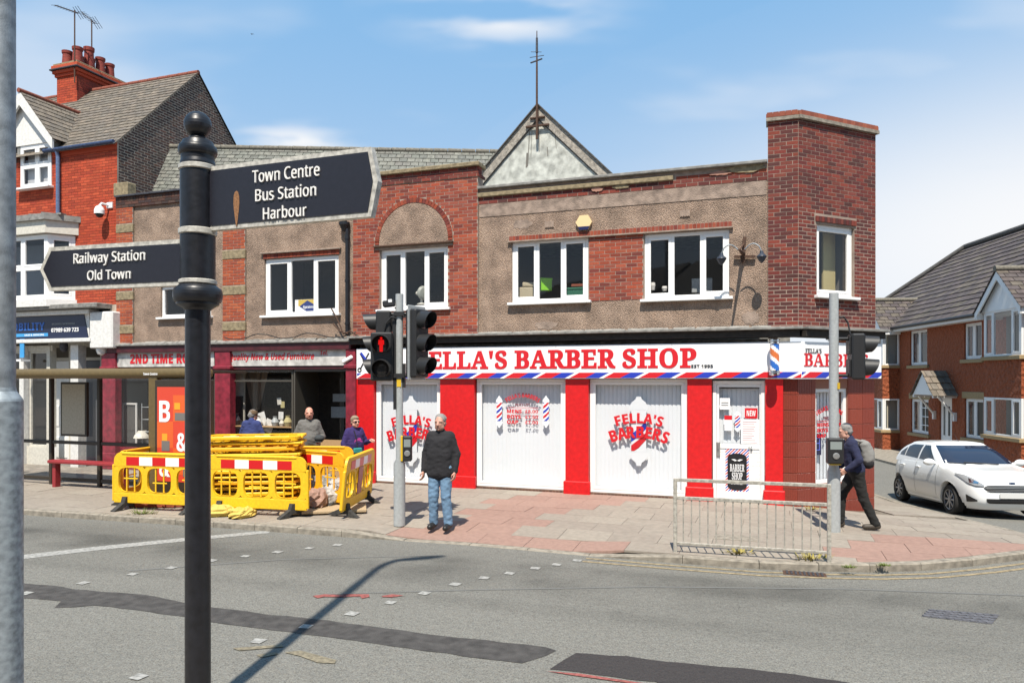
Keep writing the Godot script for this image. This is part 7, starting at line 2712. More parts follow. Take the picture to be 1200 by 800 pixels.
func traffic_signals() -> void:
	off = Vector3.ZERO
	var p := gnd(468, 614)
	var d := -p.z
	var k := FP / d
	var Y := func(py: float) -> float: return EYE + (HY - py) / k
	var X := func(px: float) -> float: return (px - 468.5) / k
	var o := thing("traffic_signal", "grey signal pole with lit red figure and three heads beside the yellow barriers", "traffic light", Transform3D(Basis(), p))
	var b := MB.new()
	b.tube(Vector3(0, -0.02, 0), Vector3(0, Y.call(543), 0), 0.098, 0.098, 20)
	b.tube(Vector3(0, Y.call(543), 0), Vector3(0, Y.call(538), 0), 0.098, 0.062, 20)
	b.tube(Vector3(0, Y.call(538), 0), Vector3(0, Y.call(366), 0), 0.060, 0.060, 20)
	b.tube(Vector3(0, Y.call(366), 0), Vector3(0, Y.call(344.5), 0), 0.066, 0.066, 20)
	obj("pole", b, M("grey_paint"), o)
	head(o, Vector3(X.call(496), Y.call(402.5), 0.08), deg_to_rad(58), 3, 0.36, 1.13, 0.22, true)
	head(o, Vector3(X.call(449.5), Y.call(418), 0.17), deg_to_rad(4), 2, 0.36, 0.80, 0.2, false, 0)
	head(o, Vector3(X.call(440.5), Y.call(404), -0.08), deg_to_rad(-84), 3, 0.34, 1.13, 0.25, false)
	b = MB.new()
	for y in [368.0, 440.0]:
		b.tube(Vector3(X.call(452), Y.call(y), 0), Vector3(X.call(486), Y.call(y), 0.0), 0.03, 0.03, 8)
		b.box(Vector3(0, Y.call(y), 0), Vector3(0.17, 0.07, 0.17))
	b.box(Vector3(-0.085, Y.call(407), 0.0), Vector3(0.05, 1.1, 0.09))
	b.box(Vector3(0.075, Y.call(440), 0.0), Vector3(0.05, 0.4, 0.08))
	b.box(Vector3(-0.07, Y.call(462), 0.02), Vector3(0.05, 0.5, 0.07))
	obj("bracket", b, M("black_plastic"), o)
	b = MB.new()
	b.path([Vector3(X.call(465), Y.call(373), 0.08), Vector3(X.call(460), Y.call(372), 0.1), Vector3(X.call(454), Y.call(379), 0.1), Vector3(X.call(451), Y.call(390), 0.08)], 0.014, 6)
	b.path([Vector3(X.call(473), Y.call(372), 0.06), Vector3(X.call(478), Y.call(371), 0.08), Vector3(X.call(482), Y.call(375), 0.06)], 0.014, 6)
	obj("cable", b, M("black_plastic"), o)
	b = MB.new()
	b.cbox(Vector3(X.call(456.5), Y.call(356), 0.03), Vector3(0.2, 0.11, 0.12), 0.02, Basis(Vector3(0, 0, 1), 0.12))
	b.tube(Vector3(X.call(463), Y.call(361), 0.02), Vector3(0, Y.call(361), 0), 0.015, 0.015, 6)
	var cam := obj("detector", b, M("black_plastic"), o)
	b = MB.new()
	b.box(Vector3(X.call(458.5), Y.call(353), 0.093), Vector3(0.06, 0.05, 0.006), Basis(Vector3(0, 0, 1), 0.12))
	obj("detector_lens", b, M("ref_white"), cam)
	push_box(o, Vector3(X.call(478.5), Y.call(525), 0.05), 0.05, 0.15, 0.42, true)
	b = MB.new()
	b.box(Vector3(0, Y.call(448.5), 0.062), Vector3(0.07, 0.13, 0.006))
	obj("yellow_sticker", b, M("sign_yellow"), o)

	p = gnd(977.5, 623)
	d = -p.z
	var k2 := FP / d
	Y = func(py: float) -> float: return EYE + (HY - py) / k2
	X = func(px: float) -> float: return (px - 977.5) / k2
	o = thing("traffic_signal", "grey signal pole with one black side-on head beside the guard rail", "traffic light", Transform3D(Basis(), p))
	b = MB.new()
	b.tube(Vector3(0, -0.02, 0), Vector3(0, Y.call(552), 0), 0.098, 0.098, 20)
	b.tube(Vector3(0, Y.call(552), 0), Vector3(0, Y.call(548), 0), 0.098, 0.078, 20)
	b.tube(Vector3(0, Y.call(548), 0), Vector3(0, Y.call(343.5), 0), 0.074, 0.070, 20)
	obj("pole", b, M("grey_paint"), o)
	head(o, Vector3(X.call(1010), Y.call(418), 0.05), deg_to_rad(78), 2, 0.34, 0.72, 0.20, false)
	b = MB.new()
	b.tube(Vector3(0, Y.call(440), 0), Vector3(X.call(1000), Y.call(440), 0.02), 0.028, 0.028, 8)
	obj("bracket", b, M("black_plastic"), o)
	b = MB.new()
	b.tube(Vector3(0, Y.call(397), 0), Vector3(X.call(1000), Y.call(397), 0.02), 0.028, 0.028, 8)
	obj("bracket", b, M("black_plastic"), o)
	b = MB.new()
	b.path([Vector3(X.call(984), Y.call(372), 0), Vector3(X.call(989), Y.call(371), 0), Vector3(X.call(994), Y.call(378), 0), Vector3(X.call(996), Y.call(392), 0.03)], 0.014, 6)
	obj("cable", b, M("black_plastic"), o)
	push_box(o, Vector3(X.call(973), Y.call(527), 0.17), -0.12, 0.24, 0.40, false)
	b = MB.new()
	b.box(Vector3(0.05, Y.call(452), 0.062), Vector3(0.06, 0.1, 0.006), Basis(Vector3.UP, 0.6))
	obj("yellow_sticker", b, M("sign_yellow"), o)


func guard_rail() -> void:
	var a := gnd(791.5, 647); var c := gnd(972.0, 659)
	var L := a.distance_to(c)
	var u := (c - a) / L
	var bs := Basis(u, Vector3.UP, u.cross(Vector3.UP))
	var o := thing("guard_rail", "cream painted steel pedestrian guard rail at the kerb", "railing", Transform3D(bs, a))
	var H := 1.03
	var b := MB.new()
	for x in [0.0, L]:
		b = MB.new()
		b.cbox(Vector3(x, H * 0.5 - 0.05, 0), Vector3(0.05, H + 0.1, 0.05), 0.004)
		obj("post", b, M("cream_steel"), o)
	for y in [H - 0.02, H - 0.27, 0.13]:
		b = MB.new()
		b.cbox(Vector3(L * 0.5, y, 0), Vector3(L - 0.05, 0.045 if y > 0.5 else 0.035, 0.04), 0.004)
		obj("rail", b, M("cream_steel"), o)
	for k in 17:
		b = MB.new()
		var x := L * (k + 1.0) / 18.0
		b.tube(Vector3(x, 0.147, 0), Vector3(x, H - 0.29, 0), 0.0085, 0.0085, 8, false)
		obj("bar", b, M("cream_steel"), o)


# bus shelter
func bus_shelter() -> void:
	var inv := Transform3D(FB, O).affine_inverse()
	var q := inv * gnd(62, 567)
	var zs := q.z
	var X := func(px: float, z: float) -> float: return F(px, HY, z).x
	var Y := func(px: float, py: float, z: float) -> float: return F(px, py, z).y
	var o := fthing("bus_shelter", "brown framed glass bus shelter with poster panel on the pavement", "bus shelter", X.call(120, zs), 0, zs)
	var b := MB.new()
	var xs := [X.call(-25, zs), X.call(60, zs), X.call(116.5, zs)]
	for x in xs:
		b = MB.new()
		b.cbox(Vector3(x, 1.3, zs), Vector3(0.085, 2.6, 0.085), 0.008)
		obj("post", b, M("bronze_dark"), o)
	# the front post, lighter
	var zf := zs + 0.95
	b = MB.new()
	b.cbox(Vector3(X.call(181.5, zf), 1.28, zf), Vector3(0.22, 2.56, 0.14), 0.012)
	obj("front_post", b, M("bronze"), o)
	# roof: a beam along the front and a shallow sheet behind
	var zr := zs + 0.95
	var ry: float = Y.call(120, 437.5, zr)
	var x0: float = X.call(-60, zr); var x1: float = X.call(243, zr)
	b = MB.new()
	b.tube(Vector3(x0, ry, zr), Vector3(x1, ry, zr), 0.105, 0.105, 16)
	b.ball(Vector3(x1, ry, zr), Vector3(0.105, 0.105, 0.105), 16, 8)
	obj("roof_beam", b, M("bronze"), o)
	b = MB.new()
	b.cbox(Vector3((x0 + x1) * 0.5, ry + 0.03, zs + 0.4), Vector3(x1 - x0, 0.05, 1.15), 0.01)
	obj("roof_panel", b, M("bronze_dark"), o)
	text(o, "Town Centre", "sans bold", Vector3(X.call(176, zr + 0.1), Y.call(176, 438, zr + 0.1), zr + 0.104), 0.36, 0.05, M("ink_white"), "lettering", Basis(), 0.01)
	# rails and glass
	for y in [Y.call(100, 519, zs), Y.call(100, 563.5, zs) + 0.02]:
		for k in 3:
			var a: float = ([xs[0], xs[1], xs[2]][k] as float) + 0.045
			var c: float = ([xs[1], xs[2], X.call(176, zs)][k] as float) - 0.045
			b = MB.new()
			b.cbox(Vector3((a + c) * 0.5, y, zs), Vector3(c - a, 0.075, 0.05), 0.006)
			obj("rail", b, M("bronze_dark"), o)
	for k in 3:
		var a: float = [xs[0], xs[1], xs[2]][k] + 0.05
		var c: float = [xs[1], xs[2], X.call(176, zs)][k] - 0.05
		b = MB.new()
		b.quad(Vector3(a, 0.15, zs), Vector3(c, 0.15, zs), Vector3(c, 2.45, zs), Vector3(a, 2.45, zs))
		obj("glass_panel", b, M("glass"), o)
	# notice case
	var na: float = X.call(72, zs + 0.05); var nc: float = X.call(102.5, zs + 0.05)
	var ny0: float = Y.call(87, 511, zs + 0.05); var ny1: float = Y.call(87, 447.5, zs + 0.05)
	b = MB.new()
	b.cbox(Vector3((na + nc) * 0.5, (ny0 + ny1) * 0.5, zs + 0.05), Vector3(nc - na, ny1 - ny0, 0.07), 0.008)
	var cs := obj("notice_case", b, M("bronze_dark"), o)
	b = MB.new()
	b.span(Vector3(na + 0.05, ny0 + 0.05, zs + 0.085), Vector3(nc - 0.05, ny1 - 0.05, zs + 0.089))
	obj("notice_sheet", b, M("notice_beige", Color(0.46, 0.41, 0.31), 0.5, {"tex": "soft", "scale": 1.5}), cs)
	# bench
	b = MB.new()
	var zb := zs + 0.3
	var ba: float = X.call(61, zb); var bc: float = X.call(150, zb)
	var by: float = Y.call(100, 542, zb)
	b.cbox(Vector3((ba + bc) * 0.5, by, zb), Vector3(bc - ba, 0.07, 0.28), 0.015)
	var bn := obj("bench", b, M("bench_red", Color(0.30, 0.025, 0.03), 0.5, {"tex": "soft", "scale": 2.0}), o)
	for x in [ba + 0.12, bc - 0.12]:
		b = MB.new()
		b.cbox(Vector3(x, by * 0.5 - 0.02, zb), Vector3(0.1, by, 0.14), 0.01)
		obj("leg", b, M("bench_red"), bn)
	# poster panel at the end
	var zp := zs + 0.98
	var pa: float = X.call(184, zp); var pc: float = X.call(248, zp)
	var py1: float = Y.call(215, 445, zp)
	b = MB.new()
	b.cbox(Vector3((pa + pc) * 0.5, py1 * 0.5 + 0.05, zp), Vector3(pc - pa, py1 - 0.1, 0.14), 0.012)
	obj("poster_case", b, M("bronze_dark"), o)
	var po := fthing("advertising_poster", "bright orange red poster with large white letters in the shelter's end panel", "poster", (pa + pc) * 0.5, 0.4, zp + 0.072)
	b = MB.new()
	b.span(Vector3(pa + 0.07, 0.4, zp + 0.072), Vector3(pc - 0.07, py1 - 0.14, zp + 0.075))
	obj("sheet", b, M("poster_red", Color(0.60, 0.055, 0.025), 0.4), po)
	b = MB.new()
	var tw: float = (pc - pa - 0.14) / 3.0
	var ti := 0
	for i in 3:
		for j in 3:
			if (i + j) % 2 == 0:
				continue
			b.span(Vector3(pa + 0.07 + i * tw, py1 - 0.3 - (j + 1) * 0.52, zp + 0.075), Vector3(pa + 0.07 + (i + 1) * tw, py1 - 0.3 - j * 0.52, zp + 0.077))
	obj("orange_squares", b, M("poster_orange", Color(0.66, 0.11, 0.02), 0.4), po)
	for l in [["B", 0.16, 0.62, 0.42], ["U", 0.83, 0.62, 0.42], ["&", 0.52, 1.22, 0.36], ["&", 0.16, 1.72, 0.38], ["Y", 0.85, 1.25, 0.36]]:
		text(po, l[0], "sans bold", Vector3(pa + 0.07 + l[1] * (pc - pa - 0.14), py1 - l[2], zp + 0.08), 0.27, l[3], M("ink_white"), "lettering", Basis(), 0.004)
	b = MB.new()
	for l in [[0.42, 0.45, 0.14, 0.13], [0.16, 1.06, 0.13, 0.14], [0.4, 1.6, 0.1, 0.14]]:
		b.span(Vector3(pa + 0.07 + l[0] * (pc - pa - 0.14) - l[2] * 0.5, py1 - l[1] - l[3], zp + 0.078), Vector3(pa + 0.07 + l[0] * (pc - pa - 0.14) + l[2] * 0.5, py1 - l[1], zp + 0.081))
	obj("yellow_print", b, M("poster_yellow", Color(0.75, 0.33, 0.02), 0.4), po)
	b = MB.new()
	for l in [[0.48, 0.72, 0.26, 0.15], [0.18, 1.3, 0.2, 0.2], [0.62, 1.75, 0.2, 0.28]]:
		b = MB.new()
		b.span(Vector3(pa + 0.07 + l[0] * (pc - pa - 0.14) - l[2] * 0.5, py1 - l[1] - l[3] * 0.5, zp + 0.078), Vector3(pa + 0.07 + l[0] * (pc - pa - 0.14) + l[2] * 0.5, py1 - l[1] + l[3] * 0.5, zp + 0.0805))
		obj("grey_print", b, M("poster_grey", Color(0.16, 0.15, 0.14), 0.4), po)
	off = Vector3.ZERO


# road works
var barrier_src := {}

# a plastic barrier two metres long: solid bands above and below, three rounded openings with bars
func barrier_parts(old: bool) -> Array:
	if barrier_src.has(old):
		return barrier_src[old]
	var b := MB.new()
	var t := 0.022
	var L := 1.0
	var y0 := 0.12; var y1 := 1.06
	var oy0 := 0.31; var oy1 := 0.80
	b.cbox(Vector3(0, (y0 + oy0) * 0.5, 0), Vector3(2 * L - 0.04, oy0 - y0, t * 2), 0.012)
	var tp := PackedVector2Array([Vector2(-L + 0.03, oy1), Vector2(L - 0.03, oy1)])
	for e in 7:
		tp.append(Vector2(L - 0.19 + 0.16 * cos(PI / 2 * e / 6.0), y1 - 0.16 + 0.16 * sin(PI / 2 * e / 6.0)))
	for e in 7:
		tp.append(Vector2(-L + 0.19 - 0.16 * sin(PI / 2 * e / 6.0), y1 - 0.16 + 0.16 * cos(PI / 2 * e / 6.0)))
	b.prism(tp, -t, t)
	b.cbox(Vector3(0, y1 - 0.02, 0), Vector3(2 * L - 0.4, 0.05, t * 3.2), 0.015)
	for k in 3:
		var cx := -0.62 + 0.62 * k
		var hw := 0.31 if k == 1 else 0.345
		var l := cx - hw if k != 0 else -L + 0.02
		var r := cx + hw if k != 2 else L - 0.02
		if k == 0: r = cx + 0.31
		if k == 2: l = cx - 0.31
		var n := 40
		var cy := (oy0 + oy1) * 0.5
		for i in n:
			var q := []
			for e in [i, i + 1]:
				var a: float = TAU * e / n + PI / n
				var c := cos(a); var s := sin(a)
				var inn := Vector2(cx + signf(c) * pow(absf(c), 0.55) * 0.25, cy + signf(s) * pow(absf(s), 0.55) * 0.225)
				var m := maxf(absf(c) , absf(s))
				var ox := clampf(c / m, -1, 1); var oyy := clampf(s / m, -1, 1)
				var out := Vector2(lerpf(l, r, ox * 0.5 + 0.5), lerpf(oy0 - 0.003, oy1 + 0.003, oyy * 0.5 + 0.5))
				q.append([inn, out])
			for z in [t * 0.85, -t * 0.85]:
				var v0 := Vector3(q[0][0].x, q[0][0].y, z); var v1 := Vector3(q[0][1].x, q[0][1].y, z)
				var v2 := Vector3(q[1][1].x, q[1][1].y, z); var v3 := Vector3(q[1][0].x, q[1][0].y, z)
				if z > 0: b.quad(v0, v1, v2, v3)
				else: b.quad(v3, v2, v1, v0)
			var w := t * 1.15
			var a0: Vector2 = q[0][0]; var a1: Vector2 = q[1][0]
			b.quad(Vector3(a1.x, a1.y, w), Vector3(a1.x, a1.y, -w), Vector3(a0.x, a0.y, -w), Vector3(a0.x, a0.y, w))
		for e in [-0.085, 0.085]:
			b.cbox(Vector3(cx + e, cy, 0), Vector3(0.026, 0.445, 0.026), 0.006)
		b.cbox(Vector3(cx, cy + (0.02 if k != 1 else -0.05), 0), Vector3(0.30, 0.024, 0.022), 0.005)
	for e in [-L + 0.01, L - 0.01]:
		b.cbox(Vector3(e, (y0 + y1) * 0.5 - 0.1, 0), Vector3(0.05, y1 - y0 - 0.26, t * 2.4), 0.012)
	var strip := MB.new()
	strip.box(Vector3.ZERO, Vector3(0.279, 0.155, t * 2 + 0.01))
	var foot := MB.new()
	foot.prism(PackedVector2Array([Vector2(-0.05, 0.24), Vector2(0.05, 0.24), Vector2(0.08, 0.14), Vector2(0.30, 0.02), Vector2(0.30, 0.0), Vector2(0.17, 0.0), Vector2(0.03, 0.075), Vector2(-0.03, 0.075), Vector2(-0.17, 0.0), Vector2(-0.30, 0.0), Vector2(-0.30, 0.02), Vector2(-0.08, 0.14)]), -0.05, 0.05, Transform3D(Basis(Vector3.UP, PI / 2), Vector3.ZERO))
	barrier_src[old] = [b.mesh(), strip.mesh(), foot.mesh()]
	return barrier_src[old]

func barrier(label: String, x: Transform3D, feet: bool, old := false, group := "works barriers at the kerb") -> Node3D:
	var o := thing("works_barrier", label, "barrier", x, group)
	var p := barrier_parts(old)
	var m := M("barrier_old") if old else M("barrier")
	obj("panel", p[0], m, o)
	for k in 5:
		obj("reflector", p[1], M("ref_white" if k % 2 else "ref_red"), o).position = Vector3(-0.56 + 0.28 * k, 0.90, 0)
	if feet:
		for e in [-0.72, 0.72]:
			var f := obj("foot", p[2], M("rubber"), o)
			f.transform = Transform3D(Basis(Vector3.UP, rng.randf_range(-0.5, 0.5)), Vector3(e, 0, 0))
	return o

func between(a: Vector3, c: Vector3) -> Transform3D:
	var u := (c - a).normalized()
	return Transform3D(Basis(u, Vector3.UP, u.cross(Vector3.UP).normalized()), (a + c) * 0.5)

func sack(p: Vector3, r: Vector3, sd: int, called: String, m: Material, label: String, category: String, group := "") -> void:
	var f := FastNoiseLite.new()
	f.seed = sd
	f.frequency = 2.2
	var b := MB.new()
	b.ball(Vector3.ZERO, Vector3.ONE, 20, 12)
	for k in b.v.size():
		var q := b.v[k]
		var e := 1.0 + f.get_noise_3d(q.x + sd, q.y, q.z) * 0.42
		q = q * e
		q = Vector3(signf(q.x) * pow(absf(q.x), 0.8), q.y, signf(q.z) * pow(absf(q.z), 0.8)) * r
		q.y = maxf(q.y, -r.y * 0.6) + r.y * 0.6
		b.v[k] = q
	for k in range(0, b.v.size(), 3):
		var nn := (b.v[k + 2] - b.v[k]).cross(b.v[k + 1] - b.v[k]).normalized()
		for j in 3:
			b.n[k + j] = nn
	var o := obj(called, b, m)
	o.position = p
	o.rotation.y = sd * 1.3
	tag(o, label, category, group)

func works_barriers() -> void:
	off = Vector3.ZERO
	var a := gnd(134, 596); var c := gnd(359, 606.5)
	var m := a.lerp(c, 0.5)
	barrier("yellow plastic barrier with red and white strip beside the bus shelter post", between(a, m - (c - a).normalized() * 0.02), true)
	barrier("yellow plastic barrier with red and white strip in front of the white sacks", between(m + (c - a).normalized() * 0.02, c), true)
	var e0 := gnd(398, 609); var e1 := e0 + Vector3(0.0, 0, -2.0)
	barrier("yellow barrier set at right angles to the kerb beside the signal pole", between(e0, e1 + Vector3(0.12, 0, 0)) * Transform3D(Basis(Vector3(1, 0, 0), 0.10), Vector3.ZERO), true)
	barrier("yellow barrier along the back of the enclosure near the shop doorway", between(Vector3(-5.15, 0, -15.0), Vector3(-3.15, 0, -14.75)), true, true)
	barrier("yellow barrier set askew inside the enclosure behind the rubble sacks", between(Vector3(-4.75, 0, -14.55), Vector3(-3.1, 0, -13.55)), true, true)
	barrier("orange yellow barrier closing the enclosure's end next to the shelter poster", between(a + Vector3(-0.02, 0, -0.1), a + Vector3(0.35, 0, -2.1)), true, true)
	# the printed plate on the side barrier
	var pl := MB.new()
	pl.box(Vector3.ZERO, Vector3(0.3, 0.5, 0.006))
	var plo := obj("barrier_plate", pl, M("plate_red", Color(0.45, 0.10, 0.09), 0.4, {"tex": "grime", "scale": 6.0}))
	var sb := between(e0, e1)
	plo.transform = between(e0, e1 + Vector3(0.12, 0, 0)) * Transform3D(Basis(Vector3(1, 0, 0), 0.10), Vector3.ZERO) * Transform3D(Basis(), Vector3(0.0, 0.56, 0.03))
	tag(plo, "faded red and white plate fixed to the barrier beside the signal pole", "plate")
	# a pile of barriers lying flat
	var base := Vector3(-5.05, 0, -14.05)
	for k in 13:
		var x := Transform3D(Basis(Vector3.UP, 0.14 + rng.randf_range(-0.04, 0.04)) * Basis(Vector3(1, 0, 0), -PI / 2 if k % 2 else PI / 2), Vector3.ZERO)
		var ctr := base + Vector3(rng.randf_range(-0.05, 0.05), 0.07 + k * 0.104, rng.randf_range(-0.04, 0.04))
		x.origin = ctr - x.basis * Vector3(0, 0.59, 0)
		barrier("yellow barrier lying flat, %s in the pile behind the kerbside barriers" % ["lowest", "second from the bottom", "third from the bottom", "fourth from the bottom", "fifth from the bottom", "sixth from the bottom", "middle one", "sixth from the top", "fifth from the top", "fourth from the top", "third from the top", "second from the top", "topmost"][k], x, false, k % 3 == 1, "barriers lying in the pile")
	# rubble sacks and a board
	var g := 0.0
	for q in [[388, 588, 0.28, 0.14, 0.2, "sack_white", "lumpy white sack against the sideways barrier"], [371, 592, 0.26, 0.13, 0.2, "sack_pink", "pinkish sack of rubble behind the barrier with strip"], [383, 577, 0.30, 0.16, 0.22, "sack_grey", "grey sack at the back of the rubble heap"], [395, 581, 0.24, 0.15, 0.2, "sack_white", "upper white sack leaning on the sideways barrier"], [364, 580, 0.28, 0.16, 0.2, "sack_grey", "grey sack half hidden behind the kerbside barrier end"]]:
		M("sack_white", Color(0.55, 0.53, 0.50), 0.9, {"tex": "grime", "scale": 2.0})
		M("sack_pink", Color(0.42, 0.26, 0.20), 0.9, {"tex": "grime", "scale": 2.0})
		M("sack_grey", Color(0.33, 0.33, 0.31), 0.9, {"tex": "grime", "scale": 2.0})
		sack(gnd(q[0], q[1] + 6) + Vector3(0, 0.09, 0), Vector3(q[2], q[3] * 1.5, q[4]), int(q[0]), "rubble_sack", M(q[5]), q[6], "sack")
	M("sack_yellow", Color(0.62, 0.45, 0.10), 0.8, {"tex": "soft", "scale": 2.0})
	sack(gnd(256, 604), Vector3(0.26, 0.12, 0.2), 5, "sand_sack", M("sack_yellow"), "pale yellow sack under the gap between the two kerbside barriers", "sack")
	sack(gnd(284, 605), Vector3(0.3, 0.1, 0.2), 6, "sand_sack", M("sack_yellow"), "pale yellow sack under the barrier in front of the sacks", "sack")
	var b := MB.new()
	b.cbox(Vector3.ZERO, Vector3(1.5, 0.05, 0.7), 0.008)
	var bo := obj("timber_board", b, M("board_pale", Color(0.48, 0.36, 0.22), 0.8, {"tex": "grain", "scale": 1.0}))
	bo.transform = Transform3D(Basis(Vector3.UP, 0.22), gnd(378, 601) + Vector3(0, 0.055, -0.1))
	tag(bo, "pale timber board lying under the rubble sacks", "board")
	b = MB.new()
	b.cbox(Vector3.ZERO, Vector3(1.25, 0.12, 0.5), 0.01)
	for k in 5:
		b.box(Vector3(-0.5 + 0.25 * k, 0.063, 0), Vector3(0.1, 0.006, 0.42))
	var pal := obj("red_pallet", b, M("pallet_red", Color(0.34, 0.07, 0.03), 0.8, {"tex": "grime", "scale": 2.0}))
	pal.transform = Transform3D(Basis(Vector3.UP, 0.06), gnd(190, 595) + Vector3(0, 0.065, -0.25))
	tag(pal, "low reddish pallet lying behind the barrier beside the bus shelter", "pallet")


# the white hatchback
func lerp_table(t: Array, y: float) -> float:
	if y <= t[0][0]:
		return t[0][1]
	for k in t.size() - 1:
		if y <= t[k + 1][0]:
			return lerpf(t[k][1], t[k + 1][1], (y - t[k][0]) / (t[k + 1][0] - t[k][0]))
	return t[-1][1]

var CF := [[0.16, 1.90], [0.24, 2.0], [0.34, 2.05], [0.48, 2.06], [0.60, 2.05], [0.70, 2.02], [0.78, 1.96], [0.9, 1.78], [1.0, 1.5]]
var CR := [[0.16, -1.74], [0.3, -1.84], [0.5, -1.88], [0.7, -1.885], [0.9, -1.85], [1.02, -1.80]]
var CW := [[0.16, 0.74], [0.28, 0.82], [0.42, 0.85], [0.58, 0.862], [0.72, 0.855], [0.88, 0.83], [1.02, 0.785]]
var CT := [[-2.2, 1.03], [0.7, 1.03], [0.9, 1.0], [1.2, 0.965], [1.55, 0.92], [1.8, 0.855], [1.95, 0.79], [2.06, 0.71]]
var GF := [[0.98, 0.98], [1.1, 0.76], [1.2, 0.56], [1.3, 0.33], [1.39, 0.06]]
var GR := [[0.98, -1.82], [1.1, -1.74], [1.2, -1.63], [1.3, -1.46], [1.39, -1.16]]
var GW := [[0.98, 0.78], [1.1, 0.742], [1.2, 0.70], [1.3, 0.65], [1.39, 0.585]]
const CP := 0.44
const GP := 0.30

func body_pt(th: float, y: float) -> Vector3:
	var f := lerp_table(CF, y); var r := lerp_table(CR, y); var w := lerp_table(CW, y)
	var c := cos(th); var s := sin(th)
	var m := (f + r) * 0.5; var a := (f - r) * 0.5
	var p := Vector3(m + a * signf(c) * pow(absf(c), CP), y, w * signf(s) * pow(absf(s), 0.38))
	p.y = minf(y, lerp_table(CT, p.x) - 0.04 * pow(absf(p.z) / w, 3.0))
	return p

func glass_side(x: float, y: float) -> float:
	var f := lerp_table(GF, y); var r := lerp_table(GR, y); var w := lerp_table(GW, y)
	var m := (f + r) * 0.5; var a := (f - r) * 0.5
	return w * pow(maxf(0.0, 1.0 - pow(minf(1.0, absf(x - m) / a), 2.0 / GP)), GP * 0.5)

func glass_end(z: float, y: float, back: bool) -> float:
	var f := lerp_table(GF, y); var r := lerp_table(GR, y); var w := lerp_table(GW, y)
	var m := (f + r) * 0.5; var a := (f - r) * 0.5
	var e := a * pow(maxf(0.0, 1.0 - pow(minf(1.0, absf(z) / w), 2.0 / GP)), GP * 0.5)
	return m - e if back else m + e

# a patch of the body between angles t0..t1; lo and hi give its lower and upper edge for 0..1
func patch(t0: float, t1: float, lo: Array, hi: Array, lift: float, n := 14, rows := 5) -> MB:
	var b := MB.new()
	var g := []
	for i in n + 1:
		var u := float(i) / n
		var th := deg_to_rad(lerpf(t0, t1, u))
		var row := []
		for j in rows + 1:
			var y := lerpf(lerp_table(lo, u), lerp_table(hi, u), float(j) / rows)
			var p := body_pt(th, y)
			var dt := body_pt(th + 0.01, y) - body_pt(th - 0.01, y)
			var dy := body_pt(th, y + 0.01) - body_pt(th, y - 0.01)
			var nn := dy.cross(dt)
			nn = nn.normalized() if nn.length() > 0.00001 else Vector3.UP
			if nn.dot(Vector3(p.x, 0.3, p.z)) < 0:
				nn = -nn
			row.append([p + nn * lift, nn])
		g.append(row)
	for i in n:
		for j in rows:
			var a: Array = g[i][j]; var c: Array = g[i + 1][j]; var d: Array = g[i + 1][j + 1]; var e: Array = g[i][j + 1]
			if (c[0] - a[0]).cross(e[0] - a[0]).dot(a[1]) > 0:
				b.qn(a[0], c[0], d[0], e[0], a[1], c[1], d[1], e[1])
			else:
				b.qn(c[0], a[0], e[0], d[0], c[1], a[1], e[1], d[1])
	return b

func strip_side(x0: float, x1: float, lo: Callable, hi: Callable, side: float, lift: float, n := 16, rows := 5) -> MB:
	var b := MB.new()
	for i in n:
		for j in rows:
			var q := []
			for e in [[0, 0], [1, 0], [1, 1], [0, 1]]:
				var x := lerpf(x0, x1, float(i + e[0]) / n)
				var y: float = lerpf(lo.call(x), hi.call(x), float(j + e[1]) / rows)
				q.append(Vector3(x, y, side * (glass_side(x, y) + lift)))
			if side > 0: b.quad(q[0], q[1], q[2], q[3])
			else: b.quad(q[1], q[0], q[3], q[2])
	return b

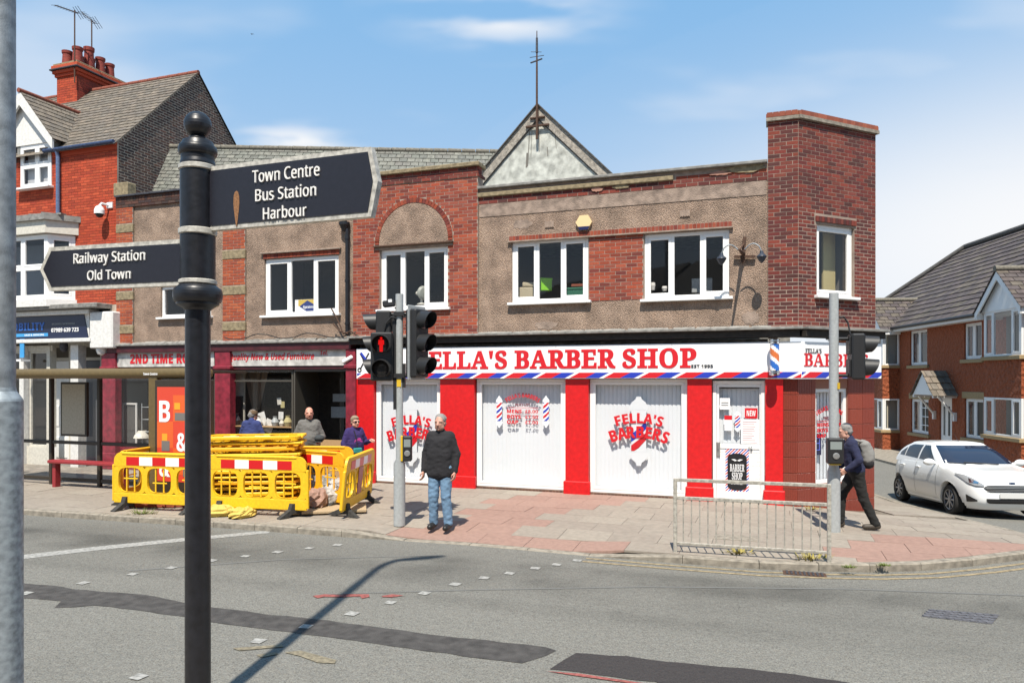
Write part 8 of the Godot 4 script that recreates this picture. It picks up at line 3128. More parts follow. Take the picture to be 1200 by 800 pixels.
func hatchback() -> void:
	off = Vector3.ZERO
	var fw := Vector3(9.16, 0, -15.2); fw.y = road_y(9.16, 15.2) + 0.005
	var rw := Vector3(9.42, 0, -17.65); rw.y = road_y(9.42, 17.65) + 0.005
	var f := (fw - rw).normalized()
	var r := f.cross(Vector3.UP).normalized()
	var u := r.cross(f)
	var o := thing("parked_car", "white five door hatchback parked in the side street", "car", Transform3D(Basis(f, u, r), (fw + rw) * 0.5 - r * 0.73))
	var paint := M("car_white", Color(0.80, 0.81, 0.80), 0.28, {"coat": 1.0})
	var glass := M("car_glass", Color(0.012, 0.016, 0.022), 0.03)
	var trim := M("car_black", Color(0.012, 0.012, 0.013), 0.45)
	# body shell with wheel arches
	var b := MB.new()
	var NT := 160
	var ys := [0.17, 0.22, 0.28, 0.34, 0.40, 0.46, 0.52, 0.58, 0.64, 0.70, 0.76, 0.82, 0.88, 0.94, 1.0]
	var arch := func(p: Vector3) -> Vector3:
		if absf(p.z) < 0.6:
			return p
		for ax in [1.245, -1.245]:
			var d: float = absf(p.x - ax)
			if d < 0.375:
				var ay := 0.30 + sqrt(0.375 * 0.375 - d * d)
				if p.y < ay:
					p.y = ay
		return p
	var ring := []
	for y in ys:
		var row := []
		for i in NT:
			row.append(arch.call(body_pt(TAU * i / NT, y)))
		ring.append(row)
	var idx := 0
	for j in ys.size() - 1:
		for i in NT:
			var k := (i + 1) % NT
			b.quad(ring[j][k], ring[j][i], ring[j + 1][i], ring[j + 1][k])
	# bonnet and shoulders
	var last: Array = ring[-1]
	var prev := last
	for s in range(1, 7):
		var kk := 1.0 - s / 6.0
		var row := []
		for i in NT:
			var p: Vector3 = last[i]
			var q := Vector3(0.1 + (p.x - 0.1) * kk, 0, p.z * kk)
			q.y = lerp_table(CT, q.x) + 0.025 * (1.0 - kk * kk) - 0.04 * pow(kk, 3.0) * (1.0 if true else 0.0)
			if s == 0: q.y = p.y
			row.append(q)
		for i in NT:
			var k := (i + 1) % NT
			if s < 6: b.quad(prev[k], prev[i], row[i], row[k])
			else: b.tri(prev[k], prev[i], row[i])
		prev = row
	smooth(b, 0.7)
	obj("body", b, paint, o)
	# roof and pillars
	b = MB.new()
	var gy := [0.97, 1.02, 1.08, 1.14, 1.20, 1.26, 1.32, 1.39]
	ring = []
	for y in gy:
		var row := []
		var ff := lerp_table(GF, y); var rr := lerp_table(GR, y); var w := lerp_table(GW, y)
		for i in NT:
			var th := TAU * i / NT
			row.append(Vector3((ff + rr) * 0.5 + (ff - rr) * 0.5 * signf(cos(th)) * pow(absf(cos(th)), GP), y, w * signf(sin(th)) * pow(absf(sin(th)), GP)))
		ring.append(row)
	for s in range(1, 7):
		var kk := cos(s / 6.0 * PI / 2)
		var row := []
		for i in NT:
			var p: Vector3 = ring[7][i]
			var c := Vector3(-0.42, 0, 0)
			row.append(Vector3(c.x + (p.x - c.x) * kk, 1.39 + 0.085 * sqrt(1.0 - kk * kk * 0.999), p.z * kk))
		ring.append(row)
	for j in ring.size() - 1:
		for i in NT:
			var k := (i + 1) % NT
			b.quad(ring[j][k], ring[j][i], ring[j + 1][i], ring[j + 1][k])
	smooth(b, 0.6)
	obj("roof", b, paint, o)
	# glazing
	for sd in [1.0, -1.0]:
		for w in [[0.50, -0.26, 0], [-0.34, -1.02, 0], [-1.07, -1.34, 1]]:
			var lo := func(x: float) -> float: return 1.035 + maxf(0.0, 0.3 - x) * 0.045
			var hi := func(x: float) -> float:
				var h := 1.365
				if x > -0.02: h = minf(h, 1.365 - (x + 0.02) * 0.62)
				if x < -0.8: h = minf(h, 1.365 - pow(-0.8 - x, 1.5) * 0.5)
				return h
			obj("side_window", strip_side(w[1], w[0], lo, hi, sd, 0.004), glass, o)
	for back in [false, true]:
		b = MB.new()
		for i in 16:
			for j in 8:
				var q := []
				for e in [[0, 0], [1, 0], [1, 1], [0, 1]]:
					var y := lerpf(1.015 if not back else 1.06, 1.372 if not back else 1.35, float(j + e[1]) / 8)
					var w := lerp_table(GW, y) * 0.90
					var z := lerpf(-w, w, float(i + e[0]) / 16)
					q.append(Vector3(glass_end(z, y, back) + (0.005 if not back else -0.005), y + 0.003, z))
				if back: b.quad(q[0], q[1], q[2], q[3])
				else: b.quad(q[1], q[0], q[3], q[2])
		smooth(b, 0.8)
		obj("rear_window" if back else "windscreen", b, M("screen_glass", Color(0.014, 0.022, 0.045), 0.03), o)
	# wipers and scuttle
	b = MB.new()
	b.tube(Vector3(0.98, 1.015, -0.3), Vector3(0.9, 1.045, 0.35), 0.012, 0.01, 6)
	b.tube(Vector3(0.99, 1.015, 0.35), Vector3(0.93, 1.04, 0.7), 0.012, 0.01, 6)
	obj("wiper", b, trim, o)
	# front: lamps, grille, plate
	for sd in [1.0, -1.0]:
		var hl := patch(15 * sd, 56 * sd, [[0, 0.635], [0.3, 0.64], [0.6, 0.69], [1, 0.825]], [[0, 0.67], [0.3, 0.77], [0.6, 0.83], [1, 0.85]], 0.016)
		obj("headlight", hl, M("lamp_glass", Color(0.30, 0.31, 0.32), 0.08, {"coat": 1.0}), o)
		hl = patch(22 * sd, 36 * sd, [[0, 0.68], [1, 0.70]], [[0, 0.71], [1, 0.775]], 0.021, 8, 3)
		obj("lamp_reflector", hl, M("chrome"), o)
		hl = patch(26 * sd, 43 * sd, [[0, 0.345], [1, 0.33]], [[0, 0.375], [1, 0.47]], 0.035)
		obj("lower_duct", hl, trim, o)
		hl = patch(15 * sd, 54 * sd, [[0, 0.622], [0.3, 0.625], [0.6, 0.672], [1, 0.81]], [[0, 0.637], [0.3, 0.642], [0.6, 0.69], [1, 0.826]], 0.014)
		obj("lamp_edge", hl, trim, o)
	obj("grille", patch(-15.5, 15.5, [[0, 0.60], [0.2, 0.53], [0.8, 0.53], [1, 0.60]], [[0, 0.61], [0.15, 0.66], [0.85, 0.66], [1, 0.61]], 0.012), trim, o)
	for k in 4:
		var y := 0.55 + 0.027 * k
		var t := 12.5 + (1.5 if k > 1 else 0.0)
		obj("grille_bar", patch(-t, t, [[0, y]], [[0, y + 0.008]], 0.02, 14, 1), M("steel"), o)
	obj("lower_grille", patch(-13.5, 13.5, [[0, 0.34], [0.1, 0.31], [0.9, 0.31], [1, 0.34]], [[0, 0.40]], 0.012), trim, o)
	b = MB.new()
	b.cbox(Vector3(2.08, 0.465, 0), Vector3(0.012, 0.11, 0.52), 0.004)
	obj("number_plate", b, M("plate_white", Color(0.55, 0.55, 0.53), 0.5), o)
	b = MB.new()
	b.ball(Vector3(2.02, 0.70, 0), Vector3(0.012, 0.03, 0.07), 12, 6)
	obj("badge", b, M("badge_blue", Color(0.05, 0.07, 0.12), 0.3), o)
	# doors: seams, handles, mirror, trim
	for sd in [1.0, -1.0]:
		for x in [0.70, -0.30, -1.12]:
			b = MB.new()
			for k in 12:
				var y0 := 0.33 + k * 0.055; var y1 := y0 + 0.055
				var xx := func(y: float) -> float: return x + (0.10 * (y - 0.33) if x > 0 else (-0.15 * pow(maxf(0.0, y - 0.5), 1.0) if x < -1 else 0.0))
				var z := func(xq: float, y: float) -> float: return zside(xq, y) + 0.0015
				var q := [Vector3(xx.call(y0) - 0.005, y0, sd * z.call(xx.call(y0), y0)), Vector3(xx.call(y0) + 0.005, y0, sd * z.call(xx.call(y0), y0)), Vector3(xx.call(y1) + 0.005, y1, sd * z.call(xx.call(y1), y1)), Vector3(xx.call(y1) - 0.005, y1, sd * z.call(xx.call(y1), y1))]
				if sd > 0: b.quad(q[0], q[1], q[2], q[3])
				else: b.quad(q[1], q[0], q[3], q[2])
			obj("door_seam", b, trim, o)
		for x in [-0.16, -0.98]:
			b = MB.new()
			b.cbox(Vector3(x, 0.885, sd * (zside(x, 0.885) + 0.016)), Vector3(0.19, 0.035, 0.03), 0.01)
			obj("door_handle", b, paint, o)
		b = MB.new()
		b.ball(Vector3(0.62, 1.03, sd * 0.93), Vector3(0.075, 0.075, 0.12), 14, 8)
		b.tube(Vector3(0.60, 1.0, sd * 0.76), Vector3(0.62, 1.02, sd * 0.88), 0.03, 0.03, 8)
		obj("mirror", b, paint, o)
		b = MB.new()
		b.cbox(Vector3(-0.02, 0.235, sd * 0.775), Vector3(1.55, 0.07, 0.05), 0.015)
		obj("sill_trim", b, paint, o)
	# underside, wheels
	b = MB.new()
	b.span(Vector3(-1.6, 0.19, -0.6), Vector3(1.6, 0.30, 0.6))
	b.span(Vector3(-1.75, 0.3, -0.52), Vector3(1.8, 0.8, 0.52))
	obj("underbody", b, trim, o)
	for ax in [1.245, -1.245]:
		for sd in [1.0, -1.0]:
			b = MB.new()
			var rot := Basis(Vector3(1, 0, 0), PI / 2 * sd)
			b.lathe(Vector3(ax, 0.30, sd * 0.735), [Vector2(0.20, -0.09), Vector2(0.28, -0.095), Vector2(0.30, -0.07), Vector2(0.30, 0.07), Vector2(0.28, 0.095), Vector2(0.205, 0.09), Vector2(0.2, 0.05)], 36, rot)
			var wh := obj("wheel", b, M("tyre", Color(0.022, 0.021, 0.02), 0.85), o)
			b = MB.new()
			b.lathe(Vector3(ax, 0.30, sd * 0.735), [Vector2(0, 0.03), Vector2(0.18, 0.03), Vector2(0.19, 0.085), Vector2(0.207, 0.092)], 36, rot)
			obj("rim", b, M("rim_dark", Color(0.05, 0.05, 0.05), 0.5), wh)
			b = MB.new()
			for k in 8:
				var a := TAU * k / 8.0
				var dd := Vector3(cos(a), sin(a), 0)
				b.cbox(Vector3(ax, 0.30, sd * (0.735 + 0.07)) + dd * 0.115, Vector3(0.17, 0.04, 0.03), 0.006, Basis(dd, Vector3(-dd.y, dd.x, 0), Vector3(0, 0, 1)))
			b.tube(Vector3(ax, 0.30, sd * 0.79), Vector3(ax, 0.30, sd * 0.825), 0.055, 0.05, 16)
			b.lathe(Vector3(ax, 0.30, sd * 0.735), [Vector2(0.19, 0.08), Vector2(0.205, 0.095), Vector2(0.212, 0.085)], 36, rot)
			obj("spokes", b, M("alloy", Color(0.34, 0.34, 0.35), 0.35, {"metal": 0.7}), wh)
	# aerial
	b = MB.new()
	b.tube(Vector3(-0.05, 1.46, 0), Vector3(-0.25, 1.62, 0), 0.006, 0.003, 6)
	obj("aerial", b, trim, o)

func zside(x: float, y: float) -> float:
	var f := lerp_table(CF, y); var r := lerp_table(CR, y); var w := lerp_table(CW, y)
	var m := (f + r) * 0.5; var a := (f - r) * 0.5
	return w * pow(maxf(0.0, 1.0 - pow(minf(1.0, absf(x - m) / a), 2.0 / CP)), 0.19)

# smooth shading for a soup of triangles; edges sharper than the limit stay
func smooth(b: MB, limit: float) -> void:
	var at_pos := {}
	for k in range(0, b.v.size(), 3):
		var w := (b.v[k + 2] - b.v[k]).cross(b.v[k + 1] - b.v[k])
		for j in 3:
			var key := Vector3i((b.v[k + j] * 2000.0).round())
			if not at_pos.has(key):
				at_pos[key] = []
			at_pos[key].append(w)
	for k in b.v.size():
		var key := Vector3i((b.v[k] * 2000.0).round())
		var own := b.n[k]
		var s := Vector3.ZERO
		for w in at_pos[key]:
			if (w as Vector3).normalized().dot(own) > limit:
				s += w
		if s.length() > 0.0000001:
			b.n[k] = s.normalized()


# people
# prims: [a, b, ra, rb, k] tapered capsules, or [centre, radii, k] ellipsoids.  Meshed as surface nets.
func net(prims: Array, cell: float, out: MB, paint: Variant = null, wrinkle := 0.0, sd := 1) -> void:
	var lo := Vector3(1e9, 1e9, 1e9)
	var hi := -lo
	for p in prims:
		if p.size() == 5:
			var r: float = maxf(p[2], p[3]) + 0.02
			lo = lo.min(p[0] - Vector3(r, r, r)).min(p[1] - Vector3(r, r, r))
			hi = hi.max(p[0] + Vector3(r, r, r)).max(p[1] + Vector3(r, r, r))
		else:
			lo = lo.min(p[0] - p[1] * 1.1 - Vector3(0.01, 0.01, 0.01))
			hi = hi.max(p[0] + p[1] * 1.1 + Vector3(0.01, 0.01, 0.01))
	lo -= Vector3(cell, cell, cell) * 2
	var nx := int((hi.x - lo.x) / cell) + 4
	var ny := int((hi.y - lo.y) / cell) + 4
	var nz := int((hi.z - lo.z) / cell) + 4
	var f := PackedFloat32Array()
	f.resize(nx * ny * nz)
	f.fill(1.0)
	var noise := FastNoiseLite.new()
	noise.seed = sd
	noise.frequency = 9.0
	noise.fractal_octaves = 2
	for p in prims:
		var cap: bool = p.size() == 5
		var k: float = p[4] if cap else p[2]
		var pad := k + cell * 2.5
		var a: Vector3 = p[0]
		var bl: Vector3
		var bh: Vector3
		if cap:
			var r: float = maxf(p[2], p[3]) + pad
			bl = a.min(p[1]) - Vector3(r, r, r)
			bh = a.max(p[1]) + Vector3(r, r, r)
		else:
			bl = a - p[1] - Vector3(pad, pad, pad)
			bh = a + p[1] + Vector3(pad, pad, pad)
		var i0 := maxi(0, int((bl.x - lo.x) / cell)); var i1 := mini(nx - 1, int((bh.x - lo.x) / cell) + 1)
		var j0 := maxi(0, int((bl.y - lo.y) / cell)); var j1 := mini(ny - 1, int((bh.y - lo.y) / cell) + 1)
		var k0 := maxi(0, int((bl.z - lo.z) / cell)); var k1 := mini(nz - 1, int((bh.z - lo.z) / cell) + 1)
		var d := Vector3.ZERO
		var l2 := 1.0
		var ra := 0.0
		var rb := 0.0
		var er := Vector3.ONE
		var em := 0.0
		if cap:
			d = p[1] - a
			l2 = maxf(d.length_squared(), 0.0000001)
			ra = p[2]
			rb = p[3]
		else:
			er = p[1]
			em = minf(er.x, minf(er.y, er.z))
		for kz in range(k0, k1 + 1):
			for jy in range(j0, j1 + 1):
				var row := (kz * ny + jy) * nx
				var q := Vector3(lo.x + i0 * cell, lo.y + jy * cell, lo.z + kz * cell) - a
				for ix in range(i0, i1 + 1):
					var v: float
					if cap:
						var t := clampf(q.dot(d) / l2, 0.0, 1.0)
						v = (q - d * t).length() - (ra + (rb - ra) * t)
					else:
						v = ((q / er).length() - 1.0) * em
					var g := f[row + ix]
					var h := k - absf(g - v)
					var m := minf(g, v)
					if h > 0.0:
						m -= h * h / k * 0.25
					f[row + ix] = m
					q.x += cell
	# one vertex in each crossed cell
	var ids := PackedInt32Array()
	ids.resize(nx * ny * nz)
	ids.fill(-1)
	var vs := PackedVector3Array()
	var sy := nx
	var sz := nx * ny
	var offs := [0, 1, sy, sy + 1, sz, sz + 1, sz + sy, sz + sy + 1]
	var edges := [[0, 1], [2, 3], [4, 5], [6, 7], [0, 2], [1, 3], [4, 6], [5, 7], [0, 4], [1, 5], [2, 6], [3, 7]]
	for kz in nz - 1:
		for jy in ny - 1:
			var row := kz * sz + jy * sy
			for ix in nx - 1:
				var c := row + ix
				var neg := 0
				if f[c] < 0.0: neg += 1
				if f[c + 1] < 0.0: neg += 1
				if f[c + sy] < 0.0: neg += 1
				if f[c + sy + 1] < 0.0: neg += 1
				if f[c + sz] < 0.0: neg += 1
				if f[c + sz + 1] < 0.0: neg += 1
				if f[c + sz + sy] < 0.0: neg += 1
				if f[c + sz + sy + 1] < 0.0: neg += 1
				if neg == 0 or neg == 8:
					continue
				var s := Vector3.ZERO
				var cnt := 0
				for e in edges:
					var va := f[c + offs[e[0]]]
					var vb := f[c + offs[e[1]]]
					if (va < 0.0) == (vb < 0.0):
						continue
					var t := va / (va - vb)
					var pa := Vector3(e[0] & 1, (e[0] >> 1) & 1, e[0] >> 2)
					var pb := Vector3(e[1] & 1, (e[1] >> 1) & 1, e[1] >> 2)
					s += pa + (pb - pa) * t
					cnt += 1
				ids[c] = vs.size()
				vs.append(lo + (Vector3(ix, jy, kz) + s / cnt) * cell)
	var ns := PackedVector3Array()
	ns.resize(vs.size())
	var quads := PackedInt32Array()
	for kz in range(1, nz - 1):
		for jy in range(1, ny - 1):
			var row := kz * sz + jy * sy
			for ix in range(1, nx - 1):
				var c := row + ix
				var s0 := f[c] < 0.0
				for ax in 3:
					var st: int = [1, sy, sz][ax]
					if (f[c + st] < 0.0) == s0:
						continue
					var u: int = [sy, sz, 1][ax]
					var w: int = [sz, 1, sy][ax]
					var q := [ids[c - u - w], ids[c - w], ids[c], ids[c - u]]
					if q[0] < 0 or q[1] < 0 or q[2] < 0 or q[3] < 0:
						continue
					if not s0:
						q.reverse()
					quads.append_array(PackedInt32Array(q))
	if wrinkle > 0.0:
		for k in vs.size():
			var p := vs[k]
			vs[k] = p + Vector3(noise.get_noise_3d(p.x, p.y * 1.6, p.z), 0, noise.get_noise_3d(p.x + 9.0, p.y * 1.6, p.z + 3.0)) * wrinkle
	for k in range(0, quads.size(), 4):
		var nn := (vs[quads[k + 2]] - vs[quads[k]]).cross(vs[quads[k + 3]] - vs[quads[k + 1]])
		for j in 4:
			ns[quads[k + j]] += nn
	out.colored = out.colored or (paint != null)
	for k in range(0, quads.size(), 4):
		for j in [0, 2, 1, 0, 3, 2]:
			var i := quads[k + j]
			if (paint != null):
				out.col = paint.call(vs[i])
			out.vert(vs[i], ns[i].normalized())

func mirror3(v: Vector3, sd: float) -> Vector3:
	return Vector3(v.x * sd, v.y, v.z)

# a hand: palm and five bent fingers from wrist w along d, thumb towards t
func hand(out: MB, w: Vector3, d: Vector3, t: Vector3, curl: float, skin: Color) -> void:
	d = d.normalized()
	t = (t - d * t.dot(d)).normalized()
	var nn := d.cross(t).normalized()
	var P := func(a: float, b: float, c: float) -> Vector3: return w + d * a + t * b + nn * c
	var pr := []
	pr.append([w - d * 0.03, P.call(0.02, 0, 0), 0.026, 0.027, 0.015])
	for k in 4:
		pr.append([P.call(0.015, 0.022 - 0.014 * k, 0), P.call(0.085, 0.032 - 0.0205 * k, 0), 0.015, 0.0125, 0.014])
	for sg in [1.0]:
		for k in 4:
			var ln: float = [0.072, 0.080, 0.074, 0.058][k]
			var b := P.call(0.085, 0.032 - 0.0205 * k, 0) as Vector3
			var a1 := curl * 0.7
			var a2 := curl * 1.6
			var m := b + (d * cos(a1) + nn * sin(a1)) * ln * 0.5
			var e := m + (d * cos(a2) + nn * sin(a2)) * ln * 0.55
			pr.append([b, m, 0.0095, 0.0088, 0.003])
			pr.append([m, e, 0.0088, 0.0075, 0.003])
	var tb := P.call(0.03, 0.03, 0.005) as Vector3
	var tm := P.call(0.062, 0.058, 0.012 + 0.02 * curl) as Vector3
	var te := P.call(0.092, 0.058 - 0.02 * curl, 0.018 + 0.03 * curl) as Vector3
	pr.append([tb, tm, 0.014, 0.011, 0.008])
	pr.append([tm, te, 0.0105, 0.009, 0.004])
	net(pr, 0.005, out, func(_p): return skin)

func person(label: String, x: Transform3D, c: Dictionary) -> Node3D:
	var h: float = c.get("tall", 1.75)
	var k := h / 1.75
	var o := thing("person", label, "person", x)
	off = Vector3.ZERO
	var skin: Color = c.get("skin", Color(0.52, 0.27, 0.19))
	var lean: Vector3 = c.get("lean", Vector3.ZERO)      # how far the shoulders are off the hips
	var fat: float = c.get("fat", 1.0)
	var sh := []
	var el: Array = c.elbows
	var wr: Array = c.wrists
	var hp := [Vector3(0.09, 0.93, 0), Vector3(-0.09, 0.93, 0)]
	var kn: Array = c.get("knees", [Vector3(0.10, 0.50, 0.03), Vector3(-0.10, 0.50, 0.03)])
	var an: Array = c.get("ankles", [Vector3(0.11, 0.085, -0.02), Vector3(-0.11, 0.085, -0.02)])
	for i in 2:
		sh.append(Vector3(0.185 - 0.37 * i, 1.41, -0.015) + lean)
	var hc: Vector3 = Vector3(0, 1.60, 0.02) + lean * 1.25 + c.get("nod", Vector3.ZERO)
	var hb := Basis(Vector3.UP, c.get("look", 0.0)) * Basis(Vector3(1, 0, 0), c.get("tilt", 0.0))
	var S3 := func(v: Vector3) -> Vector3: return v * k
	var sc := func(pr: Array) -> Array:
		var a := []
		for p in pr:
			if p.size() == 5: a.append([p[0] * k, p[1] * k, p[2] * k, p[3] * k, p[4]])
			else: a.append([p[0] * k, p[1] * k, p[2]])
		return a
	# the body, one mesh of skin: trunk and limbs, then head and hands on finer grids
	var body := MB.new()
	var pr := [[Vector3(0, 0.95, 0), Vector3(0, 1.2, 0) + lean * 0.6, 0.075, 0.07, 0.04], [Vector3(0, 1.2, 0) + lean * 0.6, Vector3(0, 1.36, -0.02) + lean, 0.07, 0.055, 0.02], [sh[0] - Vector3(0.04, 0.01, 0), sh[1] + Vector3(0.04, -0.01, 0), 0.03, 0.03, 0.02], [Vector3(0, 1.38, -0.01) + lean, hc + hb * Vector3(0, -0.06, -0.02), 0.058, 0.052, 0.03]]
	for i in 2:
		pr.append([sh[i].lerp(el[i], 0.15), el[i], 0.03, 0.032, 0.02])
		pr.append([el[i], wr[i], 0.036, 0.026, 0.01])
		pr.append([hp[i], kn[i], 0.06, 0.045, 0.03])
		pr.append([kn[i], an[i], 0.05, 0.035, 0.02])
		pr.append([an[i], an[i] + Vector3(0, -0.04, 0.1), 0.035, 0.025, 0.02])
	net(sc.call(pr), 0.018, body, func(_p): return skin)
	var H := func(a: float, b: float, d: float) -> Vector3: return hc + hb * Vector3(a, b, d)
	# eyes lie at half the head's height: hc is between them and the middle of the skull
	pr = [[H.call(0, 0.045, -0.015), Vector3(0.076, 0.088, 0.093), 0.02], [H.call(0, -0.01, 0.02), Vector3(0.066, 0.085, 0.075), 0.02],
		[H.call(0, -0.075, 0.045), H.call(0, -0.085, 0.06), 0.036, 0.024, 0.02], [H.call(0.03, -0.06, 0.02), H.call(-0.03, -0.06, 0.02), 0.042, 0.042, 0.02],
		[H.call(0, 0.012, 0.09), H.call(0, -0.022, 0.108), 0.009, 0.014, 0.012], [H.call(0.012, -0.026, 0.095), H.call(-0.012, -0.026, 0.095), 0.010, 0.010, 0.006],
		[H.call(0.045, 0.03, 0.07), H.call(-0.045, 0.03, 0.07), 0.016, 0.016, 0.012],
		[H.call(0.017, -0.052, 0.086), H.call(-0.017, -0.052, 0.086), 0.009, 0.009, 0.006],
		[H.call(0.074, 0.0, -0.01), Vector3(0.012, 0.032, 0.019), 0.006], [H.call(-0.074, 0.0, -0.01), Vector3(0.012, 0.032, 0.019), 0.006],
		[H.call(0, -0.06, -0.025), Vector3(0, 1.40, -0.01) + lean, 0.052, 0.06, 0.03]]
	var inv := Transform3D(hb, hc).affine_inverse()
	var stub: float = c.get("stubble", 0.0)
	var face := func(p: Vector3) -> Color:
		var q := inv * (p / k)
		var r := skin
		if q.z > 0.05:
			var e := Vector2(absf(q.x) - 0.031, q.y - 0.012)
			if absf(e.x) < 0.014 and absf(e.y) < 0.007:
				return Color(0.05, 0.04, 0.035)
			if absf(absf(q.x) - 0.033) < 0.02 and absf(q.y - 0.032) < 0.006:
				return skin * 0.35
			if absf(q.x) < 0.022 and absf(q.y + 0.052) < 0.006:
				return Color(skin.r * 0.72, skin.g * 0.5, skin.b * 0.5)
			if stub > 0.0 and q.y < -0.035:
				return skin.lerp(Color(0.2, 0.17, 0.15), stub)
		return r
	net(sc.call(pr), 0.0055, body, face)
	for i in 2:
		var sd := 1.0 - 2.0 * i
		var d: Vector3 = wr[i] - el[i]
		var th: Vector3 = c.get("thumbs", [Vector3(0, 0.3, 1), Vector3(0, 0.3, 1)])[i]
		hand(body, wr[i] * k, d, th if i == 0 else th, c.get("curl", 0.55) * (1.0 if i == 1 else 1.0), skin)
	obj("body", body, M("skin_vc", Color(1, 1, 1), 0.55, {"vc": true}), o)
	# clothes
	var low: float = c.get("hem", 0.90)
	var top := []
	for i in 2:
		var sx := 1.0 - 2.0 * i
		top.append([Vector3(0.085 * sx, low + 0.09, 0.0), Vector3(0.078 * sx, 1.12, 0.01) + lean * 0.4, 0.130 * fat, 0.114 * fat, 0.05])
		top.append([Vector3(0.075 * sx, 1.12, 0.01) + lean * 0.4, Vector3(0.095 * sx, 1.33, 0.0) + lean, 0.118 * fat, 0.108, 0.05])
		top.append([sh[i] + Vector3(-0.03 * sx, -0.02, 0), el[i], 0.074, 0.058, 0.04])
		top.append([el[i], wr[i] - (wr[i] - el[i]).normalized() * 0.01, 0.057, 0.044, 0.02])
	top.append([sh[0] + Vector3(-0.05, 0, 0), sh[1] + Vector3(0.05, 0, 0), 0.072, 0.072, 0.04])
	top.append([Vector3(0, low + 0.10, 0.0), Vector3(0, 1.3, 0.015) + lean * 0.9, 0.126 * fat, 0.105, 0.05])
	if c.has("belly"):
		top.append([Vector3(0, 1.08, 0.07), Vector3(0.13, 0.15, c.belly), 0.05])
	top.append([Vector3(0, 1.44, -0.015) + lean, Vector3(0, 1.475, -0.012) + lean * 1.1, 0.078, 0.070, 0.02])
	var g := MB.new()
	net(sc.call(top), 0.0145, g, null, 0.008, 3)
	obj(c.get("top_name", "jacket"), g, M(c.top), o)
	var tr := [[hp[0], hp[1], 0.118 * fat, 0.118 * fat, 0.04]]
	for i in 2:
		tr.append([hp[i], kn[i], 0.108, 0.078, 0.03])
		tr.append([kn[i], an[i] + Vector3(0, 0.0, 0), 0.078, 0.068, 0.02])
	g = MB.new()
	net(sc.call(tr), 0.0145, g, null, 0.010, 5)
	obj("trousers", g, M(c.legs), o)
	for i in 2:
		var tdir: Vector3 = c.get("toes", [Vector3(0.02, 0, 1), Vector3(-0.02, 0, 1)])[i]
		tdir = tdir.normalized()
		var fo: Vector3 = an[i]
		var rise: float = c.get("heel", [0.0, 0.0])[i]
		var s := [[fo + Vector3(0, -0.03, 0) - tdir * 0.03, fo + Vector3(0, -0.048 - rise, 0) + tdir * 0.17, 0.05, 0.036, 0.03], [fo, fo + Vector3(0, -0.03, 0), 0.05, 0.05, 0.03], [fo + Vector3(0, -0.05, 0) + tdir * 0.05, fo + Vector3(0, -0.048 - rise, 0) + tdir * 0.15, 0.043, 0.042, 0.02]]
		g = MB.new()
		net(sc.call(s), 0.011, g)
		obj("shoe", g, M(c.get("shoe", "shoe_black")), o)
	# hair: a cap over the skull, cut back from the face
	if c.has("hair"):
		g = MB.new()
		var hr := [[H.call(0, 0.058, -0.03), Vector3(0.086, 0.090, 0.098), 0.02], [H.call(0, 0.0, -0.06), Vector3(0.076, 0.075, 0.058), 0.02]]
		if c.get("hair_low", false):
			hr.append([H.call(0, 0.095, 0.01), Vector3(0.07, 0.05, 0.075), 0.02])
		net(sc.call(hr), 0.007, g, null, 0.012, 8)
		obj("hair", g, M(c.hair), o)
	return o

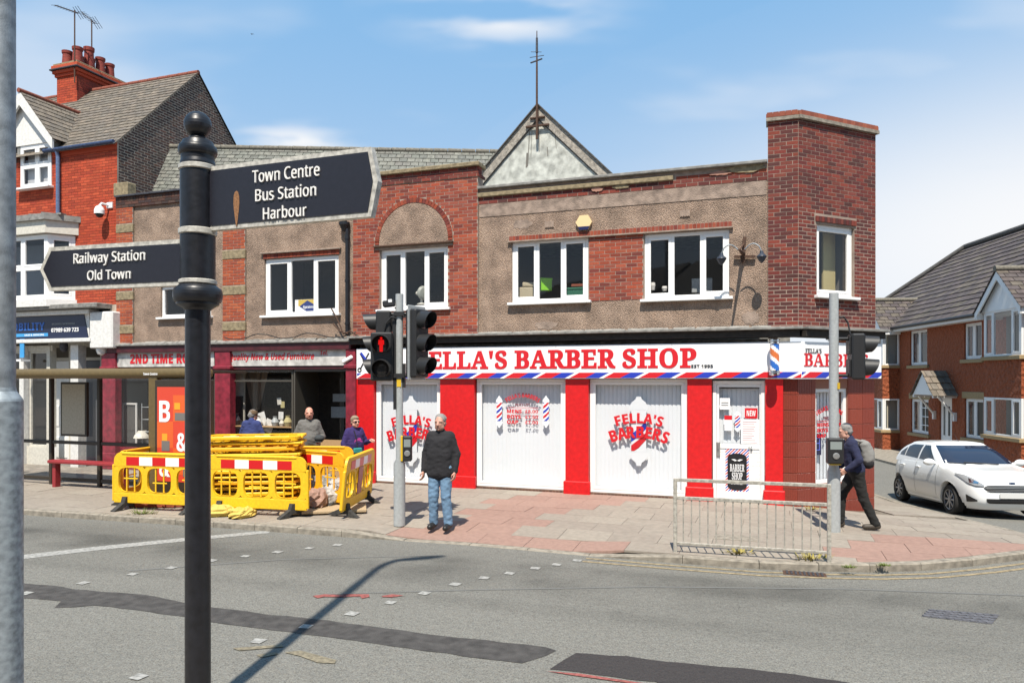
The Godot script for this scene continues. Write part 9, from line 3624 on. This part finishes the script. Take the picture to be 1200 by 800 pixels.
func people() -> void:
	off = Vector3.ZERO
	var cloth := func(key: String, col: Color) -> void: M(key, col, 0.92, {"tex": "soft", "norm": "nfine", "nscale": 0.25, "scale": 3.0})
	cloth.call("cloth_black", Color(0.018, 0.017, 0.020))
	cloth.call("cloth_navy", Color(0.018, 0.022, 0.062))
	cloth.call("cloth_charcoal", Color(0.014, 0.014, 0.013))
	cloth.call("denim", Color(0.16, 0.27, 0.40))
	cloth.call("denim_dark", Color(0.04, 0.05, 0.08))
	cloth.call("cloth_grey", Color(0.155, 0.15, 0.14))
	cloth.call("cloth_purple", Color(0.035, 0.020, 0.115))
	cloth.call("cloth_blue", Color(0.035, 0.05, 0.17))
	cloth.call("hair_grey", Color(0.26, 0.25, 0.24))
	cloth.call("hair_sand", Color(0.28, 0.22, 0.15))
	cloth.call("cap_brown", Color(0.14, 0.09, 0.05))
	M("shoe_black", Color(0.012, 0.012, 0.012), 0.5)
	M("shoe_brown", Color(0.05, 0.04, 0.03), 0.6)
	# standing man by the crossing
	var p := gnd(516, 619)
	person("man in black jacket and light blue jeans standing by the crossing", facing(p, -0.25), {
		"tall": 1.86, "top": "cloth_black", "legs": "denim", "hem": 0.76, "hair": "hair_grey", "skin": Color(0.50, 0.26, 0.19),
		"elbows": [Vector3(0.25, 1.13, -0.03), Vector3(-0.25, 1.13, -0.03)], "wrists": [Vector3(0.25, 0.87, 0.05), Vector3(-0.25, 0.87, 0.05)], "shoe": "shoe_black",
		"ankles": [Vector3(0.13, 0.085, 0.0), Vector3(-0.12, 0.085, -0.03)]})
	# man walking past the corner
	p = gnd(1003, 619)
	var wm := person("man in navy top and black trousers walking past the corner shop", facing(p, deg_to_rad(-103)), {
		"tall": 1.73, "top": "cloth_navy", "legs": "cloth_charcoal", "hem": 0.88, "hair": "hair_grey", "skin": Color(0.50, 0.28, 0.21), "lean": Vector3(0, -0.01, 0.09), "nod": Vector3(0, -0.015, 0.03), "tilt": 0.2,
		"elbows": [Vector3(0.27, 1.14, 0.0), Vector3(-0.26, 1.13, 0.02)], "wrists": [Vector3(0.25, 0.98, 0.19), Vector3(-0.22, 0.97, 0.2)],
		"knees": [Vector3(0.09, 0.50, -0.10), Vector3(-0.09, 0.52, 0.20)], "ankles": [Vector3(0.10, 0.10, -0.28), Vector3(-0.09, 0.085, 0.22)], "heel": [0.0, 0.0], "shoe": "shoe_brown"})
	backpack(wm.transform, 1.73 / 1.75)
	# bald man in a grey sweater before the shop
	p = at(362, HY, 15.75)
	p.y = 0.0
	person("bald man in grey zip sweater standing before the furniture shop", facing(p, 0.30), {
		"tall": 1.83, "top": "cloth_grey", "legs": "cloth_charcoal", "top_name": "sweater", "hem": 0.90, "skin": Color(0.58, 0.28, 0.20), "fat": 1.12, "belly": 0.12, "stubble": 0.35,
		"elbows": [Vector3(0.27, 1.13, -0.02), Vector3(-0.28, 1.13, -0.04)], "wrists": [Vector3(0.20, 1.06, 0.24), Vector3(-0.27, 0.88, 0.06)], "thumbs": [Vector3(0, 1, 0.2), Vector3(0, 0.3, 1)], "curl": 0.9})
	# what he holds
	var hq := facing(p, 0.30) * (Vector3(0.19, 1.09, 0.36) * (1.83 / 1.75))
	var b := MB.new()
	b.ball(Vector3(0, 0.03, 0), Vector3(0.11, 0.075, 0.11), 16, 10)
	b.cbox(Vector3(-0.01, -0.04, 0.02), Vector3(0.14, 0.02, 0.16), 0.006)
	var held := obj("flat_cap", b, M("cap_dark", Color(0.035, 0.04, 0.042), 0.85))
	held.position = hq
	tag(held, "dark grey cap held in the bald man's hand", "cap")
	# woman in purple
	p = at(415.5, HY, 15.3)
	p.y = 0.0
	var wx := facing(p, 0.75)
	person("woman in purple patterned top and sunglasses walking with one hand raised", wx, {
		"tall": 1.66, "top": "cloth_purple", "legs": "denim_dark", "top_name": "top", "hem": 0.88, "hair": "hair_sand", "hair_low": true, "skin": Color(0.58, 0.32, 0.24), "fat": 1.02,
		"elbows": [Vector3(0.27, 1.14, 0.02), Vector3(-0.27, 1.14, -0.02)], "wrists": [Vector3(0.26, 1.20, 0.25), Vector3(-0.26, 0.95, 0.10)], "thumbs": [Vector3(-1, 0.5, 0.2), Vector3(0, 0.3, 1)], "curl": 1.1,
		"ankles": [Vector3(0.1, 0.085, 0.14), Vector3(-0.1, 0.085, -0.16)], "knees": [Vector3(0.1, 0.50, 0.12), Vector3(-0.1, 0.50, 0.0)]})
	var hk := 1.66 / 1.75
	var sg := thing("sunglasses", "dark wraparound sunglasses worn by the woman in purple", "sunglasses", wx * Transform3D(Basis(), Vector3(0, 1.612, 0.02) * hk))
	b = MB.new()
	for e in [-1.0, 1.0]:
		b.ball(Vector3(e * 0.034, 0.0, 0.083), Vector3(0.031, 0.019, 0.013), 12, 6, Basis(Vector3.UP, e * 0.25))
	b.box(Vector3(0, 0.006, 0.094), Vector3(0.03, 0.007, 0.006))
	obj("lenses", b, M("lens_black", Color(0.008, 0.008, 0.009), 0.08), sg)
	b = MB.new()
	for e in [-1.0, 1.0]:
		b.tube(Vector3(e * 0.064, 0.004, 0.075), Vector3(e * 0.078, 0.004, -0.02), 0.004, 0.004, 6)
	obj("arms", b, M("lens_black"), sg)
	# print on her top and the bag at her hip
	b = MB.new()
	for q in [[-0.05, 1.19, 0.5], [0.03, 1.23, -0.4], [0.06, 1.16, 0.2], [-0.01, 1.13, 0.9]]:
		b.prism(PackedVector2Array([Vector2(-0.05, 0), Vector2(0.0, -0.035), Vector2(0.06, 0.01), Vector2(0.01, 0.04)]), 0.0, 0.004, Transform3D(Basis(Vector3(0, 0, 1), q[2]), Vector3(q[0], q[1], 0.132) * hk))
	var bag := thing("waist_bag", "teal waist bag and pink print worn by the woman in purple", "bag", wx)
	bag.set_meta("label", "small teal pouch at the waist of the woman in purple")
	var ptc := obj("pink_print", b, M("print_pink", Color(0.45, 0.05, 0.26), 0.8), bag)
	b = MB.new()
	b.cbox(Vector3(-0.02, 0.99, 0.155) * hk, Vector3(0.2, 0.11, 0.07), 0.02)
	obj("pouch", b, M("teal", Color(0.02, 0.22, 0.20), 0.7), bag)
	b = MB.new()
	b.path([Vector3(-0.07, 1.42, 0.09) * hk, Vector3(-0.05, 1.3, 0.125) * hk, Vector3(-0.03, 1.15, 0.14) * hk, Vector3(-0.02, 1.04, 0.15) * hk], 0.012, 6)
	obj("strap", b, M("cloth_black"), bag)
	# man in a blue jacket looking in at the window
	p = at(294, HY, 16.5)
	p.y = 0.0
	var bx := facing(p, deg_to_rad(168))
	person("man in blue jacket and brown cap facing the furniture shop window", bx, {
		"tall": 1.76, "top": "cloth_blue", "legs": "cloth_charcoal", "hem": 0.85, "hair": "hair_grey", "skin": Color(0.52, 0.28, 0.2), "fat": 1.12, "lean": Vector3(0, 0, 0.03), "nod": Vector3(0, -0.03, 0.03), "tilt": 0.35, "look": -0.4,
		"elbows": [Vector3(0.28, 1.12, 0.04), Vector3(-0.28, 1.12, 0.04)], "wrists": [Vector3(0.2, 0.98, 0.22), Vector3(-0.2, 0.98, 0.22)]})
	var cap := MB.new()
	cap.lathe(Vector3.ZERO, [Vector2(0.098, -0.01), Vector2(0.102, 0.02), Vector2(0.095, 0.06), Vector2(0.065, 0.088), Vector2(0, 0.095)], 18)
	cap.cbox(Vector3(0, 0.0, 0.12), Vector3(0.13, 0.012, 0.09), 0.004)
	var co := obj("flat_cap", cap, M("cap_brown"))
	co.transform = bx * Transform3D(Basis(Vector3.UP, -0.4) * Basis(Vector3(1, 0, 0), 0.35), Vector3(0, 1.625, 0.075))
	tag(co, "brown cap on the head of the man in blue", "cap")

func backpack(x: Transform3D, k: float) -> void:
	var o := thing("backpack", "light grey backpack with black base on the walking man", "backpack", x * Transform3D(Basis(Vector3(1, 0, 0), 0.10), Vector3(0, 1.02, -0.125) * k))
	var g := MB.new()
	net([[Vector3(-0.07, 0.12, -0.05), Vector3(-0.07, 0.34, -0.03), 0.095, 0.085, 0.05], [Vector3(0.07, 0.12, -0.05), Vector3(0.07, 0.34, -0.03), 0.095, 0.085, 0.05], [Vector3(0, 0.2, -0.12), Vector3(0.11, 0.13, 0.05), 0.05]], 0.014, g, null, 0.008, 4)
	obj("bag", g, M("cloth_pack", Color(0.27, 0.265, 0.25), 0.9, {"tex": "grain", "scale": 4.0}), o)
	g = MB.new()
	net([[Vector3(-0.07, 0.05, -0.055), Vector3(0.07, 0.05, -0.055), 0.09, 0.09, 0.04]], 0.014, g)
	obj("base_panel", g, M("cloth_black"), o)
	for sx in [-1.0, 1.0]:
		g = MB.new()
		g.path([Vector3(0.1 * sx, 0.40, 0.0), Vector3(0.11 * sx, 0.44, 0.12), Vector3(0.115 * sx, 0.36, 0.235), Vector3(0.125 * sx, 0.22, 0.235), Vector3(0.14 * sx, 0.08, 0.12)], 0.02, 8)
		obj("strap", g, M("cloth_pack"), o)


# small things on the walls and in the windows
func small_things() -> void:
	off = Vector3.ZERO
	# alarm box
	var q := F(685, 261)
	var al := thing("alarm_box", "cream and navy hexagonal alarm box above the upper windows", "alarm", front(q.x, q.y, 0.0))
	var b := MB.new()
	var hx := PackedVector2Array()
	for k in 6:
		hx.append(Vector2(cos(TAU * k / 6.0) * 0.175, sin(TAU * k / 6.0) * 0.17))
	b.prism(hx, 0.0, 0.07)
	obj("cover", b, M("alarm_cream", Color(0.74, 0.56, 0.30), 0.4), al)
	b = MB.new()
	b.prism(PackedVector2Array([Vector2(-0.13, -0.09), Vector2(0.13, -0.09), Vector2(0.09, -0.16), Vector2(-0.09, -0.16)]), 0.07, 0.075)
	obj("navy_band", b, M("ink_navy"), al)
	# iron bracket with two drooping lamps
	q = F(872, 300)
	var wl := thing("wall_lamp", "rusty iron wall bracket carrying two small hooded lamps on pebbledash", "lamp", front(q.x, q.y, 0.0))
	b = MB.new()
	b.box(Vector3(0, 0.12, 0.03), Vector3(0.065, 0.5, 0.06), Basis(Vector3(0, 0, 1), -0.06))
	b.tube(Vector3(-0.01, 0.05, 0.03), Vector3(-0.06, 0.0, 0.78), 0.045, 0.02, 8)
	b.tube(Vector3(0.0, 0.24, 0.03), Vector3(-0.05, 0.03, 0.6), 0.016, 0.016, 8)
	b.box(Vector3(0.02, -0.02, 0.06), Vector3(0.4, 0.05, 0.05), Basis(Vector3(0, 0, 1), -0.05))
	obj("bracket", b, M("rust"), wl)
	for s in [-1.0, 1.0]:
		b = MB.new()
		var pts := []
		for k in 9:
			var t := k / 8.0
			pts.append(Vector3(-0.03 + s * (0.06 + 0.30 * t), 0.06 + 0.10 * sin(t * PI) * (1.0 if t < 0.9 else 0.8) - (0.0 if t < 0.9 else 0.05), 0.42 + 0.03 * t))
		pts.append(Vector3(-0.03 + s * 0.365, -0.0, 0.45))
		b.path(pts, 0.012, 8)
		obj("arm", b, M("galv"), wl)
		b = MB.new()
		b.lathe(Vector3(-0.03 + s * 0.365, -0.2, 0.45), [Vector2(0.0, -0.03), Vector2(0.05, 0.02), Vector2(0.095, 0.10), Vector2(0.09, 0.115), Vector2(0.04, 0.16), Vector2(0.03, 0.21), Vector2(0, 0.215)], 16)
		obj("hood", b, M("lamp_blue", Color(0.03, 0.04, 0.06), 0.4), wl)
	# air bricks
	for e in [[644, 263, "pale air brick in the pebbledash near the alarm box"], [803, 250, "air brick in the pebbledash above the wall lamp's window"]]:
		q = F(e[0], e[1])
		b = MB.new()
		b.box(Vector3.ZERO, Vector3(0.2, 0.13, 0.02))
		for k in 4:
			b.box(Vector3(-0.07 + 0.047 * k, 0, 0.012), Vector3(0.02, 0.1, 0.01))
		var v := obj("air_brick", b, M("render_smooth"))
		v.transform = front(q.x, q.y, 0.012)
		tag(v, e[2], "vent")
	# things behind the upper windows
	var put := func(called: String, label: String, cat: String, px: float, py: float, z: float, size: Vector3, m: Material, yaw := 0.2) -> void:
		var w := F(px, py, z)
		var s := MB.new()
		s.cbox(Vector3(0, size.y * 0.5, 0), size, 0.012)
		if called == "storage_box":
			s.cbox(Vector3(0, size.y - 0.02, 0), size * Vector3(1.08, 0, 1.08) + Vector3(0, 0.045, 0), 0.01)
		var it := obj(called, s, m)
		it.transform = front(w.x, w.y, z) * Transform3D(Basis(Vector3.UP, yaw), Vector3.ZERO)
		tag(it, label, cat)
	put.call("storage_box", "bright lime green storage box behind the upper window", "box", 639, 341, -0.55, Vector3(0.26, 0.28, 0.2), M("lime", Color(0.24, 0.62, 0.02), 0.4), 0.6)
	put.call("storage_box", "dark green crate behind the upper window's right light", "box", 675, 347.5, -0.5, Vector3(0.42, 0.18, 0.3), M("crate_green", Color(0.02, 0.13, 0.08), 0.5), 0.1)
	put.call("cardboard_box", "cream cardboard box behind the upper window's left light", "box", 616, 350, -0.5, Vector3(0.36, 0.24, 0.3), M("card_cream", Color(0.42, 0.37, 0.26), 0.8), 0.2)
	put.call("folded_paper", "cream packet lying on the cardboard box in the window", "packet", 619, 336, -0.5, Vector3(0.26, 0.09, 0.2), M("card_cream"), 0.35)
	put.call("folded_cloth", "reddish folded cloth lying on the green crate", "cloth", 678, 336.5, -0.52, Vector3(0.3, 0.06, 0.2), M("cloth_rust", Color(0.22, 0.06, 0.035), 0.9), 0.15)
	put.call("radiator_panel", "grey ribbed panel behind the upper window by the wall lamp", "panel", 823, 343, -0.6, Vector3(0.42, 0.3, 0.06), M("grey_paint"), 0.1)
	for e in [[765, 339, "small white cup behind the upper window", 0.16], [779, 340, "low white ornament behind the upper window", 0.1]]:
		var w := F(e[0], e[1] + 1, -0.4)
		b = MB.new()
		b.lathe(Vector3.ZERO, [Vector2(0, 0), Vector2(0.045, 0), Vector2(0.06, e[3] * 0.6), Vector2(0.05, e[3]), Vector2(0.02, e[3] * 0.98), Vector2(0, e[3] * 0.5)], 12)
		var it := obj("ornament", b, M("white_paint"))
		it.transform = front(w.x, w.y, -0.4)
		tag(it, e[2], "ornament")
	# sills inside for these to stand on
	# desk fan in the arched window
	var fz := -0.32
	q = F(494, 357, fz)
	var fan := thing("desk_fan", "white desk fan standing inside the arched window", "fan", front(q.x, q.y, fz))
	b = MB.new()
	b.lathe(Vector3.ZERO, [Vector2(0.0, 0), Vector2(0.11, 0), Vector2(0.11, 0.02), Vector2(0.03, 0.05), Vector2(0.02, 0.24), Vector2(0, 0.24)], 16)
	b.cbox(Vector3(-0.07, 0.27, 0), Vector3(0.16, 0.09, 0.09), 0.03)
	obj("stand", b, M("fan_white", Color(0.55, 0.54, 0.48), 0.5), fan)
	b = MB.new()
	var fb := Basis(Vector3.UP, 1.0)
	b.lathe(Vector3(0.05, 0.27, 0.0), [Vector2(0.02, -0.05), Vector2(0.12, -0.045), Vector2(0.165, -0.015), Vector2(0.17, 0.0), Vector2(0.165, 0.015), Vector2(0.12, 0.05), Vector2(0.02, 0.06)], 24, fb * Basis(Vector3(1, 0, 0), PI / 2))
	obj("cage", b, M("fan_cage", Color(0.36, 0.38, 0.34), 0.5, {"tex": "grain", "scale": 8.0}), fan)
	# loose cables and a dead branch above the furniture shop
	b = MB.new()
	var cpts := []
	for k in 20:
		var e := F(262 + k * 8.2, 395 - 0.0 + 3.0 * sin(k * 0.9) - k * 0.15, 0.12)
		cpts.append(Vector3(e.x, e.y, 0.12 + 0.05 * sin(k * 1.7)))
	b.path(cpts, 0.012, 6)
	var ca := obj("loose_cable", b, M("black_plastic"))
	ca.transform = front(0)
	tag(ca, "black cable sagging along the ledge above the maroon shopfront", "cable")
	b = MB.new()
	for e in [[[388, 361], [397, 378], [402, 391]], [[390, 379], [398, 388], [408, 391]], [[402, 391], [411, 388], [420, 394]]]:
		var pts := []
		for w in e:
			var z := F(w[0], w[1], 0.15)
			pts.append(Vector3(z.x, z.y, 0.15))
		b.path(pts, 0.018, 6)
	var br := obj("dead_branch", b, M("rust"))
	br.transform = front(0)
	tag(br, "bare dead plant stem growing from the ledge by the downpipe", "plant")
	# junction box and cable by the console
	q = F(137, 386, 0.05)
	b = MB.new()
	b.cbox(Vector3.ZERO, Vector3(0.1, 0.34, 0.08), 0.01)
	var jb := obj("junction_box", b, M("grey_paint"))
	jb.transform = front(q.x, q.y, 0.10)
	tag(jb, "small grey electrical box on the brick pier beside the white console", "box")
	# white floodlight at the end of the slanted lettering sign
	q = F(408, 421, 0.1)
	b = MB.new()
	b.cbox(Vector3.ZERO, Vector3(0.3, 0.09, 0.1), 0.02, Basis(Vector3(0, 0, 1), 0.45))
	b.tube(Vector3(0.12, 0.06, -0.08), Vector3(0.1, 0.05, 0), 0.02, 0.02, 6)
	var fl := obj("sign_lamp", b, M("upvc"))
	fl.transform = front(q.x, q.y, 0.12)
	tag(fl, "white tube lamp tilted at the end of the slanted lettering sign", "lamp")
	# weeds at the kerb and by the walls
	M("weed", Color(0.10, 0.13, 0.03), 0.8, {"back": Color(0.3, 0.3, 0.1)})
	M("weed_dry", Color(0.30, 0.25, 0.07), 0.85)
	for e in [[867, 648, 0.10, "weed_dry", "dry weed tuft under the middle of the guard rail"], [952, 655, 0.12, "weed_dry", "dry weed tuft at the guard rail's end post"], [995, 665, 0.04, "weed", "small green weed in the kerb joint right of the guard rail"], [1036, 663, 0.04, "weed", "small green weed at the edge of the red paving"], [168, 602, 0.12, "weed", "green weed under the barrier beside the bus shelter"], [952, 597, 0.08, "weed_dry", "dry weed strip at the foot of the tiled corner"]]:
		var g := gnd(e[0], e[1])
		var wd := MB.new()
		for k in 60:
			var a := rng.randf() * TAU
			var r: float = rng.randf() * e[2] * 1.4
			var base := Vector3(cos(a) * r * 1.6, 0, sin(a) * r * 0.7)
			var tip: Vector3 = base + Vector3(cos(a) * e[2] * 0.8, rng.randf_range(0.2, 1.0) * e[2], sin(a) * e[2] * 0.8)
			var sd := Vector3(-sin(a), 0, cos(a)) * 0.011
			wd.tri(base - sd, base + sd, tip)
		var w := obj("weed", wd, M(e[3]))
		w.position = g + Vector3(0, 0.0, 0)
		tag(w, e[4], "weed")
	# a gull far up
	b = MB.new()
	for s in [-1.0, 1.0]:
		b.quad(Vector3(0, 0, -0.07), Vector3(0, 0, 0.07), Vector3(s * 0.3, 0.10, 0.05), Vector3(s * 0.3, 0.10, -0.04))
		b.quad(Vector3(s * 0.3, 0.10, -0.04), Vector3(s * 0.3, 0.10, 0.05), Vector3(s * 0.62, 0.03, -0.04), Vector3(s * 0.62, 0.03, -0.06))
	b.ball(Vector3(0, 0, 0), Vector3(0.06, 0.05, 0.2), 10, 6)
	b.ball(Vector3(0, 0.02, 0.2), Vector3(0.04, 0.04, 0.06), 8, 6)
	var gu := obj("bird", b, M("bird_dark", Color(0.05, 0.05, 0.055), 0.8))
	gu.transform = Transform3D(Basis(Vector3.UP, 1.2) * Basis(Vector3(0, 0, 1), 0.3), at(295, 40, 120))
	tag(gu, "dark bird flying high beside the chimney", "bird")
